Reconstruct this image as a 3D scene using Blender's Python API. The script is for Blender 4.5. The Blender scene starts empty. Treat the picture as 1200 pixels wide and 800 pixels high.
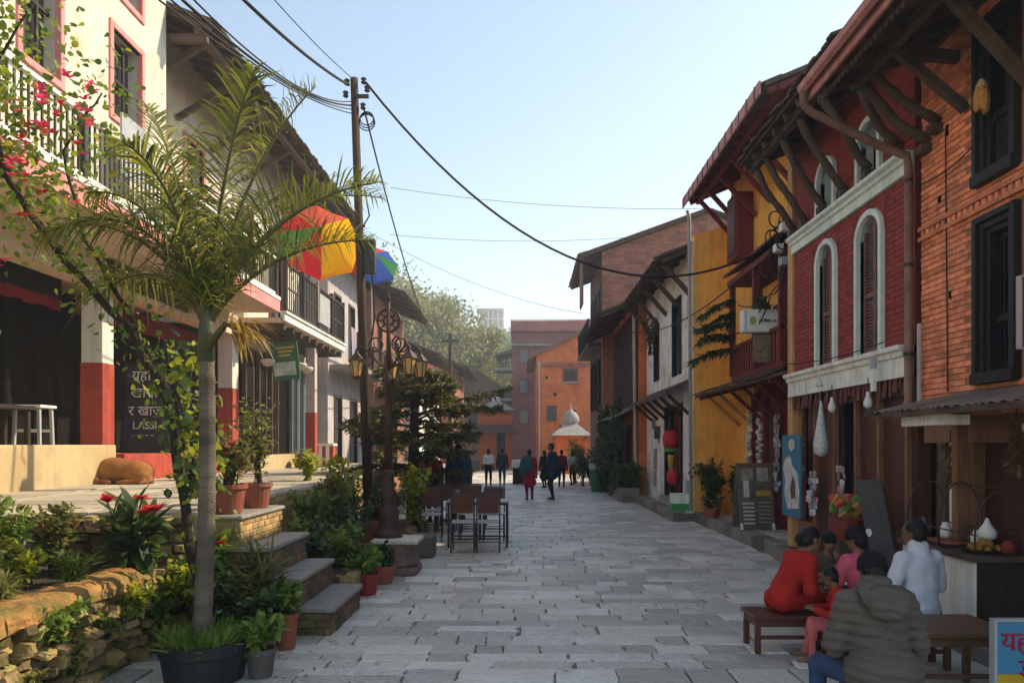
import bpy, math, random
import numpy as np
from mathutils import Vector, Matrix, Quaternion

R = math.radians
rng = random.Random(7)
sc = bpy.context.scene
COL = sc.collection

# ------------------------------------------------------------------ camera
CAM_H = 1.7
cd = bpy.data.cameras.new('camera')
cam = bpy.data.objects.new('camera', cd)
COL.objects.link(cam)
cam.location = (0, 0, CAM_H)
cam.rotation_euler = (R(90), 0, 0)
cd.sensor_width = 36
cd.lens = 27
cd.shift_x = -13 / 1200
cd.shift_y = 121 / 1200
cd.clip_start = 0.1
cd.clip_end = 3000
sc.camera = cam

# ------------------------------------------------------------------ sky, sun, exposure
SUN_AZ, SUN_EL = R(66), R(39)          # clockwise from the street axis, above the horizon
w = bpy.data.worlds.new('World')
sc.world = w
w.use_nodes = True
nt = w.node_tree
nt.nodes.clear()
sky = nt.nodes.new('ShaderNodeTexSky')
sky.sky_type = 'NISHITA'
sky.sun_disc = False
sky.sun_elevation = SUN_EL
sky.sun_rotation = SUN_AZ
sky.altitude = 900
sky.air_density = 1.0
sky.dust_density = 1.0
sky.ozone_density = 0.9
bg = nt.nodes.new('ShaderNodeBackground')
bg.inputs[1].default_value = 0.10
out = nt.nodes.new('ShaderNodeOutputWorld')
nt.links.new(sky.outputs[0], bg.inputs[0])
nt.links.new(bg.outputs[0], out.inputs[0])

sd = bpy.data.lights.new('sun', 'SUN')
sun = bpy.data.objects.new('sun', sd)
COL.objects.link(sun)
sd.energy = 2.15
sd.angle = R(0.5)
sd.color = (1.0, 0.90, 0.76)
to_sun = Vector((math.sin(SUN_AZ) * math.cos(SUN_EL), math.cos(SUN_AZ) * math.cos(SUN_EL), math.sin(SUN_EL)))
sun.rotation_euler = to_sun.to_track_quat('Z', 'Y').to_euler()
sun.location = (20, 20, 30)

sc.view_settings.view_transform = 'Standard'
sc.view_settings.look = 'None'
sc.view_settings.gamma = 1
sc.view_settings.use_curve_mapping = False
sc.view_settings.exposure = 1.70
sc.view_settings.use_white_balance = True          # the camera was balanced for the open shade
sc.view_settings.white_balance_temperature = 7800
sc.view_settings.white_balance_tint = 5
sc.cycles.max_bounces = 8
sc.cycles.diffuse_bounces = 5
sc.cycles.transparent_max_bounces = 6
sc.cycles.volume_bounces = 0
sc.cycles.use_denoising = True

# ------------------------------------------------------------------ helpers
class MB:
    """collects boxes, bars, tubes ... ; build() links them as one mesh object"""
    def __init__(s):
        s.v, s.f, s.m = [], [], []
    def add(s, verts, faces, mi=0):
        o = len(s.v)
        s.v.extend([tuple(p) for p in verts])
        s.f.extend([tuple(i + o for i in f) for f in faces])
        s.m.extend([mi] * len(faces))
        return s
    def box(s, x0, x1, y0, y1, z0, z1, mi=0):
        v = [(x0, y0, z0), (x1, y0, z0), (x1, y1, z0), (x0, y1, z0), (x0, y0, z1), (x1, y0, z1), (x1, y1, z1), (x0, y1, z1)]
        return s.add(v, [(3, 2, 1, 0), (4, 5, 6, 7), (0, 1, 5, 4), (1, 2, 6, 5), (2, 3, 7, 6), (3, 0, 4, 7)], mi)
    def obox(s, c, size, M, mi=0):
        c = Vector(c)
        hx, hy, hz = size[0] / 2, size[1] / 2, size[2] / 2
        v = [c + M @ Vector(p) for p in ((-hx, -hy, -hz), (hx, -hy, -hz), (hx, hy, -hz), (-hx, hy, -hz), (-hx, -hy, hz), (hx, -hy, hz), (hx, hy, hz), (-hx, hy, hz))]
        return s.add(v, [(3, 2, 1, 0), (4, 5, 6, 7), (0, 1, 5, 4), (1, 2, 6, 5), (2, 3, 7, 6), (3, 0, 4, 7)], mi)
    def bar(s, a, b, wd, ht, mi=0, up=(0, 0, 1)):
        a, b = Vector(a), Vector(b)
        d = b - a
        y = d.normalized()
        u = Vector(up)
        if abs(u.dot(y)) > .98:
            u = Vector((1, 0, 0))
        x = y.cross(u).normalized()
        z = x.cross(y)
        M = Matrix((x, y, z)).transposed()
        return s.obox((a + b) / 2, (wd, d.length, ht), M, mi)
    def tube(s, pts, r, n=8, mi=0, cap=True):
        pts = [Vector(p) for p in pts]
        k = len(pts)
        rs = [r] * k if not hasattr(r, '__len__') else r
        V, F = [], []
        t = (pts[1] - pts[0]).normalized()
        u = Vector((0, 0, 1)) if abs(t.z) < .9 else Vector((1, 0, 0))
        x = t.cross(u).normalized()
        for i in range(k):
            if i == 0: t = pts[1] - pts[0]
            elif i == k - 1: t = pts[-1] - pts[-2]
            else: t = pts[i + 1] - pts[i - 1]
            t.normalize()
            x = (x - t * x.dot(t))
            if x.length < 1e-5: x = t.orthogonal()
            x.normalize()
            y = t.cross(x)
            for j in range(n):
                a = 2 * math.pi * j / n
                V.append(pts[i] + (x * math.cos(a) + y * math.sin(a)) * rs[i])
        for i in range(k - 1):
            for j in range(n):
                F.append((i * n + j, i * n + (j + 1) % n, (i + 1) * n + (j + 1) % n, (i + 1) * n + j))
        if cap:
            F.append(tuple(range(n - 1, -1, -1)))
            F.append(tuple((k - 1) * n + j for j in range(n)))
        return s.add(V, F, mi)
    def lathe(s, prof, c=(0, 0, 0), n=16, mi=0, cap=True):
        V, F = [], []
        for r, z in prof:
            for j in range(n):
                a = 2 * math.pi * j / n
                V.append((c[0] + r * math.cos(a), c[1] + r * math.sin(a), c[2] + z))
        k = len(prof)
        for i in range(k - 1):
            for j in range(n):
                F.append((i * n + j, i * n + (j + 1) % n, (i + 1) * n + (j + 1) % n, (i + 1) * n + j))
        if cap:
            F.append(tuple(range(n - 1, -1, -1)))
            F.append(tuple((k - 1) * n + j for j in range(n)))
        return s.add(V, F, mi)
    def prism(s, poly, axis, a, b, mi=0):
        """poly: 2-D points; axis 'x': (y,z), 'y': (x,z), 'z': (x,y)"""
        def P(p, t):
            return (t, p[0], p[1]) if axis == 'x' else (p[0], t, p[1]) if axis == 'y' else (p[0], p[1], t)
        n = len(poly)
        V = [P(p, a) for p in poly] + [P(p, b) for p in poly]
        F = [tuple(range(n - 1, -1, -1)), tuple(range(n, 2 * n))]
        F += [(i, (i + 1) % n, n + (i + 1) % n, n + i) for i in range(n)]
        return s.add(V, F, mi)
    def wall(s, axis, a, b, u0, u1, z0, z1, holes, mi=0):
        """a wall slab with rectangular holes (u0,u1,z0,z1); axis 'x': thickness a..b in x, u along y"""
        us = sorted({u0, u1, *[h[0] for h in holes], *[h[1] for h in holes]})
        zs = sorted({z0, z1, *[h[2] for h in holes], *[h[3] for h in holes]})
        us = [u for u in us if u0 <= u <= u1]
        zs = [z for z in zs if z0 <= z <= z1]
        for i in range(len(us) - 1):
            for j in range(len(zs) - 1):
                cu, cz = (us[i] + us[i + 1]) / 2, (zs[j] + zs[j + 1]) / 2
                if any(h[0] < cu < h[1] and h[2] < cz < h[3] for h in holes): continue
                if axis == 'x': s.box(a, b, us[i], us[i + 1], zs[j], zs[j + 1], mi)
                else: s.box(us[i], us[i + 1], a, b, zs[j], zs[j + 1], mi)
        return s
    def build(s, name, mats, parent=None, smooth=False, bevel=0, seg=1):
        me = bpy.data.meshes.new(name)
        me.from_pydata(s.v, [], s.f)
        if not isinstance(mats, (list, tuple)): mats = [mats]
        for m in mats: me.materials.append(m)
        if len(mats) > 1: me.polygons.foreach_set('material_index', s.m)
        if smooth:
            me.polygons.foreach_set('use_smooth', [True] * len(me.polygons))
        me.update()
        o = link(name, me, parent)
        if bevel:
            md = o.modifiers.new('bevel', 'BEVEL')
            md.width = bevel; md.segments = seg; md.limit_method = 'ANGLE'; md.angle_limit = R(40)
        return o

def link(name, me, parent=None):
    o = bpy.data.objects.new(name, me)
    COL.objects.link(o)
    if parent is not None:
        o.parent = parent
        o.matrix_parent_inverse = WORLD.get(parent.name, Matrix.Identity(4)).inverted()
    return o
WORLD = {}          # world matrices of Empties, known at build time

def thing(name, label, cat, loc=(0, 0, 0), rz=0.0, group=None, local=False):
    """an Empty at the base of a thing.  local=True: its parts are built round the origin"""
    o = bpy.data.objects.new(name, None)
    o.empty_display_size = .1
    COL.objects.link(o)
    o.location = loc
    o.rotation_euler = (0, 0, rz)
    if not local:
        WORLD[o.name] = Matrix.Translation(loc) @ Matrix.Rotation(rz, 4, 'Z')
    return tag(o, label, cat, group)

def tag(o, label=None, cat=None, group=None, kind=None):
    if label: o['label'] = label
    if cat: o['category'] = cat
    if group: o['group'] = group
    if kind: o['kind'] = kind
    return o

def dup(root, loc, rz, label=None):
    r = root.copy(); COL.objects.link(r)
    r.location = loc; r.rotation_euler = (0, 0, rz)
    if label: r['label'] = label
    for ch in list(root.children):
        c = ch.copy(); COL.objects.link(c); c.parent = r
        for g in list(ch.children):
            d = g.copy(); COL.objects.link(d); d.parent = c
    return r

def text(name, body, mat_, parent, loc, rot, size, ext=.002, align='LEFT'):
    cu = bpy.data.curves.new(name, 'FONT')
    cu.body = body; cu.size = size; cu.extrude = ext; cu.align_x = align
    tmp = bpy.data.objects.new(name, cu)
    COL.objects.link(tmp)
    bpy.context.view_layer.update()
    me = bpy.data.meshes.new_from_object(tmp.evaluated_get(bpy.context.evaluated_depsgraph_get()))
    bpy.data.objects.remove(tmp); bpy.data.curves.remove(cu)
    me.materials.clear(); me.materials.append(mat_)
    o = link(name, me, parent)
    o.location = loc; o.rotation_euler = rot
    return o
FACE_CAM = (R(90), 0, 0)               # text facing the camera side (-Y)
FACE_LEFT = (R(90), 0, R(-90))         # text on a wall that faces -X
FACE_RIGHT = (R(90), 0, R(90))         # text on a wall that faces +X

# ------------------------------------------------------------------ materials
MATS = {}
def mat(name, col, rough=.8, var=.25, scale=5, bump=.25, bscale=60, spec=.3, metal=0, stretch=(1, 1, 1),
        col2=None, mix2=.5, scale2=1.5, rnd=0.0, island=False, emit=0, streak=0, dist=.01):
    """noise-varied principled material; col2: a second colour in patches; rnd: brightness change from piece to piece"""
    if name in MATS: return MATS[name]
    m = bpy.data.materials.new(name); m.use_nodes = True
    n, l = m.node_tree.nodes, m.node_tree.links
    b = n['Principled BSDF']
    b.inputs['Roughness'].default_value = rough
    b.inputs['Specular IOR Level'].default_value = spec
    b.inputs['Metallic'].default_value = metal
    geo = n.new('ShaderNodeNewGeometry')
    mp = n.new('ShaderNodeMapping'); mp.inputs['Scale'].default_value = stretch
    l.new(geo.outputs['Position'], mp.inputs[0])
    no = n.new('ShaderNodeTexNoise'); no.inputs['Scale'].default_value = scale; no.inputs['Detail'].default_value = 6; no.inputs['Roughness'].default_value = .65
    l.new(mp.outputs[0], no.inputs['Vector'])
    mr = n.new('ShaderNodeMapRange'); mr.inputs[1].default_value = .3; mr.inputs[2].default_value = .7
    mr.inputs[3].default_value = 1 - var; mr.inputs[4].default_value = 1 + var
    l.new(no.outputs[0], mr.inputs[0])
    base = n.new('ShaderNodeRGB'); base.outputs[0].default_value = (*col, 1)
    cur = base.outputs[0]
    if col2:
        n2 = n.new('ShaderNodeTexNoise'); n2.inputs['Scale'].default_value = scale2; n2.inputs['Detail'].default_value = 5; n2.inputs['Roughness'].default_value = .7
        l.new(mp.outputs[0], n2.inputs['Vector'])
        r2 = n.new('ShaderNodeMapRange'); r2.inputs[1].default_value = .62 - .3 * mix2; r2.inputs[2].default_value = .80 - .3 * mix2
        l.new(n2.outputs[0], r2.inputs[0])
        mx = n.new('ShaderNodeMix'); mx.data_type = 'RGBA'
        l.new(r2.outputs[0], mx.inputs[0]); l.new(cur, mx.inputs[6]); mx.inputs[7].default_value = (*col2, 1)
        cur = mx.outputs[2]
    val = mr.outputs[0]
    if rnd:
        oi = n.new('ShaderNodeObjectInfo')
        src = oi.outputs['Random']
        if island:
            ad = n.new('ShaderNodeMath'); ad.operation = 'ADD'; l.new(src, ad.inputs[0]); l.new(geo.outputs['Random Per Island'], ad.inputs[1])
            fr = n.new('ShaderNodeMath'); fr.operation = 'FRACT'; l.new(ad.outputs[0], fr.inputs[0]); src = fr.outputs[0]
        rr = n.new('ShaderNodeMapRange'); rr.inputs[3].default_value = 1 - rnd; rr.inputs[4].default_value = 1 + rnd
        l.new(src, rr.inputs[0])
        mu = n.new('ShaderNodeMath'); mu.operation = 'MULTIPLY'; l.new(val, mu.inputs[0]); l.new(rr.outputs[0], mu.inputs[1]); val = mu.outputs[0]
    if streak:
        ms = n.new('ShaderNodeMapping'); ms.inputs['Scale'].default_value = (9, 9, .7); l.new(geo.outputs['Position'], ms.inputs[0])
        ns = n.new('ShaderNodeTexNoise'); ns.inputs['Scale'].default_value = 1; ns.inputs['Detail'].default_value = 5; l.new(ms.outputs[0], ns.inputs['Vector'])
        rs = n.new('ShaderNodeMapRange'); rs.inputs[1].default_value = .45; rs.inputs[2].default_value = .75; rs.inputs[3].default_value = 1; rs.inputs[4].default_value = 1 - streak
        l.new(ns.outputs[0], rs.inputs[0])
        mu = n.new('ShaderNodeMath'); mu.operation = 'MULTIPLY'; l.new(val, mu.inputs[0]); l.new(rs.outputs[0], mu.inputs[1]); val = mu.outputs[0]
    hs = n.new('ShaderNodeHueSaturation'); l.new(cur, hs.inputs['Color']); l.new(val, hs.inputs['Value'])
    l.new(hs.outputs[0], b.inputs['Base Color'])
    if bump:
        nb = n.new('ShaderNodeTexNoise'); nb.inputs['Scale'].default_value = bscale; nb.inputs['Detail'].default_value = 4
        l.new(mp.outputs[0], nb.inputs['Vector'])
        bu = n.new('ShaderNodeBump'); bu.inputs['Strength'].default_value = bump; bu.inputs['Distance'].default_value = dist
        l.new(nb.outputs[0], bu.inputs['Height']); l.new(bu.outputs[0], b.inputs['Normal'])
    if emit:
        l.new(hs.outputs[0], b.inputs['Emission Color']); b.inputs['Emission Strength'].default_value = emit
    MATS[name] = m
    return m

def leafmat(name, c1, c2, trans=.35, rough=.5, spec=.3):
    """leaf: colour from leaf to leaf between c1 and c2, some light through it"""
    if name in MATS: return MATS[name]
    m = bpy.data.materials.new(name); m.use_nodes = True
    n, l = m.node_tree.nodes, m.node_tree.links
    b = n['Principled BSDF']; b.inputs['Roughness'].default_value = rough; b.inputs['Specular IOR Level'].default_value = spec
    geo = n.new('ShaderNodeNewGeometry')
    mx = n.new('ShaderNodeMix'); mx.data_type = 'RGBA'
    l.new(geo.outputs['Random Per Island'], mx.inputs[0])
    mx.inputs[6].default_value = (*c1, 1); mx.inputs[7].default_value = (*c2, 1)
    l.new(mx.outputs[2], b.inputs['Base Color'])
    tr = n.new('ShaderNodeBsdfTranslucent')
    hs = n.new('ShaderNodeHueSaturation'); hs.inputs['Value'].default_value = 1.5; hs.inputs['Hue'].default_value = .485
    l.new(mx.outputs[2], hs.inputs['Color']); l.new(hs.outputs[0], tr.inputs[0])
    sh = n.new('ShaderNodeMixShader'); sh.inputs[0].default_value = trans
    l.new(b.outputs[0], sh.inputs[1]); l.new(tr.outputs[0], sh.inputs[2])
    l.new(sh.outputs[0], n['Material Output'].inputs[0])
    MATS[name] = m
    return m

def flagmat(name, dark, light, brown, rough=.5):
    """split slate: streaked along its bedding, each slab its own grey"""
    m = bpy.data.materials.new(name); m.use_nodes = True
    n, l = m.node_tree.nodes, m.node_tree.links
    b = n['Principled BSDF']
    geo = n.new('ShaderNodeNewGeometry'); oi = n.new('ShaderNodeObjectInfo')
    ad = n.new('ShaderNodeMath'); ad.operation = 'ADD'; l.new(oi.outputs['Random'], ad.inputs[0]); l.new(geo.outputs['Random Per Island'], ad.inputs[1])
    fr = n.new('ShaderNodeMath'); fr.operation = 'FRACT'; l.new(ad.outputs[0], fr.inputs[0])
    # per-slab turn of the streak direction
    an = n.new('ShaderNodeMath'); an.operation = 'MULTIPLY'; an.inputs[1].default_value = 17.0; l.new(fr.outputs[0], an.inputs[0])
    vr = n.new('ShaderNodeVectorRotate'); vr.rotation_type = 'Z_AXIS'; l.new(geo.outputs['Position'], vr.inputs['Vector']); l.new(an.outputs[0], vr.inputs['Angle'])
    mp = n.new('ShaderNodeMapping'); mp.inputs['Scale'].default_value = (5, 34, 5); l.new(vr.outputs[0], mp.inputs[0])
    st = n.new('ShaderNodeTexNoise'); st.inputs['Scale'].default_value = 1.3; st.inputs['Detail'].default_value = 7; st.inputs['Roughness'].default_value = .7; st.inputs['Distortion'].default_value = 1.1
    l.new(mp.outputs[0], st.inputs['Vector'])
    # offset the streak level by slab so some slabs are pale and some dark
    m1 = n.new('ShaderNodeMath'); m1.operation = 'MULTIPLY_ADD'; m1.inputs[1].default_value = .38; m1.inputs[2].default_value = -.15; l.new(fr.outputs[0], m1.inputs[0])
    m2 = n.new('ShaderNodeMath'); m2.operation = 'ADD'; l.new(st.outputs[0], m2.inputs[0]); l.new(m1.outputs[0], m2.inputs[1])
    cr = n.new('ShaderNodeValToRGB'); l.new(m2.outputs[0], cr.inputs[0])
    e = cr.color_ramp.elements
    e[0].position = .22; e[0].color = (*dark, 1); e[1].position = .78; e[1].color = (*light, 1)
    x = e.new(.52); x.color = tuple((dark[i] * .5 + light[i] * .5) * .95 for i in range(3)) + (1,)
    # brown dirt in large patches and along joints
    nb = n.new('ShaderNodeTexNoise'); nb.inputs['Scale'].default_value = .8; nb.inputs['Detail'].default_value = 6; l.new(geo.outputs['Position'], nb.inputs['Vector'])
    r2 = n.new('ShaderNodeMapRange'); r2.inputs[1].default_value = .42; r2.inputs[2].default_value = .72; r2.inputs[4].default_value = .75; l.new(nb.outputs[0], r2.inputs[0])
    mx = n.new('ShaderNodeMix'); mx.data_type = 'RGBA'; l.new(r2.outputs[0], mx.inputs[0]); l.new(cr.outputs[0], mx.inputs[6]); mx.inputs[7].default_value = (*brown, 1)
    l.new(mx.outputs[2], b.inputs['Base Color'])
    rr = n.new('ShaderNodeMapRange'); rr.inputs[1].default_value = .3; rr.inputs[2].default_value = .8; rr.inputs[3].default_value = rough - .14; rr.inputs[4].default_value = rough + .2
    l.new(nb.outputs[0], rr.inputs[0]); l.new(rr.outputs[0], b.inputs['Roughness'])
    b.inputs['Specular IOR Level'].default_value = .5
    n3 = n.new('ShaderNodeTexNoise'); n3.inputs['Scale'].default_value = 14; n3.inputs['Detail'].default_value = 6; l.new(geo.outputs['Position'], n3.inputs['Vector'])
    m3 = n.new('ShaderNodeMath'); m3.operation = 'ADD'; l.new(st.outputs[0], m3.inputs[0]); l.new(n3.outputs[0], m3.inputs[1])
    bu = n.new('ShaderNodeBump'); bu.inputs['Strength'].default_value = .7; bu.inputs['Distance'].default_value = .02
    l.new(m3.outputs[0], bu.inputs['Height']); l.new(bu.outputs[0], b.inputs['Normal'])
    MATS[name] = m
    return m

flag = flagmat('flagstone_slate', (.24, .22, .19), (.92, .87, .78), (.58, .50, .41), .38)
tread_m = flagmat('tread_slate', (.10, .095, .09), (.42, .40, .37), (.24, .20, .16), .45)
terr_m = flagmat('terrace_stone', (.24, .20, .15), (.62, .54, .42), (.42, .34, .23), .75)
joint = mat('joint_dirt', (.22, .19, .155), .95, .3, 6, .4, 50)
soil = mat('soil', (.06, .045, .03), 1, .4, 10, .8, 40, dist=.03)
earth = mat('earth', (.16, .13, .10), .95, .3, 3, .5, 30)
brick_o = mat('brick_orange', (.82, .275, .15), .9, .3, 9, .5, 90, rnd=.28, island=True, col2=(.64, .235, .14), mix2=.55, scale2=2.2)
brick_far = mat('brick_orange_far', (.66, .17, .05), .9, .25, 1.2, .3, 8, col2=(.48, .115, .045), mix2=.4, scale2=.8)
brick_m = mat('brick_maroon_paint', (.30, .046, .038), .75, .2, 6, .35, 80, rnd=.12, island=True, streak=.25)
brick_d = mat('brick_dull', (.36, .14, .095), .95, .3, 3, .5, 30, rnd=.25, island=True, col2=(.20, .085, .065), mix2=.5)
mortar = mat('mortar', (.36, .16, .10), .95, .3, 8, .4, 80)
mortar_m = mat('mortar_maroon', (.20, .036, .032), .9, .2, 8, .3, 80)
trim_w = mat('trim_white', (.80, .80, .75), .7, .12, 4, .15, 50, streak=.30, col2=(.45, .44, .38), mix2=.2)
trim_g = mat('trim_pale_green', (.70, .80, .75), .7, .12, 4, .15, 50, streak=.25)
wood_d = mat('wood_dark', (.030, .021, .017), .7, .35, 3, .35, 25, stretch=(6, 6, 1))
wood_dh = mat('wood_dark_beam', (.085, .055, .042), .75, .4, 4, .45, 30)
wood_b = mat('wood_black', (.012, .012, .015), .6, .35, 5, .25, 40)
wood_r = mat('wood_red_brown', (.085, .026, .020), .6, .3, 4, .25, 30, stretch=(5, 5, 1), rnd=.3)
wood_br = mat('wood_brown', (.22, .10, .055), .6, .3, 4, .25, 30, stretch=(5, 5, 1))
wood_red = mat('wood_oxblood', (.15, .020, .020), .65, .25, 5, .2, 40)
wood_y = mat('wood_ochre', (.48, .24, .07), .8, .25, 4, .3, 50, streak=.3)
pink_f = mat('fascia_pink', (.50, .22, .20), .7, .25, 4, .2, 40, streak=.3)
iron = mat('iron_black', (.015, .014, .014), .5, .3, 8, .15, 60, spec=.5)
iron_b = mat('iron_rust_brown', (.055, .025, .017), .6, .3, 8, .25, 60, spec=.4)
pipe_g = mat('pipe_grey', (.45, .41, .38), .5, .2, 4, .15, 40, streak=.3)
pipe_br = mat('pipe_rusty', (.24, .13, .10), .6, .3, 5, .2, 40, streak=.4)
tin = mat('sheet_tin', (.26, .22, .20), .55, .35, 3, .25, 30, metal=.4, col2=(.12, .06, .035), mix2=.5)
cream = mat('wall_cream', (.62, .57, .48), .9, .10, 2, .2, 60, streak=.22, col2=(.55, .47, .35), mix2=.3)
cream_s = mat('soffit_cream', (.66, .52, .40), .9, .12, 2, .15, 40)
pinkp = mat('wall_pink', (.75, .27, .26), .85, .12, 3, .2, 50, streak=.2)
redp = mat('paint_red_dado', (.42, .06, .04), .85, .25, 4, .3, 50, streak=.35, col2=(.30, .075, .055), mix2=.45, scale2=6)
plinth_y = mat('plinth_ochre', (.52, .40, .23), .95, .2, 3, .4, 60, streak=.15, col2=(.42, .30, .16), mix2=.4)
yellow = mat('wall_yellow', (.93, .46, .10), .9, .12, 2, .2, 50, streak=.22, col2=(.78, .36, .08), mix2=.35)
whitew = mat('wall_limewash', (.86, .80, .74), .92, .15, 2.5, .35, 40, streak=.35, col2=(.48, .42, .38), mix2=.35)
maroon_far = mat('wall_maroon', (.24, .07, .06), .9, .15, 1, .2, 10)
stone_w = mat('stone_rubble', (.27, .175, .09), .95, .35, 9, .7, 40, rnd=.6, col2=(.19, .17, .05), mix2=.6, scale2=5, dist=.02)
coping = mat('coping_ochre', (.36, .18, .06), .95, .35, 6, .7, 40, col2=(.12, .10, .03), mix2=.6, scale2=4, dist=.02)
stepside = mat('step_brick', (.14, .085, .055), .95, .35, 7, .6, 40, rnd=.35, col2=(.10, .11, .04), mix2=.45, scale2=4)
stepside_l = mat('step_brick_ochre', (.42, .27, .13), .95, .3, 7, .6, 40, rnd=.25, col2=(.24, .20, .08), mix2=.4, scale2=4)
terracotta = mat('terracotta', (.30, .085, .05), .8, .2, 6, .25, 50, rnd=.2, col2=(.22, .11, .08), mix2=.35)
pot_red = mat('pot_red', (.26, .02, .03), .5, .15, 5, .1, 40)
pot_black = mat('pot_black', (.018, .020, .022), .6, .3, 6, .2, 40)
concrete = mat('concrete', (.30, .28, .26), .95, .2, 3, .35, 60, streak=.2)
white_p = mat('white_paint', (.75, .75, .73), .6, .06, 5, .08, 40)
grey_p = mat('grey_paint', (.35, .36, .38), .7, .15, 5, .1, 40)
black_g = mat('dark_interior', (.008, .007, .008), 1, .2, 5, 0, spec=.04)  # near-black: the shade inside rooms, doorways and holes sits in the colour
shop_d = mat('shop_shaded_wood', (.013, .010, .009), .95, .4, 4, .2, 30, spec=.06)  # wood darkened so that the shop's deep shade is in the colour
chalk = mat('chalkboard', (.028, .028, .030), .8, .35, 5, .1, 40, streak=.2)
chalk_w = mat('chalk_white', (.60, .58, .55), .95, .35, 30, 0)
glass_d = mat('window_glass_dark', (.02, .024, .03), .15, .1, 3, 0, spec=.6)
cable_m = mat('cable', (.018, .018, .02), .7, .1, 5, 0)
wire_l = mat('wire_pale', (.25, .27, .30), .6, .1, 5, 0)
# ------------------------------------------------------------------ ground
def ground_z(x, y):
    """the hill behind the town"""
    t = max(0.0, (y - 72) / 190)
    side = 1 / (1 + math.exp((x - 22) / 14))
    h = 38 * (1 - math.exp(-1.7 * t)) * side
    n = 3.2 * math.sin(x * .05 + 1) * math.sin(y * .033) + 1.8 * math.sin(x * .11 + y * .07)
    return h + n * min(1, t * 3) * side

gm = MB()
xs = [-600, -300, -180] + [-140 + 7 * i for i in range(41)] + [180, 300, 600]
ys = [-60, 0, 40, 70] + [74 + 7 * i for i in range(34)] + [340, 420, 600, 1200]
V = [(x, y, ground_z(x, y) - .06) for y in ys for x in xs]
nx = len(xs)
F = [(j * nx + i, j * nx + i + 1, (j + 1) * nx + i + 1, (j + 1) * nx + i) for j in range(len(ys) - 1) for i in range(nx - 1)]
gm.add(V, F)
hill_m = mat('hill_ground', (.07, .075, .04), 1, .4, .15, 0, col2=(.13, .11, .07), mix2=.4, scale2=.05)
o = gm.build('ground', hill_m, smooth=True)
tag(o, kind='structure')

# ------------------------------------------------------------------ street of slate flags
st = MB().box(-2.98, 4.7, -4, 70, -.05, -.018).build('street', joint)
tag(st, kind='structure')

def slab_mesh(name, i, m):
    """a unit slab (1 x 1 x 1) with wandering edges and a worn rim"""
    r = random.Random(100 + i)
    pts = []
    for (ax, ay), (bx, by) in (((-.5, -.5), (.5, -.5)), ((.5, -.5), (.5, .5)), ((.5, .5), (-.5, .5)), ((-.5, .5), (-.5, -.5))):
        for t in (0, .34, .68):
            k = .036
            pts.append((ax + (bx - ax) * t + r.uniform(-k, k), ay + (by - ay) * t + r.uniform(-k, k)))
    n = len(pts)
    low = [(x, y, 0) for x, y in pts]
    mid = [(x, y, .78) for x, y in pts]
    top = [(x * .955, y * .94, 1 + r.uniform(-.08, .08)) for x, y in pts]
    me = bpy.data.meshes.new(name)
    F = []
    for a in (0, 1):
        F += [(a * n + j, a * n + (j + 1) % n, (a + 1) * n + (j + 1) % n, (a + 1) * n + j) for j in range(n)]
    F.append(tuple(range(2 * n, 3 * n)))
    me.from_pydata(low + mid + top, [], F)
    me.materials.append(m)
    return me

def lay_slabs(parent, part_name, rest_name, slabs, meshes, limit=300):
    """slabs: (x, y, z, w, d, h, rot, tiltx, tilty); the nearest ones become parts, the rest one mesh"""
    slabs = sorted(slabs, key=lambda s: s[9])
    for s in slabs[:limit]:
        o = link(part_name, rng.choice(meshes), parent)
        o.location = s[0:3]; o.scale = s[3:6]; o.rotation_euler = (s[7], s[8], s[6])
    if len(slabs) > limit:
        mb = MB()
        for s in slabs[limit:]:
            me = rng.choice(meshes)
            M = Matrix.LocRotScale(Vector(s[0:3]), Quaternion((0, 0, 1), s[6]), Vector(s[3:6]))
            mb.add([M @ v.co for v in me.vertices], [tuple(p.vertices) for p in me.polygons])
        o = mb.build(rest_name, meshes[0].materials[0], parent)
        tag(o, kind='stuff')

flag_meshes = [slab_mesh('flagstone_mesh', i, flag) for i in range(9)]
def seen_key(x, y, z=0.0):
    """slabs in the picture first, the near ones before the far ones"""
    u = 613 + 900 * x / max(y, .5)
    v = 521 + 900 * (1.7 - z) / max(y, .5)
    return (0 if (-20 < u < 1215 and v < 812) else 500) + y
slabs = []
y = 3.6
row = 0
while y < 46:
    d = rng.uniform(.20, .38) if y < 26 else rng.uniform(.4, .6)
    x = -2.9 + rng.uniform(-.3, 0)
    while x < 4.5:
        wd = rng.choice((.24, .30, .36, .42, .50, .60, .74)) * rng.uniform(.88, 1.12) * (1 if y < 26 else 1.3)
        if x + wd > 4.55: wd = 4.55 - x
        if wd > .12:
            if rng.random() < .17 and d > .32 and y < 22:          # two thin slabs instead of one
                k = rng.uniform(.4, .6)
                parts = ((y, d * k), (y + d * k, d * (1 - k)))
            else:
                parts = ((y, d),)
            for (yy, dd) in parts:
                g = rng.uniform(.003, .011)
                slabs.append((x + wd / 2, yy + dd / 2, -.022, wd - g, dd - g, .022 + rng.uniform(-.004, .007),
                              rng.uniform(-.014, .014), rng.uniform(-.008, .008), rng.uniform(-.008, .008), seen_key(x + wd / 2, yy)))
        x += wd
    y += d
    row += 1
lay_slabs(st, 'flagstone', 'far_flagstones', slabs, flag_meshes)

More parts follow.
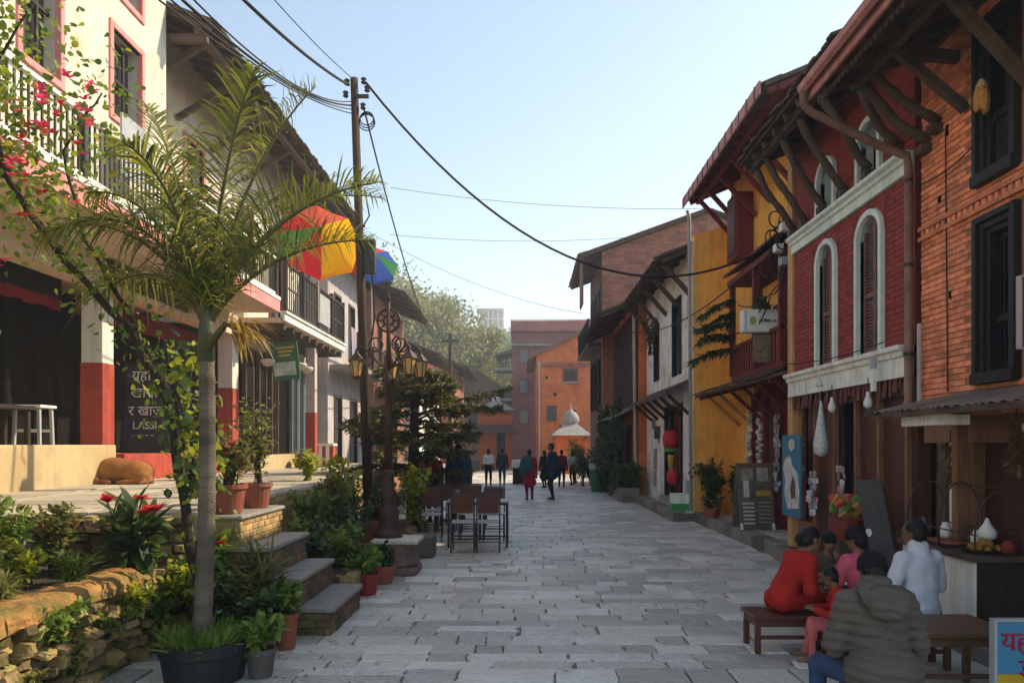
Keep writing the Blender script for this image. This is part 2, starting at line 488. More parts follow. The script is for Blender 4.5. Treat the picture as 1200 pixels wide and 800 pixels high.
# ------------------------------------------------------------------ right-hand plinths (kerb steps before the shops)
def kerb(x0, x1, y0, y1, z, n, mt, topm):
    k = MB().box(x0 + .03, x1, y0, y1, -.02, z - .035).build('pavement', mt)
    tag(k, kind='structure')
    e = (y1 - y0) / n
    for i in range(n):
        a, b = y0 + i * e + .006, y0 + (i + 1) * e - .006
        dz = rng.uniform(-.008, .008)
        MB().box(x0 + rng.uniform(-.012, .012), x0 + .30, a, b, -.02, z + dz).build('kerb_stone', mt, k, bevel=.012)
    m = MB()
    yy = y0
    while yy < y1 - .05:
        yb = min(y1, yy + rng.uniform(.5, .9))
        sl = MB().box(x0 + .31, x1 - .01, yy + .006, yb - .006, z - .04, z - .006 + rng.uniform(-.004, .004)).build('paving_slab', topm, k, bevel=.008)
        yy = yb
    return k
kerbm = mat('kerb_stone', (.20, .175, .155), .9, .3, 6, .5, 50, rnd=.3, col2=(.14, .11, .09), mix2=.4)
kerb(3.55, 4.75, 3.5, 8.2, .14, 7, kerbm, flag)
kerb(3.72, 4.75, 8.2, 11.5, .17, 6, kerbm, flag)
kerb(3.78, 4.95, 11.5, 17.0, .21, 9, kerbm, flag)
kerb(3.30, 4.3, 17.0, 22.6, .22, 6, kerbm, flag)
kerb(2.95, 3.7, 22.6, 30.0, .16, 8, kerbm, concrete)

# ------------------------------------------------------------------ left terrace (1.12 m up), its retaining walls and beds
TZ = 1.12
te = MB()
te.box(-12, -4.15, 1.5, 6.75, -.05, TZ - .05)
te.box(-12, -2.86, 6.75, 8.06, -.05, TZ - .05)
te.box(-12, -3.05, 8.06, 24.5, -.05, TZ - .05)
te.box(-12, -4.6, 24.5, 60, -.05, .55)
terr = te.build('terrace', concrete)
tag(terr, kind='structure')
slabs = []
y = 2.0
tm = [slab_mesh('terrace_mesh', 40 + i, terr_m) for i in range(6)]
while y < 24.4:
    d = rng.uniform(.55, .95)
    d = min(d, 24.5 - y)
    for yb in (6.75, 8.06):
        if y < yb - .02 < y + d: d = yb - y
    xe = -4.10 if y < 6.74 else -2.82 if y < 8.05 else -3.02
    x = xe
    while x > -7.2:
        wd = rng.uniform(.6, 1.3)
        slabs.append((x - wd / 2, y + d / 2, TZ - .052, wd - .012, d - .012, .05 + rng.uniform(-.004, .006), 0, 0, 0, seen_key(x - wd / 2, y, 1.1)))
        x -= wd
    y += d
lay_slabs(terr, 'terrace_slab', 'far_terrace_slabs', slabs, tm, 160)

# steps up to the terrace: three slate treads on brick sides, then the pot ledge
def brick_unit(name, m):
    me = bpy.data.meshes.new(name)
    h, c = .5, .40
    v = [(-h, -h, -h), (h, -h, -h), (h, h, -h), (-h, h, -h), (-h, -h, .34), (h, -h, .34), (h, h, .34), (-h, h, .34), (-.46, -c, h), (.46, -c, h), (.46, c, h), (-.46, c, h)]
    f = [(0, 1, 5, 4), (1, 2, 6, 5), (2, 3, 7, 6), (3, 0, 4, 7), (4, 5, 9, 8), (5, 6, 10, 9), (6, 7, 11, 10), (7, 4, 8, 11), (8, 9, 10, 11)]
    me.from_pydata(v, [], f)
    me.materials.append(m)
    return me
# unit: length along local x, height along local y, face towards local +z
MX_L = Matrix(((0, 0, -1), (-1, 0, 0), (0, 1, 0)))      # face to -X, length along -Y, height Z
MX_R = Matrix(((0, 0, 1), (1, 0, 0), (0, 1, 0)))        # face to +X
MX_F = Matrix(((1, 0, 0), (0, 0, -1), (0, 1, 0)))       # face to -Y
def bricks(parent, m, face, plane, u0, u1, z0, z1, bl, bh, skip=None, proud=.010, jt=.008, limit=300, name='brick', key=None, jitter=.003, taken=0):
    """running-bond bricks on a plane; 'L' faces -X, 'R' faces +X, 'F' faces the camera"""
    me = brick_unit(name + '_mesh', m)
    M3 = {'L': MX_L, 'R': MX_R, 'F': MX_F}[face]
    sgn = {'L': -1, 'R': 1, 'F': -1}[face]
    cells = []
    nr = max(1, round((z1 - z0) / bh)); bh = (z1 - z0) / nr
    for r_ in range(nr):
        za = z0 + r_ * bh
        u = u0 - (bl * .5 if r_ % 2 else 0)
        while u < u1 - .01:
            a, b = max(u, u0), min(u + bl * rng.uniform(.96, 1.04), u1)
            nu = b if u + bl < u1 else u1
            if b - a > .03 and not (skip and skip((a + b) / 2, za + bh / 2, a, b)):
                cells.append((a, b, za, za + bh))
            u = max(b, u + bl * .9)
    def kf(c):
        cu, cz = (c[0] + c[1]) / 2, (c[2] + c[3]) / 2
        p = (plane, cu) if face != 'F' else (cu, plane)
        s = 613 + 900 * p[0] / p[1]
        t = 521 - 900 * (cz - 1.7) / p[1]
        return (0 if -10 < s < 1210 and -10 < t < 810 else 500) + p[1]
    cells.sort(key=kf)
    rest = MB()
    for i, (a, b, za, zb) in enumerate(cells):
        dp = proud + rng.uniform(-jitter, jitter)
        cu, cz = (a + b) / 2, (za + zb) / 2
        th = .05
        off = plane + sgn * (dp - th / 2)
        c = Vector((off, cu, cz)) if face != 'F' else Vector((cu, off, cz))
        S = Matrix.Diagonal(Vector((b - a - jt, zb - za - jt, th)))
        M = Matrix.Translation(c) @ (M3 @ S).to_4x4()
        if i < limit - taken:
            o = link(name, me, parent)
            o.matrix_local = parent_inv(parent) @ M
            o.matrix_parent_inverse = Matrix.Identity(4)
        else:
            rest.add([M @ v.co for v in me.vertices], [tuple(p.vertices) for p in me.polygons])
    if rest.v:
        tag(rest.build('small_' + name + 's', m, parent), kind='stuff')
    return len(cells)
def parent_inv(p):
    return WORLD.get(p.name, Matrix.Identity(4)).inverted()

steps = thing('stone_steps', 'three slate-topped brick steps rising from the street to the terrace', 'steps', (-2.1, 6.84, 0))
SY0, SY1 = 6.84, 8.04
for i, (xa, xb, zt) in enumerate(((-1.70, -2.0, .25), (-1.99, -2.27, .515), (-2.26, -2.52, .79))):
    core = MB().box(-2.86, xa - .012, SY0 + .012, SY1 - .012, (0, .25, .515)[i] - .01, zt - .045).build('riser', stepside, steps)
    bricks(core, stepside, 'R', xa - .012, SY0 + .01, SY1 - .01, (0, .25, .515)[i], zt - .045, .17, .068, proud=.010, jitter=.006)
    bricks(core, stepside, 'F', SY0 + .012, -2.86 if i == 2 else xb - .28, xa - .012, (0, .25, .515)[i], zt - .045, .17, .068, proud=.010, jitter=.006)
    m = MB().box(-2.9, xa + .02, SY0 - .015, SY1 + .01, zt - .045, zt).build('tread', tread_m, steps, bevel=.012, seg=2)
ledge = thing('pot_ledge', 'ochre brick ledge at the head of the steps carrying two flower pots', 'ledge', (-2.7, 7.4, .79))
core = MB().box(-2.86, -2.53, SY0 + .012, SY1 - .012, .79, 1.03).build('core', stepside_l, ledge)
bricks(core, stepside_l, 'R', -2.53, SY0 + .01, SY1 - .01, .79, 1.03, .16, .06, proud=.012, jitter=.006)
bricks(core, stepside_l, 'F', SY0 + .012, -2.86, -2.53, .79, 1.03, .16, .06, proud=.012, jitter=.006)
MB().box(-2.87, -2.49, SY0 - .02, SY1 + .01, 1.03, 1.07).build('capstone', tread_m, ledge, bevel=.012)

# rubble wall with its planted bed, left of the palm
def rock_mesh(i):
    r = random.Random(300 + i)
    me = bpy.data.meshes.new('rock_mesh')
    bx = []
    n = 8
    V, F = [], []
    rings = ((-.5, .80), (-.36, .97), (.1, 1.0), (.40, .95), (.5, .72))
    ph = [r.uniform(.62, 1.05) for _ in range(n)]
    for z, k in rings:
        for j in range(n):
            a = 2 * math.pi * j / n
            q = max(abs(math.cos(a)), abs(math.sin(a))) ** -.95
            rr = .5 * k * q * ph[j] * r.uniform(.9, 1.1)
            V.append((rr * math.cos(a), rr * math.sin(a), z * r.uniform(.9, 1.05)))
    for k in range(len(rings) - 1):
        for j in range(n):
            F.append((k * n + j, k * n + (j + 1) % n, (k + 1) * n + (j + 1) % n, (k + 1) * n + j))
    F.append(tuple(range(n - 1, -1, -1))); F.append(tuple((len(rings) - 1) * n + j for j in range(n)))
    me.from_pydata(V, [], F)
    me.materials.append(stone_w)
    return me
rocks = [rock_mesh(i) for i in range(10)]
rub = thing('rubble_wall', 'mossy dry-stone rubble wall with an ochre coping holding up the flower bed', 'wall', (-3.1, 5.3, 0))
core = MB().box(-3.30, -3.10, 3.0, 6.63, -.02, .60).box(-4.2, -2.9, 6.64, 6.74, -.02, 1.06).build('core', joint, rub)
cnt = 0
z = .02
while z < .60:
    hh = rng.uniform(.05, .095)
    y = 3.9
    while y < 6.6:
        ll = rng.uniform(.07, .20)
        o = link('stone', rng.choice(rocks), rub); cnt += 1
        o.matrix_parent_inverse = parent_inv(rub)
        o.location = (-3.09 + rng.uniform(-.06, .05), y + ll / 2, z + hh / 2 + rng.uniform(-.012, .012))
        o.rotation_euler = (rng.uniform(-.3, .3), R(90) + rng.uniform(-.4, .4), rng.uniform(-.35, .35))
        o.scale = (hh * rng.uniform(.8, 1.15), ll * rng.uniform(.85, 1.1), rng.uniform(.14, .24))
        y += ll
    z += hh
# the end of the bed, facing the street's near end, where the rubble climbs to the terrace
z = .02
while z < 1.05:
    hh = rng.uniform(.06, .10)
    x = -2.88
    while x > -4.2:
        ll = rng.uniform(.10, .22)
        o = link('stone', rng.choice(rocks), rub)
        o.matrix_parent_inverse = parent_inv(rub)
        o.location = (x - ll / 2, 6.66 + rng.uniform(-.09, .04), z + hh / 2)
        o.rotation_euler = (R(90) + rng.uniform(-.2, .2), 0, rng.uniform(-.15, .15))
        o.scale = (ll * 1.05, hh * 1.1, rng.uniform(.12, .2))
        x -= ll
    z += hh
y = 3.2
while y < 6.05:                                                     # coping blocks
    ll = rng.uniform(.45, .8)
    yb = min(y + ll, 6.05)
    cm = MB()
    n = 6
    for k in range(n):
        ya, yc = y + (yb - y) * k / n, y + (yb - y) * (k + 1) / n
    prof = [(-3.32, .58), (-3.04, .57), (-2.985, .60), (-2.98, .655), (-3.0, .70), (-3.06, .725), (-3.16, .735), (-3.28, .73), (-3.34, .69)]
    nr, npf = 9, len(prof)
    V, F = [], []
    for k in range(nr):
        yy = y + .006 + (yb - y - .012) * k / (nr - 1)
        sh = .93 if k in (0, nr - 1) else 1
        for a, b in prof:
            V.append((-3.16 + (a + 3.16) * sh + rng.uniform(-.014, .014), yy, .64 + (b - .64) * sh + rng.uniform(-.014, .014)))
    for k in range(nr - 1):
        for q_ in range(npf):
            F.append((k * npf + q_, k * npf + (q_ + 1) % npf, (k + 1) * npf + (q_ + 1) % npf, (k + 1) * npf + q_))
    F.append(tuple(range(npf - 1, -1, -1))); F.append(tuple((nr - 1) * npf + q_ for q_ in range(npf)))
    cm.add(V, F)
    cm.build('coping_stone', coping, rub)
    y = yb
sb = MB().box(-4.16, -3.30, 2.5, 6.60, .2, .70).build('flower_bed', soil)
tag(sb, kind='structure')
sb = MB().box(-3.06, -1.95, 8.06, 14.5, -.03, .30).build('flower_bed', soil)
tag(sb, kind='structure')
# kerb of big stones along the lower bed
ed = thing('bed_edging', 'row of low weathered stones edging the lower flower bed', 'edging', (-1.9, 11, 0))
y = 8.15
while y < 14.4:
    ll = rng.uniform(.35, .6)
    o = link('stone', rng.choice(rocks), ed)
    o.matrix_parent_inverse = parent_inv(ed)
    o.location = (-1.93 + rng.uniform(-.04, .04), y + ll / 2, .15)
    o.rotation_euler = (0, R(90), rng.uniform(-.1, .1))
    o.scale = (.36, ll, .24)
    y += ll
rw = thing('terrace_retaining_wall', 'low brick retaining wall under the terrace edge behind the shrubs', 'wall', (-3.05, 11, 0))
core = MB().box(-3.06, -3.04, 8.06, 24.5, .2, TZ - .05).build('core', mortar, rw)
bricks(core, stepside_l, 'R', -3.04, 8.06, 16.0, .28, TZ - .06, .21, .075, proud=.012)
# ------------------------------------------------------------------ left side: cream house with pink balcony
def railing(parent, x, y0, y1, zb, zt, step, railm, balm, n_mid=0, name='baluster', post=2.2, thick=.022):
    MB().box(x - .045, x + .045, y0, y1, zt - .05, zt).build('handrail', railm, parent, bevel=.008)
    MB().box(x - .025, x + .025, y0, y1, zb + .04, zb + .075).build('bottom_rail', railm, parent)
    for k in range(n_mid):
        zz = zb + (zt - zb) * (k + 1) / (n_mid + 1)
        MB().box(x - .018, x + .018, y0, y1, zz - .015, zz + .015).build('middle_rail', railm, parent)
    n = int((y1 - y0) / step)
    me = MB().box(-thick / 2, thick / 2, -thick / 2, thick / 2, 0, zt - zb - .125).build(name, balm, parent)
    me.location = (x, y0 + step / 2, zb + .075)
    for i in range(1, n):
        c = me.copy(); COL.objects.link(c); c.location = (x, y0 + (i + .5) * step, zb + .075)
    k = max(1, round((y1 - y0) / post))
    for i in range(k + 1):
        yy = y0 + (y1 - y0) * i / k
        yy = min(max(yy, y0 + .04), y1 - .04)
        MB().box(x - .048, x + .048, yy - .035, yy + .035, zb, zt + .10).build('post', balm, parent)

A = thing('cream_house', 'cream plastered house with pink balcony band and red-footed columns on the terrace', 'house', (-6.5, 9, TZ))
valm = mat('valance_black', (.02, .018, .02), .95, .2, 6, .2, 30)
valr = mat('valance_red', (.20, .012, .02), .95, .2, 6, .2, 30)
white_c = mat('column_white', (.70, .66, .60), .85, .08, 3, .15, 50, streak=.15)
pl = MB().box(-8.4, -6.28, 1.5, 11.86, TZ - .04, 1.70).build('plinth', plinth_y, A, bevel=.02, seg=2)
pl = MB().box(-8.4, -6.34, 11.87, 17.1, TZ - .04, 1.55).build('plinth', redp, A, bevel=.015)
for (ya, yb, zb) in ((5.6, 5.95, 1.70), (11.5, 11.82, 1.70), (16.65, 17.0, 1.55)):
    cl = MB().box(-6.62, -6.30, ya, yb, zb, 4.08).build('column', white_c, A, bevel=.008)
    MB().box(-6.626, -6.294, ya - .006, yb + .006, zb + .002, 2.93).build('dado', redp, cl)
MB().box(-6.66, -6.26, 1.5, 17.1, 4.08, 4.515).build('beam', cream_s, A)
MB().box(-8.6, -5.22, 1.5, 16.4, 4.52, 4.76).build('balcony_slab', cream_s, A)
MB().box(-5.218, -5.19, 1.5, 16.4, 4.525, 4.755).build('fascia_band', pinkp, A)
MB().box(-5.34, -5.17, 1.5, 16.4, 4.762, 4.85).build('kerb', trim_w, A, bevel=.012)
railing(A, -5.25, 2.0, 16.3, 4.85, 5.66, .115, trim_w, iron)
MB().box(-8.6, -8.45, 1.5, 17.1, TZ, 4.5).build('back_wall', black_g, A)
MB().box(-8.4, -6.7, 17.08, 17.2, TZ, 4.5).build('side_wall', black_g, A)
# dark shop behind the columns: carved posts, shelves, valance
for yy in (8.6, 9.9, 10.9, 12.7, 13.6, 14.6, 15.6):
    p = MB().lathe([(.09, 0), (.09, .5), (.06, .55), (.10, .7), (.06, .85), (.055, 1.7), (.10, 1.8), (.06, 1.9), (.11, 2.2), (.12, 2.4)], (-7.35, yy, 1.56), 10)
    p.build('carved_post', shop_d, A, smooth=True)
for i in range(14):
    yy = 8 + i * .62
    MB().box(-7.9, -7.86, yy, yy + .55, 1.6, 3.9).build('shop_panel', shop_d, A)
v = MB().box(-6.92, -6.90, 3, 11.48, 3.86, 4.2).build('valance', valm, A)
vb = MB()
n = 60
for i in range(n):
    ya, yb = 3 + 8.48 * i / n, 3 + 8.48 * (i + 1) / n
    vb.box(-6.93 + .012 * math.sin(i), -6.91 + .012 * math.sin(i), ya, yb, 3.70 + .02 * math.sin(i * 1.7), 3.86)
vb.build('valance_border', valr, v)
MB().box(-6.92, -6.90, 11.9, 16.6, 3.72, 4.05).build('valance', valr, A)
# the lintel sign in yellow letters
sg = MB().box(-6.25, -6.22, 11.45, 14.4, 4.16, 4.49).build('lintel_sign', wood_dh, A)
text('lettering', 'न्दुको ना', mat('letter_yellow', (.50, .33, .04), .7), sg, (-6.215, 11.75, 4.22), FACE_RIGHT, .30)
# upper wall with pink-framed windows
WX = -5.95
wins = [(6.2, 7.0, 6.3, 7.9), (9.1, 9.85, 6.35, 8.05), (11.12, 11.95, 6.5, 7.75), (11.25, 11.95, 8.35, 9.4), (9.1, 9.85, 8.7, 9.5)]
MB().wall('x', WX - .25, WX, 1.5, 12.8, 4.85, 9.8, wins).build('upper_wall', cream, A)
for (ya, yb, za, zb) in wins:
    f = MB()
    t = .09
    f.box(WX - .06, WX + .03, ya - t, ya + .002, za - t, zb + t).box(WX - .06, WX + .03, yb - .002, yb + t, za - t, zb + t)
    f.box(WX - .06, WX + .028, ya, yb, zb, zb + t).box(WX - .06, WX + .034, ya - .02, yb + .02, za - t, za)
    fo = f.build('window_frame', pinkp, A, bevel=.006)
    MB().box(WX - .22, WX - .2, ya, yb, za, zb).build('pane', glass_d, fo)
    g = MB()
    for k in range(1, 3): g.box(WX - .15, WX - .12, ya + (yb - ya) * k / 3 - .02, ya + (yb - ya) * k / 3 + .02, za, zb)
    g.box(WX - .152, WX - .118, ya, yb, (za + zb) / 2 - .02, (za + zb) / 2 + .02)
    g.build('window_bars', wood_d, fo)
MB().box(-9, -5.4, 1.5, 12.8, 9.8, 9.95).build('roof', concrete, A)
MB().box(-8.6, -8.4, 1.5, 12.8, 4.8, 9.8).build('rear_wall', cream, A)
MB().box(-8.4, WX - .25, 12.7, 12.8, 4.85, 9.8).build('side_wall', cream, A)
# a framed panel standing on the balcony before the window
pn = MB().box(-5.72, -5.69, 10.9, 11.7, 5.55, 6.42)
pno = pn.build('balcony_panel', grey_p, A)
MB().lathe([(.16, 0), (.16, .012), (.12, .014)], (0, 0, 0), 20).build('roundel', cream, pno).matrix_world = Matrix.Translation((-5.688, 11.25, 6.0)) @ Matrix.Rotation(R(90), 4, 'Y')

# ------------------------------------------------------------------ the deep dark roof over the next bays
def tiled_eave(parent, xe, xi, y0, y1, ze, slope, side, rafm, n_raf, plank=True, tilem=None, fascia=None):
    """roof slope seen from below: boards, rafters, a ragged row of tile ends. side -1: wall lies at -x"""
    zi = ze + slope * abs(xi - xe)
    L = math.hypot(xi - xe, zi - ze)
    rf = MB().add([(xe, y0, ze + .10), (xi, y0, zi + .10), (xi, y1, zi + .10), (xe, y1, ze + .10), (xe, y0, ze + .17), (xi, y0, zi + .17), (xi, y1, zi + .17), (xe, y1, ze + .17)],
                  [(3, 2, 1, 0), (4, 5, 6, 7), (0, 1, 5, 4), (1, 2, 6, 5), (2, 3, 7, 6), (3, 0, 4, 7)]).build('roof', tilem or wood_d, parent)
    for i in range(n_raf):
        yy = y0 + .08 + (y1 - y0 - .16) * i / max(1, n_raf - 1)
        MB().bar((xe + (.05 if xi > xe else -.05), yy, ze + .055), (xi, yy, zi + .05), .07, .09).build('rafter', rafm, rf)
    n = int((y1 - y0) / .16)
    for i in range(n):                                              # tile ends
        yy = y0 + (y1 - y0) * (i + .5) / n
        s = 1 if xi > xe else -1
        MB().bar((xe - s * (.05 + rng.uniform(0, .05)), yy, ze + .155 - rng.uniform(0, .03)), (xe + s * .25, yy, ze + .155 + .25 * slope + .02), .135, .03).build('tile', tilem or tin, rf)
    return rf
tile_m = mat('roof_tile_dark', (.10, .065, .05), .95, .35, 5, .4, 40, rnd=.3, col2=(.05, .05, .035), mix2=.4)
B0 = thing('recessed_house', 'house bay with salmon door frame recessed under a deep dark tiled eave', 'house', (-6.8, 15, TZ))
salmon = mat('paint_salmon', (.55, .22, .15), .85, .15, 4, .15, 40)
pale_w = mat('wall_pale_upper', (.55, .48, .40), .9, .12, 2, .2, 40, streak=.2)  # pale cream plaster with faint vertical streaks
wins = [(13.4, 14.1, 6.0, 7.9), (15.0, 15.8, 6.1, 7.7)]
MB().wall('x', -6.85, -6.6, 12.82, 17.0, 4.85, 9.4, wins).build('upper_wall', pale_w, B0)
for (ya, yb, za, zb) in wins:
    fo = MB().box(-6.66, -6.56, ya - .1, ya, za - .1, zb + .1).box(-6.66, -6.56, yb, yb + .1, za - .1, zb + .1).box(-6.66, -6.562, ya, yb, zb, zb + .1).build('window_frame', salmon, B0)
    MB().box(-6.83, -6.80, ya, yb, za, zb).build('pane', glass_d, fo)
tiled_eave(B0, -5.2, -7.6, 12.82, 17.0, 8.62, .42, -1, wood_dh, 9, tilem=tile_m)
for yy in (13.2, 14.6, 16.2):
    MB().bar((-6.58, yy, 7.9), (-5.4, yy, 8.62), .09, .10).build('strut', wood_dh, B0)
MB().box(-5.5, -5.38, 12.84, 17.0, 8.56, 8.66).build('eave_beam', wood_dh, B0)
MB().box(-6.6, -5.3, 12.86, 12.96, 8.45, 8.58).build('cross_beam', wood_dh, B0)

# ------------------------------------------------------------------ balcony house with the umbrellas
B = thing('balcony_house', 'house with dark iron balcony on white-edged slab above a dim open shop', 'house', (-6.4, 20, TZ))
MB().box(-8.4, -5.95, 17.2, 23.0, TZ - .04, 1.46).build('plinth', plinth_y, B, bevel=.02, seg=2)
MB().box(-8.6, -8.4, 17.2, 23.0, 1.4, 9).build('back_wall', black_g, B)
MB().box(-8.4, -5.30, 16.9, 22.6, 4.40, 4.50).build('balcony_floor', cream_s, B)
MB().box(-5.34, -5.24, 16.9, 22.6, 4.43, 4.60).build('slab_edge', trim_w, B, bevel=.01)
MB().box(-5.35, -5.20, 16.9, 22.6, 4.60, 4.65).build('drip_edge', trim_w, B)
for i in range(9):
    yy = 17.1 + i * .66
    MB().box(-8.3, -5.32, yy, yy + .11, 4.26, 4.40).build('joist', wood_dh, B)
railing(B, -5.27, 16.95, 22.5, 4.66, 5.75, .15, iron_b, iron, n_mid=1, post=1.4)
rs = MB().box(-5.235, -5.225, 19.6, 20.8, 4.85, 5.6).build('railing_board', grey_p, B)
# red and white lettered pillar
pm = mat('pillar_white', (.55, .50, .48), .85, .35, 14, .2, 50, col2=(.30, .12, .12), mix2=.5, scale2=14)
pil = MB().box(-5.72, -5.48, 20.2, 20.44, 1.46, 4.26).build('pillar', pm, B)
MB().box(-5.726, -5.474, 20.194, 20.446, 1.462, 2.55).build('dado', redp, pil)
for i, yy in enumerate((17.4, 18.3, 19.2, 20.9, 21.5, 22.1)):
    dp = MB().box(-6.35, -6.30, yy, yy + .5, 1.46, 3.9).build('shop_door', glass_d if i > 2 else shop_d, B)
    f = MB()
    for a in (yy - .02, yy + .46): f.box(-6.36, -6.27, a, a + .06, 1.46, 3.95)
    f.box(-6.36, -6.272, yy + .03, yy + .47, 3.9, 3.95)
    f.build('door_frame', mat('paint_blue_grey', (.14, .20, .24), .6, .15) if i > 2 else wood_dh, dp)
MB().box(-6.5, -6.4, 17.2, 22.9, 3.95, 4.4).build('lintel_wall', pale_w, B)
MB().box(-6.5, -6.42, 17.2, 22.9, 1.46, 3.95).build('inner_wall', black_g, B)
wins = [(17.8, 18.7, 5.2, 7.3), (20.0, 20.9, 4.9, 7.3)]
MB().wall('x', -6.85, -6.6, 17.02, 23.0, 4.5, 9.4, wins).build('upper_wall', mat('wall_off_white', (.66, .62, .56), .9, .1, 2, .2, 40, streak=.25), B)  # off-white plaster with vertical streaks
for (ya, yb, za, zb) in wins:
    fo = MB().box(-6.66, -6.57, ya - .08, ya, za, zb).box(-6.66, -6.57, yb, yb + .08, za, zb).box(-6.66, -6.572, ya - .08, yb + .08, zb, zb + .08).build('window_frame', wood_red, B)
    MB().box(-6.8, -6.77, ya, yb, za, zb).build('pane', glass_d, fo)
tiled_eave(B, -5.2, -7.6, 17.02, 25.0, 8.62, .42, -1, wood_dh, 13, tilem=tile_m)
for yy in (18, 19.8, 21.6, 23.4):
    MB().bar((-6.58, yy, 7.9), (-5.4, yy, 8.62), .09, .10).build('strut', wood_dh, B)
MB().box(-5.5, -5.38, 17.02, 25.0, 8.56, 8.66).build('eave_beam', wood_dh, B)
for yy, zt in ((17.9, 0), (18.9, 0)):                                # lamps on the balcony rail
    lp = thing('rail_lantern', 'small black lantern on the balcony rail ' + ('nearer the palm' if yy < 18 else 'farther from the palm'), 'lantern', (-5.27, yy, 5.75), group='balcony rail lanterns')
    MB().tube([(-5.27, yy, 5.75), (-5.27, yy, 6.12)], .02, 6).build('stem', iron, lp)
    MB().lathe([(.05, 0), (.10, .20), (.09, .22)], (-5.27, yy, 6.10), 6).build('glass', mat('lantern_glass_dim', (.35, .30, .22), .3, .1), lp)
    MB().lathe([(.14, 0), (.03, .11), (.02, .16)], (-5.27, yy, 6.32), 6).build('cap', iron, lp)

# green hanging board, round lamps
gs = thing('hanging_sign', 'tilted green hanging sign board with pale lettering under the balcony', 'sign', (-5.4, 17.4, 3.2))
Mg = Matrix.Rotation(R(-6), 3, 'Y')
MB().obox((-5.38, 17.4, 3.60), (.60, .05, .86), Mg).build('board', mat('sign_green', (.035, .12, .055), .6, .2, 4), gs)
MB().obox((-5.39, 17.372, 3.42), (.50, .01, .30), Mg).build('pale_panel', mat('sign_pale', (.42, .50, .40), .6, .4, 12), gs)
for k in range(3): MB().obox((-5.37 - .012 * k, 17.372, 3.90 - .09 * k), (.40 - .07 * k, .008, .045), Mg).build('letter_row', mat('letter_yellow', (.5, .33, .04), .7, .6, 40), gs)
for k in (-.2, .2):
    MB().tube([(-5.38 + k, 17.4, 4.0), (-5.38 + k, 17.4, 4.3)], .012, 6).build('hanger', iron, gs)
for xx, yy, nm in ((-5.75, 17.3, 'left of the green sign'), (-5.25, 18.1, 'right of the green sign'), (-5.35, 19.0, 'beside the lettered pillar')):
    l = thing('bowl_lamp', 'small white bowl lamp hanging ' + nm, 'lamp', (xx, yy, 3.5), group='bowl lamps under the balcony')
    MB().lathe([(.02, .0), (.10, .03), (.15, .10), (.16, .15), (.03, .18)], (xx, yy, 3.46), 14).build('bowl', mat('lamp_opal', (.55, .48, .40), .5, .05), l, smooth=True)
    MB().tube([(xx, yy, 3.62), (xx, yy, 4.28)], .008, 5).build('cord', iron, l)

# parasols on the balcony
def parasol(label, c, r, tilt, cols, seed=0):
    o = thing('parasol', label, 'parasol', (c[0], c[1], 4.66))
    c = Vector(c)
    Mt = Matrix.Rotation(tilt[2], 3, 'Z') @ Matrix.Rotation(tilt[0], 3, 'X') @ Matrix.Rotation(tilt[1], 3, 'Y')
    n = 8
    dome = lambda t: (r * t, r * .42 * (1 - t ** 1.35))
    for i in range(n):
        p = MB()
        K, S = 5, 4
        V = []
        for a in range(K + 1):
            rr, zz = dome(a / K)
            for b in range(S + 1):
                ang = 2 * math.pi * (i + b / S) / n
                sag = 1 - .05 * math.sin(math.pi * b / S) * a / K * 2.2
                V.append(c + Mt @ Vector((rr * sag * math.cos(ang), rr * sag * math.sin(ang), zz)))
        nv = len(V)
        N = Mt @ Vector((0, 0, .006))
        F = [(a * (S + 1) + b, (a + 1) * (S + 1) + b, (a + 1) * (S + 1) + b + 1, a * (S + 1) + b + 1) for a in range(K) for b in range(S)]
        p.add(V, F)
        for b in range(S):                                          # the hanging valance of the panel
            q0, q1 = V[K * (S + 1) + b], V[K * (S + 1) + b + 1]
            dn = Mt @ Vector((0, 0, -r * .16))
            p.add([q0, q1, q1 + dn, q0 + dn], [(0, 1, 2, 3)])
        po = p.build('panel', cols[i % len(cols)], o)
        ang = 2 * math.pi * i / n
        MB().tube([c + Mt @ Vector((0, 0, r * .41)), c + Mt @ Vector((r * .97 * math.cos(ang), r * .97 * math.sin(ang), -.01))], .008, 5).build('rib', iron, o)
    top = c + Mt @ Vector((0, 0, r * .46))
    MB().tube([top, c + Mt @ Vector((0, 0, -.2)), (c.x, c.y, 4.66)], .02, 8).build('pole', pipe_g, o)
def cloth(name, col): return leafmat(name, col, tuple(k * .92 for k in col), .6, .9, .1)
c_red, c_yel, c_grn, c_blu, c_pnk = cloth('cloth_red', (.72, .03, .015)), cloth('cloth_yellow', (.85, .50, .01)), cloth('cloth_green', (.06, .30, .10)), cloth('cloth_blue', (.05, .12, .55)), cloth('cloth_coral', (.72, .13, .09))
parasol('large red and yellow panelled parasol tilted over the balcony rail', (-4.95, 18.6, 6.66), 1.08, (R(64), R(0), R(22)), [c_yel, c_pnk, c_pnk, c_red, c_grn, c_red, c_yel, c_yel])
parasol('smaller blue and green parasol farther along the balcony beyond the pole', (-4.55, 23.2, 7.2), .8, (R(55), 0, R(25)), [c_blu, c_pnk, c_grn, c_blu, c_red, c_blu, c_blu, c_grn])

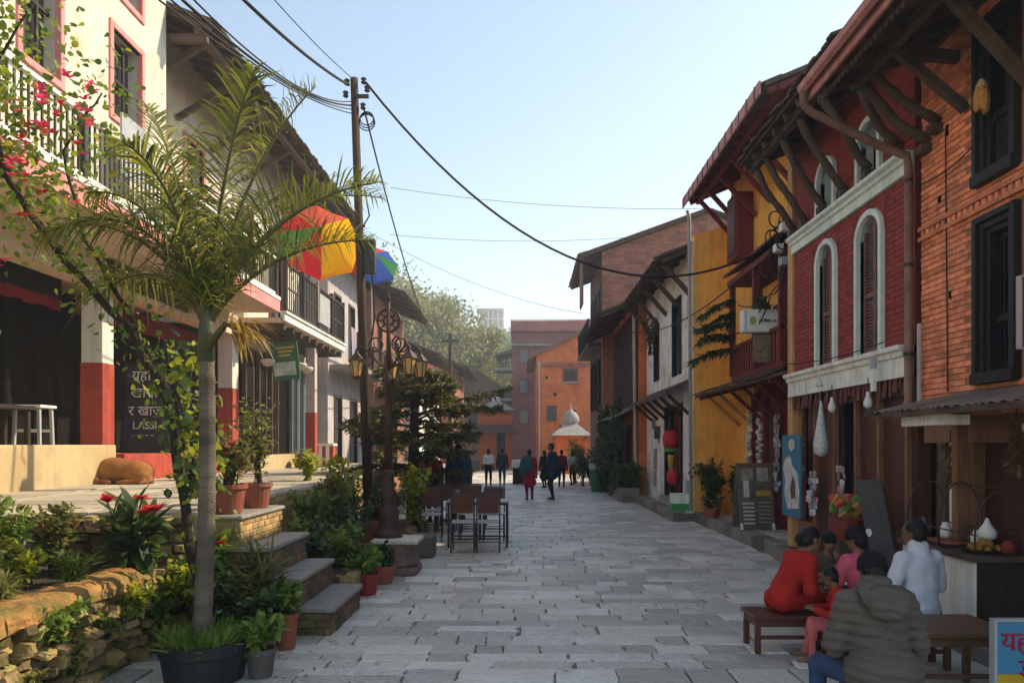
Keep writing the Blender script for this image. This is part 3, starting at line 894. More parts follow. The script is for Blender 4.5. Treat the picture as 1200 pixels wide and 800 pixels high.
# ------------------------------------------------------------------ farther left houses
def plain_house(name, label, x, y0, y1, zt, wallm, front=1, wins=(), eave=None, frame=wood_dh, depth=3.0, z0=.4, roofm=None, panes=True):
    """x: facade plane; front +1 faces +X (left side), -1 faces -X (right side)"""
    h = thing(name, label, 'house', (x, (y0 + y1) / 2, 0))
    a, b = (x - .3, x) if front > 0 else (x, x + .3)
    MB().wall('x', a, b, y0, y1, z0, zt, wins).build('wall', wallm, h)
    back = x - front * depth
    MB().box(min(back, back + .2), max(back, back + .2), y0, y1, z0, zt).build('rear_wall', wallm, h)
    for yy in (y0, y1 - .2):
        xa, xb = sorted((x - front * .3, back + front * .0))
        MB().box(xa, xb, yy + .01, yy + .19, z0, zt).build('gable_wall', wallm, h)
    for (ya, yb, za, zb) in wins:
        f = MB()
        xo = x + front * .03
        xi = x - front * .1
        x0, x1 = sorted((xo, xi))
        f.box(x0, x1, ya - .07, ya, za - .07, zb + .07).box(x0, x1, yb, yb + .07, za - .07, zb + .07)
        f.box(x0, x1, ya, yb, zb, zb + .07).box(x0, x1, ya, yb, za - .07, za)
        fo = f.build('window', frame, h)
        xp = x - front * .2
        MB().box(xp - .01, xp + .01, ya, yb, za, zb).build('pane', glass_d, fo)
    if eave:
        xe, ze, slope = eave
        xi = x - front * depth * .55
        tiled_eave(h, xe, xi, y0, y1, ze, slope, front, wood_dh, max(3, int((y1 - y0) / 1.1)), tilem=roofm or tile_m)
        zr = ze + slope * abs(xi - xe)
        xr = back - front * .3
        zb_ = zr - slope * abs(xr - xi)
        MB().add([(xi, y0, zr + .10), (xr, y0, zb_ + .10), (xr, y1, zb_ + .10), (xi, y1, zr + .10), (xi, y0, zr + .17), (xr, y0, zb_ + .17), (xr, y1, zb_ + .17), (xi, y1, zr + .17)],
                 [(0, 1, 2, 3), (7, 6, 5, 4), (0, 4, 5, 1), (1, 5, 6, 2), (2, 6, 7, 3), (3, 7, 4, 0)]).build('roof', roofm or tile_m, h)
        for yy in (y0 + .02, y1 - .2):                              # gable infill
            MB().prism([(x - front * .02, zt), (back + front * .02, zt), (xi, zr + .08)], 'y', yy, yy + .18).build('gable', wallm, h)
    return h
lilac = mat('wall_lilac', (.46, .42, .43), .9, .2, 2, .2, 30, streak=.3)
C1 = plain_house('pale_house', 'pale mauve-grey house half hidden behind the utility pole', -5.9, 23.2, 28.5, 7.6, lilac, 1,
                 [(24, 24.8, 4.6, 6.4), (26, 26.8, 4.6, 6.4), (24, 24.9, 1.0, 3.2), (26.2, 27.2, 1.0, 3.2)], (-4.9, 7.5, .4))
MB().box(-5.9, -5.0, 23.4, 28.3, 4.0, 4.15).build('balcony_floor', concrete, C1)
railing(C1, -5.05, 23.5, 28.2, 4.15, 5.05, .22, iron_b, iron)
C2 = plain_house('brown_house', 'brown brick house with dark balcony beyond the conifer', -5.6, 28.8, 36, 7.4, brick_d, 1,
                 [(29.6, 30.4, 4.4, 6.2), (31.6, 32.4, 4.4, 6.2), (33.6, 34.4, 4.4, 6.2), (30, 31, .9, 2.9), (33, 34, .9, 2.9)], (-4.5, 7.3, .4))
MB().box(-5.6, -4.7, 29, 35.8, 3.7, 3.85).build('balcony_floor', concrete, C2)
railing(C2, -4.75, 29.1, 35.7, 3.85, 4.7, .25, iron_b, iron)
for (yy, zz) in ((24.6, 4.1), (25.8, 4.0)):
    pass
lc = MB()
for i in range(12):
    y0_ = 22.8 + i * .05
    lc.add([(-5.1 + .02 * math.sin(i * 2), y0_, 5.2), (-5.1 + .02 * math.sin(i * 2 + 2), y0_ + .05, 5.2), (-5.05 + .03 * math.sin(i * 2 + 2), y0_ + .05, 3.9), (-5.05 + .03 * math.sin(i * 2), y0_, 3.9)], [(0, 1, 2, 3)])
lcl = lc.build('hanging_cloth', leafmat('cloth_lilac', (.55, .48, .58), (.5, .44, .55), .3, .9, .1), smooth=True)
tag(lcl, 'pale lilac cloth hung over the end of the dark balcony', 'cloth')
# ------------------------------------------------------------------ right side: near brick house
RX = 4.0
H1 = thing('brick_house', 'near orange brick house with black carved windows and deep timber eave', 'house', (4.3, 6, 0))
w1 = [(6.16, 6.74, 2.25, 3.67), (6.16, 6.74, 3.97, 5.36)]
w1 += [(4.3, 5.0, 2.25, 3.67), (4.3, 5.0, 3.97, 5.36)]
wl = MB().wall('x', RX, RX + .3, 3.2, 7.70, 1.95, 5.7, w1).build('wall', mortar, H1)
def in_h1(u, z, a, b):
    return any(h[0] - .02 < b and a < h[1] + .02 and h[2] - .03 < z < h[3] + .03 for h in w1) or 3.725 < z < 3.865 or (4.55 < z < 4.64 and 7.5 < u)
bricks(wl, brick_o, 'L', RX, 5.6, 7.70, 1.96, 5.52, .205, .056, skip=in_h1, proud=.012, jt=.007, jitter=.004)
# band course of three projecting rows, the middle one dentilled
bd = MB().box(RX - .045, RX, 3.2, 7.70, 3.725, 3.765).box(RX - .045, RX, 3.2, 7.70, 3.825, 3.865).build('band_course', brick_o, wl)
for i in range(24):
    yy = 5.5 + i * .092
    MB().box(RX - .03, RX, yy, yy + .05, 3.768, 3.822).build('dentil', brick_o, bd)
for zz, yy in ((3.98, 7.33), (3.05, 7.15), (4.6, 7.2)):               # putlog holes
    MB().box(RX - .0135, RX - .01, yy, yy + .05, zz, zz + .11).build('putlog_hole', black_g, wl)
def black_window(parent, ya, yb, za, zb, upper):
    f = MB()
    x0 = RX - .07
    for k, (t, dx) in enumerate(((.0, 0), (.06, .03), (.11, .06))):
        x_ = x0 + dx
        wd = .055
        f.box(x_, RX + .18, ya + t, ya + t + wd, za + t * .6, zb - t).box(x_, RX + .18, yb - t - wd, yb - t, za + t * .6, zb - t)
        f.box(x_ + .001, RX + .18, ya + t + wd, yb - t - wd, zb - t - wd, zb - t)
    f.box(x0 - .02, RX + .18, ya + .002, yb - .002, za - .03, za + .07)
    fo = f.build('window_frame', wood_b, parent, bevel=.006)
    iy0, iy1, iz0, iz1 = ya + .17, yb - .17, za + .10, zb - .17
    MB().box(RX + .14, RX + .16, iy0, iy1, iz0, iz1).build('pane', black_g if upper else wood_b, fo)
    zm = iz0 + (iz1 - iz0) * .36
    if upper:
        for i in range(7):
            yy = iy0 + (iy1 - iy0) * (i + .5) / 7
            MB().lathe([(.010, 0), (.014, .06), (.009, .2), (.014, .34), (.010, zm - iz0)], (RX + .05, yy, iz0), 6).build('baluster', wood_b, fo)
        MB().box(RX + .02, RX + .09, iy0, iy1, zm, zm + .05).build('sill_rail', wood_b, fo)
        MB().box(RX + .06, RX + .09, (iy0 + iy1) / 2 - .02, (iy0 + iy1) / 2 + .02, zm, iz1).build('mullion', wood_b, fo)
    else:
        ym = (iy0 + iy1) / 2
        for a, b in ((iy0, ym - .008), (ym + .008, iy1)):
            l = MB().box(RX + .09, RX + .12, a, b, iz0, iz1).build('shutter', wood_b, fo)
            for (c, d) in ((iz0 + .05, zm - .04), (zm + .06, iz1 - .05)):
                q = MB()
                q.box(RX + .065, RX + .09, a + .02, a + .035, c, d).box(RX + .065, RX + .09, b - .035, b - .02, c, d).box(RX + .065, RX + .09, a + .035, b - .035, d - .015, d)
                q.build('moulding', wood_b, l)
        MB().box(RX + .05, RX + .09, iy0, iy1, zm - .02, zm + .03).build('carved_rail', wood_d, fo)
black_window(H1, *w1[0], False); black_window(H1, *w1[1], True)
black_window(H1, *w1[2], False); black_window(H1, *w1[3], True)
MB().box(RX - .06, RX + .3, 3.2, 7.70, 5.52, 5.72).build('wall_plate', wood_dh, H1)
tiled_eave(H1, 2.95, 6.6, 3.2, 7.72, 5.18, .38, 1, wood_dh, 10, tilem=tile_m)
MB().box(3.28, 3.36, 3.2, 7.7, 5.24, 5.33).build('purlin', wood_dh, H1)
fs = MB().box(2.86, 2.885, 3.2, 7.72, 5.15, 5.34).build('fascia', pink_f, H1)
fr = MB()
for i in range(48):
    yy = 3.2 + i * .094
    fr.prism([(yy, 5.15), (yy + .09, 5.15), (yy + .045, 5.09)], 'x', 2.95, 2.965)
fr.build('scalloped_board', wood_dh, H1)
gu = MB()
gu.prism([(2.76, 5.30), (2.77, 5.24), (2.81, 5.215), (2.84, 5.24), (2.855, 5.30), (2.845, 5.30), (2.83, 5.25), (2.81, 5.235), (2.78, 5.25), (2.772, 5.30)], 'y', 3.2, 7.74)
gu.build('gutter', pink_f, H1)
MB().tube([(2.81, 7.68, 5.23), (2.81, 7.70, 5.12), (2.90, 7.72, 5.04), (3.6, 7.76, 4.72), (3.88, 7.77, 4.62), (3.90, 7.77, 4.5), (3.90, 7.77, 2.15), (3.83, 7.74, 2.02), (3.72, 7.70, 1.98)], .042, 10).build('downpipe', pipe_br, H1, smooth=True)
for zz in (4.35, 3.5, 2.6):
    MB().lathe([(.05, 0), (.05, .035)], (3.90, 7.77, zz), 10).build('pipe_clip', iron, H1)
MB().tube([(3.93, 7.62, 2.9), (3.93, 7.62, 2.0)], .022, 8).build('waste_pipe', pipe_g, H1)
# the sagging struts that carry the eave
def wavy_strut(parent, y, xw, zw, xe, ze, t, m, amp=.035):
    pts = []
    for i in range(9):
        k = i / 8
        pts.append((xw + (xe - xw) * k, y + amp * .4 * math.sin(k * 7 + y * 3), zw + (ze - zw) * k - amp * 1.6 * math.sin(math.pi * k) + amp * .5 * math.sin(k * 9 + y)))
    MB().tube(pts, [t * 1.15 if i % 2 else t * .95 for i in range(9)], 7).build('strut', m, parent, smooth=True)
    MB().box(xw - .09, xw + .02, y - .06, y + .06, zw - .10, zw - .02).build('strut_corbel', m, parent)
wavy_strut(H1, 7.55, 3.98, 4.66, 3.3, 5.28, .048, wood_dh)
wavy_strut(H1, 7.35, 3.98, 4.78, 3.3, 5.28, .045, wood_dh, .02)
MB().bar((3.99, 6.92, 4.72), (3.3, 6.92, 5.30), .075, .075).build('strut', wood_dh, H1)
MB().bar((3.99, 6.05, 4.55), (3.3, 6.05, 5.30), .075, .085).build('strut', wood_dh, H1)
MB().bar((3.4, 6.95, 5.25), (4.0, 7.05, 5.25), .09, .09).build('tie_beam', wood_dh, H1)
kn = MB().lathe([(.05, -.06), (.10, -.03), (.10, .03), (.05, .06)], (0, 0, 0), 12).build('beam_end_boss', wood_dh, H1)
kn.matrix_local = kn.matrix_parent_inverse.inverted() @ parent_inv(H1) @ Matrix.Translation((3.62, 6.92, 5.03)) @ Matrix.Rotation(R(90), 4, 'X')
# ground floor: beam, plaster pier, red-brown boarded doors
MB().box(4.02, 4.4, 3.2, 7.7, 1.72, 1.95).build('lintel', wood_br, H1)
MB().box(4.05, 4.3, 7.0, 7.30, .14, 1.72).build('plaster_pier', trim_w, H1)
MB().box(4.02, 4.12, 7.31, 7.45, .14, 1.72).build('post', wood_dh, H1)
for i in range(22):
    yy = 3.3 + i * .168
    MB().box(4.14 + rng.uniform(0, .012), 4.18, yy + .004, yy + .164, .14, 1.72).build('door_board', wood_r, H1)
for yy in (6.05, 6.88, 5.2):
    MB().box(4.04, 4.14, yy, yy + .09, .14, 1.72).build('door_post', wood_br, H1)
MB().box(4.35, 6.6, 7.5, 7.7, 0, 5.9).build('gable_wall', brick_d, H1)
MB().box(7.2, 7.4, 3.2, 7.7, 0, 5.6).build('rear_wall', brick_d, H1)
MB().add([(6.6, 3.2, 6.67), (7.8, 3.2, 6.2), (7.8, 7.72, 6.2), (6.6, 7.72, 6.67), (6.6, 3.2, 6.74), (7.8, 3.2, 6.27), (7.8, 7.72, 6.27), (6.6, 7.72, 6.74)],
         [(0, 1, 2, 3), (7, 6, 5, 4), (0, 4, 5, 1), (1, 5, 6, 2), (2, 6, 7, 3), (3, 7, 4, 0)]).build('roof', tile_m, H1)
# corrugated tin canopy
cn = MB()
n = 90
V, F = [], []
for i in range(n + 1):
    yy = 3.6 + (6.95 - 3.6) * i / n
    dz = .012 * math.sin(i * 2.1)
    V += [(3.18 + .02 * math.sin(i * .4), yy, 1.99 + dz), (4.0, yy, 2.17 + dz), (4.0, yy, 2.18 + dz), (3.18 + .02 * math.sin(i * .4), yy, 2.0 + dz)]
for i in range(n):
    a = i * 4
    F += [(a, a + 4, a + 5, a + 1), (a + 3, a + 2, a + 6, a + 7), (a, a + 3, a + 7, a + 4)]
cn.add(V, F)
co = cn.build('tin_canopy', tin, H1)
MB().bar((3.22, 3.6, 1.96), (3.22, 6.9, 1.965), .05, .05).build('canopy_beam', wood_dh, co)
MB().bar((3.1, 6.96, 1.98), (4.0, 6.96, 2.1), .05, .06).build('canopy_rafter', wood_dh, co)
MB().bar((3.9, 6.86, .14), (3.9, 6.86, 2.1), .09, .09).build('canopy_post', wood_br, co)
MB().box(3.3, 3.55, 6.1, 6.7, 1.86, 1.94).build('bundle', whitew, co)

# the red sign at the frame edge, end on to the wall
rs = thing('red_sign', 'red projecting sign board with a gold letter at the right edge', 'sign', (3.5, 5.35, 2.6))
MB().box(3.475, 4.0, 5.35, 5.39, 2.38, 2.87).build('board', mat('sign_red', (.30, .015, .02), .5, .1), rs)
MB().box(3.462, 3.475, 5.345, 5.395, 2.37, 2.88).box(3.475, 4.0, 5.345, 5.395, 2.87, 2.883).box(3.475, 4.0, 5.345, 5.395, 2.367, 2.38).build('frame', pipe_g, rs)
text('lettering', 'R', mat('letter_gold', (.65, .45, .15), .5), rs, (3.487, 5.345, 2.58), FACE_CAM, .13)

# corn cobs hung to dry
cr = thing('corn_bunch', 'bunch of dried corn cobs hanging at the upper black window', 'corn', (3.9, 6.5, 4.6))
cornm = mat('corn', (.55, .26, .07), .8, .3, 30, .6, 120)
for i in range(9):
    a = i * 2.4
    x_, y_ = 3.88 + .035 * math.cos(a), 6.5 + .045 * math.sin(a)
    zt = 4.78 - .02 * (i % 3)
    MB().lathe([(.006, 0), (.022, .03), (.027, .10), (.022, .17), (.008, .2)], (x_, y_, zt - .24), 8).build('cob', cornm, cr, smooth=True)
MB().tube([(3.88, 6.5, 4.72), (3.86, 6.5, 4.95), (3.98, 6.5, 5.05)], .006, 5).build('string', cable_m, cr)
MB().lathe([(.02, 0), (.05, .03), (.02, .09)], (3.88, 6.5, 4.70), 8).build('husk_knot', mat('husk', (.55, .42, .25), .9, .3, 30), cr)

# ------------------------------------------------------------------ maroon house with arched windows
H2 = thing('maroon_house', 'maroon painted brick house with white arched windows and louvred shutters', 'house', (4.3, 9.6, 0))
AW = [(8.49, 9.18, 2.73, 4.39), (9.76, 10.43, 2.73, 4.39)]
UW = [(8.53, 9.16, 4.72, 5.47), (9.78, 10.41, 4.72, 5.47)]
wl = MB().wall('x', RX, RX + .3, 7.83, 11.3, 2.73, 6.0, AW + UW).build('wall', mortar_m, H2)
hol = AW + UW
def in_h2(u, z, a, b):
    if 4.49 < z < 4.72: return True
    return any(h[0] - .0 < b and a < h[1] + .0 and h[2] - .03 < z < h[3] + .02 for h in hol)
bricks(wl, brick_m, 'L', RX, 7.83, 11.3, 2.74, 5.75, .215, .06, skip=in_h2, proud=.007, jt=.005, jitter=.002)
def arch_pts(yc, r, zs, n=14, k=1.0):
    return [(yc + r * math.cos(math.pi * i / n), zs + r * k * math.sin(math.pi * i / n)) for i in range(n + 1)]
def arched_window(parent, ya, yb, za, zb, trim, louvre):
    yc, r = (ya + yb) / 2, (yb - ya) / 2
    zs = zb - r * .85
    # spandrels close the corners of the square hole
    sp = MB()
    n = 14
    inner = arch_pts(yc, r - .07, zs, n, .85)
    for i in range(n):
        (y0, z0), (y1, z1) = inner[i], inner[i + 1]
        sp.add([(RX + .002, y0, z0), (RX + .002, y1, z1), (RX + .002, y1, zb + .001), (RX + .002, y0, zb + .001),
                (RX + .25, y0, z0), (RX + .25, y1, z1), (RX + .25, y1, zb), (RX + .25, y0, zb)],
               [(0, 1, 2, 3), (4, 7, 6, 5), (0, 4, 5, 1)])
    for s in (ya, yb - .07):
        sp.box(RX + .002, RX + .25, s, s + .07, za, zb)
    sp.build('reveal', trim_g, parent)
    # corner bricks above the arch keep the wall colour
    cb = MB()
    outer = arch_pts(yc, r + .002, zs, n, .87)
    for i in range(n):
        (y0, z0), (y1, z1) = outer[i], outer[i + 1]
        if max(z0, z1) < zb:
            cb.add([(RX - .006, y0, z0), (RX - .006, y1, z1), (RX - .006, y1, zb + .03), (RX - .006, y0, zb + .03), (RX + .01, y0, z0), (RX + .01, y1, z1), (RX + .01, y1, zb + .03), (RX + .01, y0, zb + .03)],
                   [(0, 1, 2, 3), (0, 4, 5, 1), (3, 2, 6, 7), (0, 3, 7, 4), (1, 5, 6, 2)])
    cb.build('spandrel', brick_m, parent)
    tr = MB()
    xo = RX - .05
    for s in (ya - .0, yb - .07):
        tr.box(xo, RX + .06, s, s + .07, za, zs)
    o_, i_ = arch_pts(yc, r, zs, n, .87), arch_pts(yc, r - .07, zs, n, .85)
    for i in range(n):
        a, b, c, d = o_[i], o_[i + 1], i_[i + 1], i_[i]
        tr.add([(xo, *a), (xo, *b), (xo, *c), (xo, *d), (RX + .06, *a), (RX + .06, *b), (RX + .06, *c), (RX + .06, *d)],
               [(0, 1, 2, 3), (0, 4, 5, 1), (2, 6, 7, 3)])
    t = tr.build('window_trim', trim, parent)
    MB().box(RX + .15, RX + .17, ya, yb, za, zb).build('pane', black_g, t)
    if louvre:
        ym = yc
        for a, b in ((ya + .07, ym - .006), (ym + .006, yb - .07)):
            s = MB()
            s.box(RX + .04, RX + .075, a, a + .03, za + .02, zb - .07).box(RX + .04, RX + .075, b - .03, b, za + .02, zb - .07)
            s.box(RX + .04, RX + .074, a + .03, b - .03, za + .02, za + .08).box(RX + .04, RX + .074, a + .03, b - .03, (za + zs) / 2, (za + zs) / 2 + .05)
            so = s.build('shutter', shut_m, t)
            lv = MB()
            z = za + .10
            while z < zb - .10:
                if not ((za + zs) / 2 - .02 < z < (za + zs) / 2 + .05):
                    lv.obox((RX + .058, (a + b) / 2, z), (.035, b - a - .06, .006), Matrix.Rotation(R(-38), 3, 'Y'))
                z += .038
            lv.build('louvres', shut_m, so)
    return t
shut_m = mat('shutter_brown', (.24, .11, .10), .75, .25, 6, .2, 40)
for h in AW: arched_window(H2, *h, trim_g, True)
for i, h in enumerate(UW):
    t = arched_window(H2, *h, trim_g, False)
    MB().box(RX + .12, RX + .15, h[0] + .1, (h[0] + h[1]) / 2, h[2], h[3] - .1).build('half_shutter', wood_d, t)
def cornice(parent, prof, y0, y1, m, name):
    return MB().prism(prof, 'y', y0, y1).build(name, m, parent)
cornice(H2, [(RX, 4.50), (RX - .05, 4.50), (RX - .055, 4.60), (RX - .085, 4.615), (RX - .09, 4.65), (RX - .135, 4.675), (RX - .14, 4.715), (RX, 4.72)], 7.86, 11.32, trim_g, 'cornice')
cornice(H2, [(RX, 2.40), (RX - .09, 2.40), (RX - .09, 2.60), (RX - .12, 2.615), (RX - .125, 2.66), (RX - .165, 2.68), (RX - .17, 2.725), (RX, 2.729)], 7.86, 11.34, trim_w, 'shop_fascia')
MB().box(RX - .01, RX + .3, 7.83, 11.32, 2.22, 2.399).build('shop_beam', wood_dh, H2)
# torn cloth fringe
fr = MB()
y = 7.9
while y < 11.3:
    wd = rng.uniform(.05, .12)
    zl = 2.24 + rng.uniform(-.06, .05)
    x_ = RX - .06 + rng.uniform(-.02, .02)
    fr.add([(x_, y, 2.40), (x_ + .01, y + wd, 2.40), (x_ + rng.uniform(-.02, .02), y + wd * .9, zl), (x_, y + .01, zl + rng.uniform(-.03, .03))], [(0, 1, 2, 3)])
    y += wd
fr.build('cloth_fringe', mat('fringe_cloth', (.16, .055, .045), .95, .3, 20, .3, 60), H2)
# folding plank doors, a darker doorway, posts between
for i in range(20):
    yy = 7.9 + i * .17
    dark = i in (9, 10, 11) or i > 17
    MB().box(RX + (.16 if dark else .06) + rng.uniform(0, .012), RX + .2, yy + .004, yy + .166, .17, 2.25).build('door_plank', black_g if dark else wood_r, H2)
for yy in (8.02, 8.66, 9.26, 9.9, 10.55, 11.2):
    MB().box(RX + .01, RX + .07, yy, yy + .055, .17, 2.25).build('door_post', wood_br if yy < 10.6 else wood_y, H2)
MB().box(RX + .005, RX + .06, 10.62, 11.19, .17, .62).build('dado_panel', wood_br, H2)
MB().box(RX - .03, RX + .12, 11.33, 11.52, .2, 6.2).build('corner_pilaster', mat('pilaster_ochre', (.62, .34, .16), .9, .2, 3, .3, 40, streak=.3), H2)
MB().box(RX - .05, RX + .3, 7.83, 11.3, 5.98, 6.16).build('wall_plate', wood_dh, H2)
tiled_eave(H2, 3.2, 6.8, 7.75, 11.35, 5.70, .40, 1, wood_dh, 9, tilem=tile_m)
MB().box(3.34, 3.43, 7.75, 11.35, 5.70, 5.80).build('eave_beam', wood_dh, H2)
for yy in (8.1, 8.75, 9.45, 10.1, 10.75, 11.2):
    wavy_strut(H2, yy, 3.96, 4.84, 3.4, 5.72, .047, wood_dh, .045)
MB().box(4.3, 6.8, 7.85, 8.0, 0, 6.5).box(4.3, 6.8, 11.15, 11.3, 0, 6.5).build('gable_wall', brick_d, H2)
MB().box(7.4, 7.6, 7.83, 11.3, 0, 6.6).build('rear_wall', brick_d, H2)
MB().add([(6.8, 7.75, 7.24), (8.0, 7.75, 6.76), (8.0, 11.35, 6.76), (6.8, 11.35, 7.24), (6.8, 7.75, 7.31), (8.0, 7.75, 6.83), (8.0, 11.35, 6.83), (6.8, 11.35, 7.31)],
         [(0, 1, 2, 3), (7, 6, 5, 4), (0, 4, 5, 1), (1, 5, 6, 2), (2, 6, 7, 3), (3, 7, 4, 0)]).build('roof', tile_m, H2)

# ------------------------------------------------------------------ yellow house with oxblood timber shop
YX = 4.6
H3 = thing('yellow_house', 'yellow house with oxblood timber balcony, pent roof and pink-edged eave', 'house', (4.8, 14, 0))
MB().wall('x', YX, YX + .3, 11.35, 17.0, 4.9, 7.5, [(12.6, 13.4, 5.3, 6.6), (15.4, 16.2, 5.3, 6.6)]).build('upper_wall', yellow, H3)
MB().box(YX + .1, YX + .3, 11.35, 15.3, 0, 4.9).build('inner_wall', wood_red, H3)
MB().box(YX, YX + .3, 15.3, 17.0, 0, 4.9).build('lower_wall', yellow, H3)
sh = MB().box(YX - .35, YX - .02, 15.3, 16.0, 5.45, 6.75).build('hanging_bay', wood_red, H3)
MB().box(YX - .37, YX - .345, 15.38, 15.92, 5.55, 6.65).build('bay_panel', wood_r, sh)
tiled_eave(H3, 3.6, 7.0, 11.4, 16.85, 6.92, .42, 1, wood_red, 12, tilem=tile_m)
MB().box(3.50, 3.53, 11.4, 16.9, 6.90, 7.10).build('fascia', pink_f, H3)
for i in range(13):
    yy = 11.6 + i * .42
    MB().box(3.485, 3.50, yy, yy + .02, 6.9, 7.10).build('fascia_joint', wood_dh, H3)
MB().box(3.80, 3.90, 11.4, 16.9, 6.98, 7.08).build('eave_beam', wood_red, H3)
for yy in (13.1, 14.2, 15.1, 16.0, 16.7):
    MB().bar((YX - .02, yy, 6.2), (3.85, yy, 7.0), .08, .08).build('strut', wood_red, H3)
MB().add([(7.0, 11.4, 8.45), (8.2, 11.4, 8.0), (8.2, 16.85, 8.0), (7.0, 16.85, 8.45), (7.0, 11.4, 8.52), (8.2, 11.4, 8.07), (8.2, 16.85, 8.07), (7.0, 16.85, 8.52)],
         [(0, 1, 2, 3), (7, 6, 5, 4), (0, 4, 5, 1), (1, 5, 6, 2), (2, 6, 7, 3), (3, 7, 4, 0)]).build('roof', tile_m, H3)
MB().box(4.9, 7.8, 11.36, 11.5, 0, 7.3).build('gable_wall', brick_d, H3)
MB().box(7.6, 7.8, 11.5, 17.0, 0, 7.3).build('rear_wall', brick_d, H3)
# first-floor timber balcony
MB().box(4.12, YX + .1, 12.2, 15.2, 2.95, 3.05).build('balcony_floor', wood_red, H3)
MB().box(4.10, 4.16, 12.2, 15.2, 3.55, 3.62).build('balcony_rail', wood_red, H3)
for i in range(18):
    yy = 12.25 + i * .16
    MB().box(4.115, 4.145, yy, yy + .05, 3.05, 3.55).build('baluster', wood_red, H3)
for yy in (12.2, 13.6, 15.1):
    MB().box(4.08, 4.18, yy, yy + .1, 3.05, 4.9).build('balcony_post', wood_red, H3)
MB().box(4.05, YX, 12.2, 15.25, 4.82, 4.92).build('balcony_head', wood_red, H3)
for i, (ya, yb) in enumerate(((12.4, 13.3), (13.8, 14.8))):
    MB().box(YX + .02, YX + .1, ya, yb, 3.05, 4.7).build('balcony_door', (wood_d, yellow, wood_d)[i], H3)
tilt = MB().add([(3.95, 12.1, 4.98), (YX, 12.1, 5.25), (YX, 15.2, 5.25), (3.95, 15.2, 4.98), (3.95, 12.1, 5.02), (YX, 12.1, 5.29), (YX, 15.2, 5.29), (3.95, 15.2, 5.02)],
                [(3, 2, 1, 0), (4, 5, 6, 7), (0, 1, 5, 4), (1, 2, 6, 5), (2, 3, 7, 6), (3, 0, 4, 7)]).build('balcony_roof', wood_red, H3)
# pent roof over the shop
pr = MB().add([(3.72, 11.55, 2.70), (YX, 11.55, 2.96), (YX, 16.6, 2.96), (3.72, 16.6, 2.70), (3.72, 11.55, 2.76), (YX, 11.55, 3.0), (YX, 16.6, 3.0), (3.72, 16.6, 2.76)],
              [(3, 2, 1, 0), (4, 5, 6, 7), (0, 1, 5, 4), (1, 2, 6, 5), (2, 3, 7, 6), (3, 0, 4, 7)]).build('pent_roof', tile_m, H3)
for i in range(30):
    yy = 11.6 + i * .168
    MB().bar((3.66 + rng.uniform(-.02, .02), yy, 2.765), (3.9, yy, 2.86), .15, .03).build('tile', tile_m, pr)
for i in range(9):
    yy = 11.8 + i * .58
    MB().bar((3.78, yy, 2.68), (YX, yy, 2.93), .06, .07).build('rafter', wood_red, pr)
for i in range(6):
    yy = 12.0 + i * .85
    MB().bar((YX, yy, 2.1), (3.95, yy, 2.70), .05, .06).build('bracket', wood_y if i > 3 else wood_red, pr)
for i, yy in enumerate((11.9, 12.75, 13.6, 14.45, 15.2)):
    MB().box(YX - .06, YX + .06, yy, yy + .11, .21, 2.7).build('shop_post', wood_red, H3)
    if i < 4:
        MB().box(YX + .01, YX + .05, yy + .13, yy + .82, .21, 2.5).build('shop_door', wood_red if i % 2 else wood_r, H3)

# ------------------------------------------------------------------ white house: yellow flank towards us, limewashed front
WH = 3.78
H4 = thing('white_house', 'limewashed house with yellow flank wall and small dark shop door', 'house', (4.2, 20, 0))
MB().prism([(WH + .01, .15), (5.2, .15), (5.2, 6.75), (WH + .01, 6.35)], 'y', 17.0, 17.2).build('flank_wall', yellow, H4)
w4 = [(18.15, 20.7, .35, 2.72), (18.3, 19.4, 3.4, 5.2), (21.3, 22.1, 3.5, 5.0)]
MB().wall('x', WH, WH + .3, 17.2, 23.5, .1, 6.3, w4).build('wall', whitew, H4)
MB().box(WH - .02, WH + .1, 17.02, 17.3, .1, 6.3).build('corner_strip', trim_w, H4)
for h in w4[1:]:
    fo = MB().box(WH - .03, WH + .1, h[0], h[0] + .08, h[2], h[3]).box(WH - .03, WH + .1, h[1] - .08, h[1], h[2], h[3]).box(WH - .031, WH + .1, h[0], h[1], h[3], h[3] + .08).build('window_frame', wood_b, H4)
    MB().box(WH + .14, WH + .17, h[0], h[1], h[2], h[3]).build('pane', glass_d, fo)
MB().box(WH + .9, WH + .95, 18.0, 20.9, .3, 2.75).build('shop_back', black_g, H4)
for yy in (18.17, 18.55, 19.9, 20.55):
    MB().box(WH + .02, WH + .14, yy, yy + .12, .35, 2.70).build('door_post', wood_b, H4)
MB().box(WH - .1, WH + .3, 18.1, 20.8, .22, .36).build('door_step', concrete, H4)
pr = MB().add([(3.2, 17.25, 2.82), (WH, 17.25, 3.12), (WH, 23.3, 3.12), (3.2, 23.3, 2.82), (3.2, 17.25, 2.9), (WH, 17.25, 3.2), (WH, 23.3, 3.2), (3.2, 23.3, 2.9)],
              [(3, 2, 1, 0), (4, 5, 6, 7), (0, 1, 5, 4), (1, 2, 6, 5), (2, 3, 7, 6), (3, 0, 4, 7)]).build('pent_roof', tile_m, H4)
for i in range(6):
    MB().bar((WH, 17.5 + i, 2.4), (3.3, 17.5 + i, 2.84), .06, .07).build('bracket', wood_d, pr)
tiled_eave(H4, 3.05, 6.2, 17.1, 23.6, 5.75, .42, 1, wood_dh, 10, tilem=tile_m)
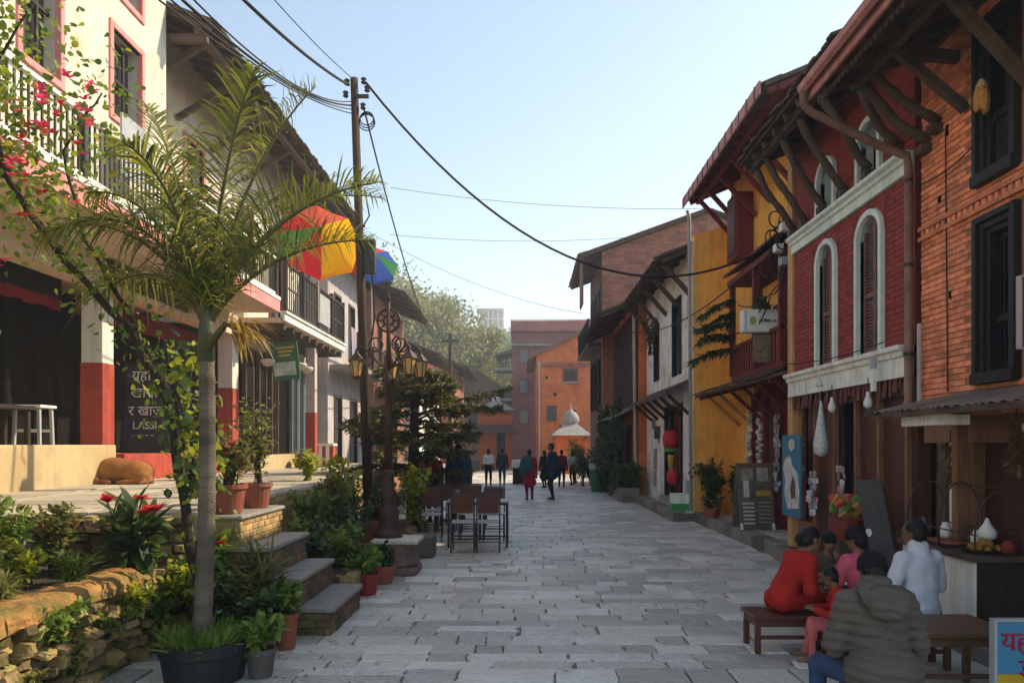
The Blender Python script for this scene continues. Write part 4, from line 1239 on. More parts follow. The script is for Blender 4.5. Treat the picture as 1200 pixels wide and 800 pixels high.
MB().add([(6.2, 17.1, 7.17), (8, 17.1, 6.4), (8, 23.6, 6.4), (6.2, 23.6, 7.17), (6.2, 17.1, 7.24), (8, 17.1, 6.47), (8, 23.6, 6.47), (6.2, 23.6, 7.24)],
         [(0, 1, 2, 3), (7, 6, 5, 4), (0, 4, 5, 1), (1, 5, 6, 2), (2, 6, 7, 3), (3, 7, 4, 0)]).build('roof', tile_m, H4)
for yy in (17.4, 18.8, 20.2, 21.6, 23):
    MB().bar((WH, yy, 5.1), (3.2, yy, 5.76), .09, .10).build('strut', wood_dh, H4)
MB().box(7.6, 7.8, 17.2, 23.5, 0, 6.5).build('rear_wall', brick_d, H4)
MB().tube([(3.62, 16.93, 6.86), (3.66, 16.93, 6.7), (3.70, 16.93, .25)], .04, 8).build('downpipe', pipe_g, H4, smooth=True)
MB().box(3.68, 3.80, 17.3, 17.5, .22, .9).build('meter_box', grey_p, H4)
for i, (yy, zz, w_, h_, cc) in enumerate(((22.2, 2.3, .5, .3, (.20, .16, .13)), (21.6, 2.05, .9, .35, (.07, .05, .035)), (21.9, 1.3, .5, .6, (.32, .24, .20)), (21.95, .75, .45, .45, (.30, .27, .25)), (21.35, 1.9, .16, .3, (.15, .11, .09)))):
    p = MB().box(WH - .02, WH - .002, yy - w_ / 2, yy + w_ / 2, zz - h_ / 2, zz + h_ / 2).build('notice', mat('notice_%d' % i, cc, .8, .5, 9, 0), H4)

# ------------------------------------------------------------------ orange timbered house, tall brick gable house
H5 = plain_house('timbered_house', 'narrow orange brick house with dark timber uprights above climbing plants', 3.55, 23.55, 30, 6.2, brick_far, -1,
                 [(24.4, 25.2, 3.2, 4.8), (26.6, 27.6, 3.2, 4.8), (25, 26.2, .2, 2.3), (27.5, 28.6, .2, 2.3)], (2.35, 5.6, .42), depth=3.6, z0=0)
for i in range(12):
    yy = 23.7 + i * .52
    MB().box(3.48, 3.55, yy, yy + .12, 2.9, 5.9).build('upright', wood_dh, H5)
pr = MB().add([(2.85, 23.6, 2.55), (3.55, 23.6, 2.9), (3.55, 29.9, 2.9), (2.85, 29.9, 2.55), (2.85, 23.6, 2.62), (3.55, 23.6, 2.97), (3.55, 29.9, 2.97), (2.85, 29.9, 2.62)],
              [(3, 2, 1, 0), (4, 5, 6, 7), (0, 1, 5, 4), (1, 2, 6, 5), (2, 3, 7, 6), (3, 0, 4, 7)]).build('pent_roof', tin, H5)
MB().tube([(3.4, 23.58, 5.8), (3.45, 23.58, .2)], .05, 8).build('downpipe', pipe_g, H5)
H6 = thing('gable_house', 'tall dark house with dull brick gable rising over its neighbours', 'house', (4.5, 33, 0))
gw = MB().prism([(3.1, 0), (9.5, 0), (9.5, 9.9), (7.2, 10.75), (3.1, 9.25)], 'y', 30.05, 30.35).build('gable_wall', mortar, H6)
bricks(gw, brick_d, 'F', 30.05, 3.1, 7.2, 6.4, 10.7, .34, .13, skip=lambda u, z, a, b: z > 9.2 + (u - 3.1) * .36 - .03, proud=.015, limit=300)
w6 = [(30.8, 31.6, 6.3, 8.0), (32.8, 33.6, 6.3, 8.0), (34.4, 35.2, 6.3, 8.0), (30.8, 31.6, 3.2, 5.2), (32.6, 33.4, 3.2, 5.2), (34.4, 35.2, 3.2, 5.2)]
MB().wall('x', 3.15, 3.4, 30.35, 36, 0, 9.2, w6).build('wall', mat('wall_dark_brown', (.11, .06, .045), .9, .4, 2, .4, 15, streak=.4), H6)  # dark brown with darker vertical streaks
for h in w6:
    fo = MB().box(3.09, 3.2, h[0] - .1, h[0], h[2], h[3]).box(3.09, 3.2, h[1], h[1] + .1, h[2], h[3]).box(3.09, 3.199, h[0] - .1, h[1] + .1, h[3], h[3] + .1).build('window_frame', wood_b, H6)
    MB().box(3.28, 3.3, h[0], h[1], h[2], h[3]).build('pane', glass_d, fo)
MB().box(2.55, 3.15, 30.3, 35.9, 5.6, 5.72).build('balcony_floor', wood_dh, H6)
for i in range(19):
    MB().box(2.56, 2.60, 30.35 + i * .3, 30.41 + i * .3, 5.72, 6.6).build('baluster', wood_d, H6)
MB().box(2.54, 2.62, 30.3, 35.9, 6.6, 6.68).build('balcony_rail', wood_d, H6)
shd = MB().box(2.30, 2.36, 30.0, 31.3, 7.2, 9.0).build('sheet_panel', mat('sheet_brown', (.14, .06, .045), .7, .2, 2), H6)
tiled_eave(H6, 2.2, 7.2, 29.8, 36.1, 8.95, .36, 1, wood_dh, 9, tilem=mat('roof_tile_red', (.20, .085, .06), .95, .35, 5, .4, 40, rnd=.3))
MB().add([(7.2, 29.8, 10.85), (9.6, 29.8, 9.99), (9.6, 36.1, 9.99), (7.2, 36.1, 10.85), (7.2, 29.8, 10.92), (9.6, 29.8, 10.06), (9.6, 36.1, 10.06), (7.2, 36.1, 10.92)],
         [(0, 1, 2, 3), (7, 6, 5, 4), (0, 4, 5, 1), (1, 5, 6, 2), (2, 6, 7, 3), (3, 7, 4, 0)]).build('roof', tile_m, H6)
MB().box(3.4, 9.5, 35.8, 36, 0, 9.2).build('far_wall', brick_d, H6)

# ------------------------------------------------------------------ closing the street: orange gable, maroon block, shrines
H7 = thing('orange_gable_house', 'bright orange brick gable house closing the street', 'house', (2.9, 56, 0))
MB().prism([(.95, 0), (8.5, 0), (8.5, 9.0), (6.2, 10.6), (.95, 8.1)], 'y', 55, 55.4).build('gable_wall', brick_far, H7)
MB().box(.95, 1.35, 55.4, 66, 0, 8.1).build('wall', brick_far, H7)
for (xa, za, s, t) in ((2.85, 6.25, 1.05, .9),):
    fo = MB().box(xa, xa + s, 54.93, 55, za, za + t).build('window', wood_dh, H7)
    MB().box(xa + .2, xa + s - .2, 54.9, 54.935, za + .18, za + t - .18).build('pane', glass_d, fo)
for (xa, za) in ((2.2, 5.2), (3.6, 4.0), (4.8, 5.4), (2.6, 2.9), (1.6, 6.4), (4.4, 2.6), (3.0, 6.6)):
    MB().box(xa, xa + .18, 54.97, 55.002, za, za + .22).build('putlog_hole', black_g, H7)
MB().prism([(.3, 7.75), (.3, 7.95), (6.2, 10.85), (9, 9.2), (9, 9.0), (6.2, 10.6)], 'y', 54.6, 66).build('roof', mat('roof_rust', (.20, .085, .06), .9, .3, 1, .3, 10), H7)
MB().box(2.0, 6, 54.4, 55, 2.3, 2.45).build('pent_roof', tin, H7)
MB().box(.95, 8.4, 54.9, 55, 7.45, 7.6).build('string_course', brick_d, H7)
for i in range(30):
    MB().box(1.0 + i * .24, 1.12 + i * .24, 54.88, 55, 7.25, 7.45).build('dentil', brick_d, H7)
MB().tube([(1.15, 54.9, 7.6), (1.15, 54.9, .2)], .07, 6).build('downpipe', pipe_g, H7)
fo = MB().box(1.7, 2.4, 54.93, 55, 3.4, 4.5).build('window', wood_dh, H7)
MB().box(1.82, 2.28, 54.9, 54.935, 3.52, 4.38).build('pane', glass_d, fo)
MB().box(2.75, 4.0, 54.85, 55, 6.1, 6.22).build('window_sill', concrete, H7)
H8 = thing('maroon_block', 'tall maroon plastered block with pink corrugated roof edge behind the orange gable', 'building', (2, 69, 0))
MB().box(-.95, 9, 68, 76, 0, 11.6).build('wall', maroon_far, H8)
rfm = mat('roof_pink_tin', (.42, .14, .13), .7, .2, 1, .2, 10)
rr = MB()
for i in range(60):
    rr.box(-1.1 + i * .17, -1.1 + i * .17 + .09, 67.5, 76, 11.75, 12.75)
rr.box(-1.1, 9, 67.56, 76, 11.7, 12.6)
rr.build('roof', rfm, H8)
MB().box(-1.1, 9, 67.4, 68, 10.4, 10.55).build('string_course', concrete, H8)
for zf in (2.9, 5.6, 8.3):
    MB().box(-2.6, -.95, 68.2, 71, zf, zf + .25).build('balcony_slab', concrete, H8)
    for i in range(7):
        MB().box(-2.6 + i * .26, -2.54 + i * .26, 68.2, 68.26, zf + .25, zf + 1.2).build('baluster', iron, H8)
    MB().box(-2.6, -.95, 68.18, 68.28, zf + 1.2, zf + 1.28).build('balcony_rail', iron, H8)
    fo = MB().box(-.4, .5, 67.95, 68, zf + .6, zf + 1.9).build('window', wood_dh, H8)
    MB().box(-.3, .4, 67.93, 67.955, zf + .7, zf + 1.8).build('pane', glass_d, fo)
for zf in (2.9, 5.6, 8.3):
    for xa in (1.1, 2.7, 4.3):
        fo = MB().box(xa, xa + .95, 67.95, 68, zf + .5, zf + 1.9).build('window', wood_dh, H8)
        MB().box(xa + .1, xa + .85, 67.93, 67.955, zf + .6, zf + 1.8).build('pane', glass_d, fo)
MB().prism([(-2.4, 9.5), (-2.4, 9.65), (-.9, 10.2), (-.9, 9.9)], 'y', 67.6, 72).build('side_eave', tile_m, H8)

shrine_w = mat('shrine_limewash', (.36, .33, .31), .9, .2, 3, .3, 20, streak=.4, col2=(.34, .30, .27), mix2=.4)
def shrine(name, label, x0, x1, y, zt, wallm, dome):
    s = thing(name, label, 'shrine', ((x0 + x1) / 2, y, 0))
    MB().box(x0, x1, y, y + 2.2, 0, zt).build('wall', wallm, s)
    xm = (x0 + x1) / 2
    fo = MB().box(xm + .1, xm + .75, y - .04, y, .1, zt * .62).build('doorway', black_g, s)
    MB().box(x0 - .08, x1 + .08, y - .08, y + 2.3, zt * .82, zt * .88).build('cornice', wallm, s)
    e = .35
    ap = zt + .75
    MB().add([(x0 - e, y - e, zt), (x1 + e, y - e, zt), (x1 + e, y + 2.2 + e, zt), (x0 - e, y + 2.2 + e, zt), (xm - .3, y + .8, ap), (xm + .3, y + .8, ap), (xm + .3, y + 1.4, ap), (xm - .3, y + 1.4, ap), ],
             [(0, 1, 5, 4), (1, 2, 6, 5), (2, 3, 7, 6), (3, 0, 4, 7), (4, 5, 6, 7), (3, 2, 1, 0)]).build('roof', shrine_w, s)
    if dome:
        MB().lathe([(.42, 0), (.52, .15), (.50, .42), (.34, .66), (.15, .80), (.09, .9), (.04, 1.05), (.015, 1.3)], (xm, y + 1.1, ap - .05), 14).build('dome', shrine_w, s, smooth=True)
    else:
        MB().lathe([(.3, 0), (.3, .3), (.1, .5), (.04, .9)], (xm, y + 1.1, ap - .05), 10).build('finial', trim_w, s)
    return s
orange_p = mat('paint_orange', (.62, .13, .025), .8, .12, 2, .1, 20)
shrine('domed_shrine', 'small orange shrine with white domed roof by the right-hand houses', 2.0, 3.7, 45, 2.25, orange_p, True)
pg = shrine('tiered_shrine', 'pale hip-roofed shrine at the far left end of the street', -3.4, -.9, 60, 4.4, orange_p, False)
MB().add([(-4.2, 59.0, 2.6), (-.3, 59.0, 2.6), (-.3, 63, 2.6), (-4.2, 63, 2.6), (-3.4, 59.9, 3.3), (-.9, 59.9, 3.3), (-.9, 62.2, 3.3), (-3.4, 62.2, 3.3)],
         [(0, 1, 5, 4), (1, 2, 6, 5), (2, 3, 7, 6), (3, 0, 4, 7), (4, 5, 6, 7), (3, 2, 1, 0)]).build('lower_roof', tile_m, pg)
H9 = thing('far_brick_house', 'low brick house with tiled roof beyond the tiered shrine', 'house', (-4, 72, 0))
MB().box(-8, -1, 72, 80, 0, 6.2).build('wall', brick_d, H9)
MB().prism([(-8.8, 6.0), (-4.2, 8.6), (-.4, 6.0)], 'y', 71.4, 80.4).build('roof', mat('roof_tile_red', (.2, .085, .06)), H9)
for xa in (-7, -5.2, -3.4):
    fo = MB().box(xa, xa + .9, 71.95, 72, 3.4, 5).build('window', wood_dh, H9)
    MB().box(xa + .12, xa + .78, 71.93, 71.955, 3.5, 4.9).build('pane', glass_d, fo)
H10 = plain_house('far_left_house', 'weathered house far down the left side past the brown one', -5.0, 37, 46, 6.0, whitew, 1, [(38.5, 39.5, 3.4, 4.9), (41, 42, 3.4, 4.9), (43.5, 44.5, 3.4, 4.9), (39, 41, .7, 2.6)], (-4.0, 5.9, .4))
H11 = plain_house('far_brick_row', 'red brick house at the far left where the street bends', -4.4, 47, 57, 6.4, brick_d, 1, [(48.5, 49.5, 3.4, 4.9), (51, 52, 3.4, 4.9), (53.5, 54.5, 3.4, 4.9), (50, 52, .7, 2.6)], (-3.4, 6.3, .4))
# ------------------------------------------------------------------ ornate street lamp on its stone pedestal
pd = thing('lamp_pedestal', 'squat moulded stone pedestal at the foot of the street lamp', 'pedestal', (-1.66, 10.2, 0))
pstone = mat('pedestal_stone', (.19, .12, .10), .9, .3, 5, .4, 50, streak=.3)
MB().box(-1.95, -1.38, 9.93, 10.5, 0, .10).build('foot', pstone, pd, bevel=.015)
MB().lathe([(.27, 0), (.29, .05), (.27, .16), (.25, .26), (.28, .31)], (-1.665, 10.215, .10), 16).build('drum', pstone, pd, smooth=True)
MB().box(-1.97, -1.36, 9.91, 10.52, .41, .47).build('cap', flag, pd, bevel=.012)
LX, LY = -1.80, 10.27
lamp = thing('street_lamp', 'ornate brown cast-iron street lamp with four amber lanterns and scrollwork', 'street lamp', (LX, LY, .47))
MB().lathe([(.19, 0), (.19, .05), (.15, .08), (.13, .14), (.14, .30), (.15, .34), (.11, .40), (.10, .52), (.13, .56), (.085, .62), (.075, .80), (.09, .84), (.06, .90)], (LX, LY, .47), 16).build('base', iron_b, lamp, smooth=True)
MB().lathe([(.055, 0), (.05, .6), (.062, .62), (.05, .66), (.045, 1.15), (.09, 1.18), (.10, 1.22), (.05, 1.27), (.04, 1.35)], (LX, LY, 1.35), 12).build('shaft', iron_b, lamp, smooth=True)
MB().tube([(LX, LY, 2.68), (LX, LY, 3.62)], [.035, .022], 8).lathe([(.0, 0), (.04, .03), (.01, .10), (.0, .16)], (LX, LY, 3.6), 8).build('finial_rod', iron_b, lamp, smooth=True)
def ring(mb, c, r, t, nx, n=20):
    c = Vector(c); nx = Vector(nx).normalized(); u = Vector((0, 0, 1)); 
    pts = [c + (nx * math.cos(2 * math.pi * i / n) + u * math.sin(2 * math.pi * i / n)) * r for i in range(n + 1)]
    mb.tube(pts, t, 6, cap=False)
w_ = MB()
ring(w_, (LX, LY, 3.36), .15, .018, (1, 0, 0)); ring(w_, (LX, LY, 3.36), .065, .014, (1, 0, 0))
for k in range(8):
    a = k * math.pi / 4
    w_.tube([(LX + .065 * math.cos(a), LY, 3.36 + .065 * math.sin(a)), (LX + .15 * math.cos(a), LY, 3.36 + .15 * math.sin(a))], .012, 5)
w_.build('wheel_ornament', iron_b, lamp, smooth=True)
amber = mat('lantern_amber', (.62, .36, .13), .35, .2, 6, 0)
for k, ang in enumerate((R(178), R(20), R(-42), R(95))):
    d = Vector((math.cos(ang), math.sin(ang), 0))
    L = .43
    arm = MB()
    b0 = Vector((LX, LY, 2.72))
    pts = [b0, b0 + d * .12 + Vector((0, 0, .05)), b0 + d * .26 + Vector((0, 0, .22)), b0 + d * .38 + Vector((0, 0, .30)), b0 + d * L + Vector((0, 0, .26)), b0 + d * L + Vector((0, 0, .20))]
    arm.tube(pts, .016, 6)
    ring(arm, b0 + d * .17 + Vector((0, 0, .32)), .09, .013, d); ring(arm, b0 + d * .28 + Vector((0, 0, .10)), .06, .011, d, 14)
    ao = arm.build('arm', iron_b, lamp, smooth=True)
    c = b0 + d * L
    lo = MB().lathe([(.055, 0), (.095, .20), (.09, .205)], (c.x, c.y, c.z - .10), 6).build('lantern', amber, lamp)
    fr_ = MB()
    for j in range(6):
        a = 2 * math.pi * j / 6
        fr_.tube([(c.x + .057 * math.cos(a), c.y + .057 * math.sin(a), c.z - .10), (c.x + .098 * math.cos(a), c.y + .098 * math.sin(a), c.z + .10)], .007, 4)
    fr_.lathe([(.02, -.05), (.06, -.02), (.062, .0)], (c.x, c.y, c.z - .10), 6)
    fr_.lathe([(.115, 0), (.115, .012), (.05, .08), (.025, .11), (.02, .14)], (c.x, c.y, c.z + .10), 6)
    fr_.build('lantern_frame', iron_b, lo)

# ------------------------------------------------------------------ utility poles and wires
def catenary(a, b, sag, n=26):
    a, b = Vector(a), Vector(b)
    return [a.lerp(b, i / n) - Vector((0, 0, 4 * sag * (i / n) * (1 - i / n))) for i in range(n + 1)]
up = thing('utility_pole', 'tall dark utility pole with junction hardware leaning beside the street lamp', 'pole', (-2.30, 11.5, .3))
PT = Vector((-2.53, 11.5, 7.18))
pole_m = mat('pole_wood', (.045, .024, .017), .8, .35, 3, .4, 30, stretch=(5, 5, 1))
MB().tube([(-2.30, 11.5, .28), (-2.40, 11.5, 3.3), PT], [.075, .068, .058], 12).build('shaft', pole_m, up, smooth=True)
MB().box(-2.56, -2.30, 11.42, 11.46, 6.86, 6.91).build('cross_arm', iron, up)
for (dx, dz) in ((.15, -.10), (.20, -.22), (-.10, -.12), (.14, -.48), (-.12, -.30)):
    MB().lathe([(.02, 0), (.045, .02), (.03, .05), (.045, .08), (.02, .10)], (PT.x + dx, PT.y - .03, PT.z + dz), 8).build('insulator', iron, up)
MB().box(-2.36, -2.20, 11.38, 11.50, 4.25, 4.75).build('meter_box', iron, up)
MB().tube([(-2.40, 11.41, 4.9), (-2.28, 11.40, 5.1), (-2.36, 11.42, 5.5)], .012, 5).tube([(-2.25, 11.4, 4.3), (-2.2, 11.4, 3.6), (-2.3, 11.42, 3.0)], .014, 5).build('cable_loop', cable_m, up)
ring_ = MB()
for k in range(3):
    ring(ring_, (PT.x + .2, PT.y - .05, PT.z - .62 - .03 * k), .10 + .01 * k, .009, (1, 0, 0), 16)
ring_.build('cable_coil', cable_m, up)
fp = thing('utility_pole', 'thin far utility pole standing before the wooded hillside', 'pole', (-3.8, 40, 0))
MB().tube([(-3.8, 40, 0), (-3.8, 40, 7.5)], [.11, .085], 8).build('shaft', pole_m, fp)
MB().box(-4.25, -3.35, 39.95, 40.05, 7.05, 7.15).build('cross_arm', iron, fp)
def wire(label, pts, r, m=cable_m):
    tag(MB().tube(pts, r, 5).build('overhead_wire', m, smooth=True), label, 'wire', 'overhead wires')
wire('thick black cable sagging across the street from the pole to the yellow house', catenary(PT + Vector((.18, -.05, -.08)), (4.25, 13, 5.1), 1.5), .020)
wire('thick black cable running from the pole top over the near left roof', catenary((-2.75, 3.0, 5.30), PT + Vector((-.08, 0, -.1)), .25), .020)
wire('thin wire beside the thick cable above the palm', catenary((-2.45, 3.0, 5.32), PT + Vector((0, 0, -.02)), .18), .006)
for i in range(4):
    wire('wire of the loose bundle over the palm, ' + ('leftmost', 'second from left', 'third from left', 'rightmost')[i], catenary((-2.62 + .09 * i, 4, 4.6 + .04 * i), PT + Vector((-.05, .05, -.5 + .06 * i)), .2 + .05 * i), .008 if i != 2 else .013)
wire('dark wire slanting down from the pole to the far pole', catenary(PT + Vector((.14, 0, -.42)), (-3.75, 40, 7.15), 1.6), .014)
wire('thin pale wire high across the sky over the street', catenary((-4.5, 26, 10.4), (6.5, 26, 9.7), .25), .010, wire_l)
wire('thin pale wire lower across the sky over the street', catenary((-5.2, 30, 9.9), (4.2, 30, 9.8), .2), .010, wire_l)
wire('thin wire dropping from the far pole to the tall gable house', catenary((-3.4, 40, 7.1), (3.1, 33.5, 6.9), .5), .012, wire_l)
wire('thin wire rising from the balcony house to the tall gable house', catenary((-5.0, 25, 8.6), (2.4, 31, 7.0), .4), .010, wire_l)
wire('black wire drooping along the yellow house to the white house', catenary((4.2, 13, 5.0), (3.0, 23, 5.1), .5), .014)
wire('thin black wire looping over the timber balcony', catenary((4.3, 12.2, 4.2), (3.75, 17.0, 4.3), .45), .012)
cb = thing('cable_tangle', 'tangle of coiled cables and boxes on the corner beside the timber balcony', 'cables', (4.2, 12.0, 4.6))
tg = MB()
r_ = random.Random(5)
for k in range(9):
    c = (4.02 + r_.uniform(-.1, .12), 11.75 + r_.uniform(-.1, .5), 4.75 + r_.uniform(-.45, .5))
    ring(tg, c, r_.uniform(.07, .16), .012, (r_.uniform(-1, 1), r_.uniform(.2, 1), 0), 16)
for k in range(10):
    a = Vector((4.0 + r_.uniform(-.1, .1), 11.6 + r_.uniform(-.1, .6), 4.3 + r_.uniform(-.3, 1.1)))
    tg.tube(catenary(a, a + Vector((r_.uniform(-.2, .3), r_.uniform(.3, 1.6), r_.uniform(-.5, .4))), .15, 8), .011, 5)
tg.build('coils', cable_m, cb, smooth=True)
for k, (a, b, c_) in enumerate(((4.0, 11.62, 4.95), (4.02, 11.7, 4.45), (4.0, 11.9, 4.7))):
    MB().box(a - .08, a + .06, b, b + .16, c_, c_ + .12).build('junction_box', (white_p, grey_p, white_p)[k], cb)

# ------------------------------------------------------------------ cafe chairs and tables
def make_chair():
    c = thing('cafe_chair', 'chair', 'chair', (0, 0, 0), local=True, group='cafe chairs')
    t = .024
    backm = mat('chair_back', (.115, .045, .03), .75, .2, 6, .2, 50)
    for sx in (-.18, .18):
        MB().bar((sx, -.19, 0), (sx, -.19, .93), t, t).build('leg', iron, c)
        MB().bar((sx, .19, 0), (sx, .19, .47), t, t).build('leg', iron, c)
    MB().box(-.20, .20, -.20, .21, .46, .485).build('seat', mat('chair_seat', (.42, .40, .40), .45, .15, 6, .05), c, bevel=.006)
    MB().box(-.165, .165, -.205, -.18, .62, .92).build('backrest', backm, c, bevel=.006)
    s = MB()
    for z in (.16, .22):
        for yy in (-.19, .19): MB().box(-.168, .168, yy - .007, yy + .007, z, z + .012).build('stretcher', iron, c)
    for sx in (-.18, .18): MB().box(sx - .006, sx + .006, -.178, .178, .18, .192).build('stretcher', iron, c)
    MB().box(-.168, .168, -.20, -.18, .925, .945).build('top_rail', iron, c)
    return c
ch = make_chair()
chairs = [(-.95, 12.25, 0, 'nearest brown-backed cafe chair, on the left of the front pair'), (-.555, 12.27, .04, 'nearest brown-backed cafe chair, on the right of the front pair'),
          (-.95, 13.75, math.pi, 'cafe chair across the front table facing us, on the left'), (-.52, 13.72, math.pi, 'cafe chair across the front table facing us, on the right'),
          (-1.62, 13.55, .1, 'cafe chair drawn up left of the front table, beside the shrubs'), (-1.5, 15.0, 0, 'cafe chair at the second table, left one with its back to us'), (-1.02, 15.05, .05, 'cafe chair at the second table, right one with its back to us'),
          (-1.75, 14.4, .5, 'cafe chair turned askew between the two tables'), (-1.45, 16.5, math.pi, 'cafe chair beyond the second table, facing us')]
for i, (x, y, rz, lb) in enumerate(chairs):
    if i == 0:
        ch.location = (x, y, .004); ch.rotation_euler = (0, 0, rz); ch['label'] = lb
    else:
        dup(ch, (x, y, .004), rz, lb)
def make_table():
    t = thing('cafe_table', 'table', 'table', (0, 0, 0), local=True, group='cafe tables')
    MB().box(-.52, .52, -.36, .36, .74, .765).build('table_top', mat('table_grey', (.30, .28, .27), .4, .15, 5, .05), t, bevel=.006)
    MB().box(-.50, .50, -.34, .34, .70, .738).build('apron', iron, t)
    for sx in (-.48, .48):
        for sy in (-.32, .32):
            MB().bar((sx, sy, 0), (sx, sy, .70), .035, .035).build('leg', iron, t)
    MB().box(-.46, .46, -.01, .01, .14, .16).build('stretcher', iron, t)
    return t
tb = make_table()
tb.location = (-.75, 13.0, .004); tb['label'] = 'front black-legged cafe table between facing pairs of chairs'
dup(tb, (-1.25, 15.75, .004), 0, 'second cafe table farther up the street by the conifer')
dup(tb, (-1.5, 18.2, .004), 0, 'third cafe table in the shade behind the conifer, its top laid with cloth')

# ------------------------------------------------------------------ green bin
gb = thing('litter_bin', 'green litter bin with pale rim beside the climbing plants', 'bin', (2.72, 27.9, .16))
MB().lathe([(.22, 0), (.25, .06), (.30, .78), (.31, .80)], (2.72, 27.9, .0), 14).build('body', mat('bin_green', (.02, .16, .07), .5, .15), gb, smooth=True)
MB().lathe([(.33, 0), (.34, .22), (.31, .24)], (2.72, 27.9, .80), 14).build('rim', grey_p, gb)
MB().lathe([(.34, 0), (.30, .16), (.10, .22)], (2.72, 27.9, 1.04), 14).build('lid', iron, gb)

# ------------------------------------------------------------------ things on the terrace
cbd = thing('chalkboard', 'tall chalkboard menu with handwritten lines leaning on the red plinth', 'chalkboard', (-5.9, 12.4, 1.55))
M3 = Matrix.Rotation(R(-7), 3, 'X')
bc = Vector((-5.88, 12.32, 2.30))
MB().obox(bc, (1.02, .03, 1.42), M3).build('board', chalk, cbd)
for (dx, dz, sx, sz) in ((-.52, 0, .03, 1.46), (.52, 0, .03, 1.46), (0, .72, 1.04, .03), (0, -.72, 1.04, .03)):
    MB().obox(bc + M3 @ Vector((dx, -.004, dz)), (sx, .042, sz), M3).build('frame', wood_b, cbd)
for (s, dx, dz, sz) in (('यहाँ नेप', -.42, .44, .23), ('खाना', -.42, .16, .23), ('र खाजा', -.44, -.13, .22), ('LASSI', -.36, -.35, .17), ('- - -  ~ ~', -.36, -.48, .10), ('~ ~', .12, -.38, .12)):
    p = bc + M3 @ Vector((dx, -.019, dz))
    text('chalk_lettering', s, chalk_w, cbd, p, (R(83), 0, 0), sz)
pb = thing('portrait_panel', 'small dark panel with a white numeral above the chalkboard', 'panel', (-6.2, 12.9, 3.1))
MB().box(-6.1, -5.55, 12.95, 12.98, 2.95, 3.45).build('panel', chalk, pb)
text('numeral', '2', white_p, pb, (-5.95, 12.945, 3.05), FACE_CAM, .35)
stl = thing('stool', 'white wooden stool, legs greyed for shade, on the plinth at the edge of the dark shop', 'stool', (-6.95, 10.9, 1.7))
for dx in (-.18, .18):
    for dy in (-.15, .15):
        MB().bar((-6.95 + dx, 10.9 + dy, 1.7), (-6.95 + dx * .92, 10.9 + dy * .92, 2.22), .04, .04).build('leg', grey_p, stl)  # white legs coloured grey: the shop's shade is put into the paint
MB().box(-7.17, -6.73, 10.71, 11.09, 2.22, 2.26).build('seat', white_p, stl, bevel=.006)
MB().box(-7.13, -6.77, 10.735, 10.765, 1.88, 1.92).build('stretcher', white_p, stl); MB().box(-7.13, -6.77, 11.035, 11.065, 1.88, 1.92).build('stretcher', white_p, stl)
tbl = thing('shop_table', 'long dark table inside the shop behind the pale stool', 'table', (-6.9, 9.5, 1.7))
MB().box(-7.15, -6.72, 8.2, 10.6, 2.18, 2.23).build('table_top', wood_d, tbl)
for dx in (-7.1, -6.78):
    for dy in (8.3, 10.5): MB().box(dx - .03, dx + .03, dy - .03, dy + .03, 1.7, 2.18).build('leg', wood_d, tbl)
hl = thing('hanging_lamp', 'dark hanging lamp inside the shop below the red valance', 'lamp', (-7.0, 10.1, 3.2))
MB().lathe([(.02, .45), (.07, .42), (.05, .35), (.10, .25), (.08, .1), (.12, .05), (.10, 0)], (-7.0, 10.1, 3.15), 10).build('shade', grey_p, hl, smooth=True)
MB().tube([(-7.0, 10.1, 3.6), (-7.0, 10.1, 4.08)], .008, 5).build('cord', iron, hl)
for i, (yy, zz) in enumerate(((10.3, 2.75), (8.9, 2.95), (10.2, 1.95))):
    o = MB().box(-7.84, -7.80, yy - .22, yy + .22, zz - .10, zz + .12).box(-7.80, -7.79, yy - .16, yy + .16, zz - .06, zz + .08).build('picture_frame', mat('picture_amber', (.28, .17, .06), .7, .5, 8), None)
    tag(o, 'dim amber framed picture on the shop wall, ' + ('above the pale stool', 'nearest the left edge', 'low behind the pale stool')[i], 'picture', 'pictures in the dark shop')
bk = MB().box(-5.75, -5.25, 12.6, 12.9, TZ, TZ + .34).build('stone_block', mat('block_pinkish', (.35, .18, .14), .9, .4, 5, .4, 30), None, bevel=.03)
tag(bk, 'mottled stone block beside the chalkboard foot', 'block')
rc = thing('striped_crate', 'red and white striped box by the blue shop door', 'crate', (-5.6, 21.5, TZ))
for i in range(6):
    MB().box(-5.9 + i * .1, -5.8 + i * .1, 21.4, 21.8, TZ, TZ + .55).build('stripe', redp if i % 2 else white_p, rc)
MB().box(-5.92, -5.28, 21.38, 21.82, TZ + .55, TZ + .62).build('rim', white_p, rc)
bs = MB().lathe([(.30, 0), (.33, .1), (.30, .3), (.2, .38)], (-5.5, 19.6, TZ), 12).build('stone_trough', stepside, None, smooth=True)
tag(bs, 'dark rounded stone trough before the ochre plinth', 'trough')

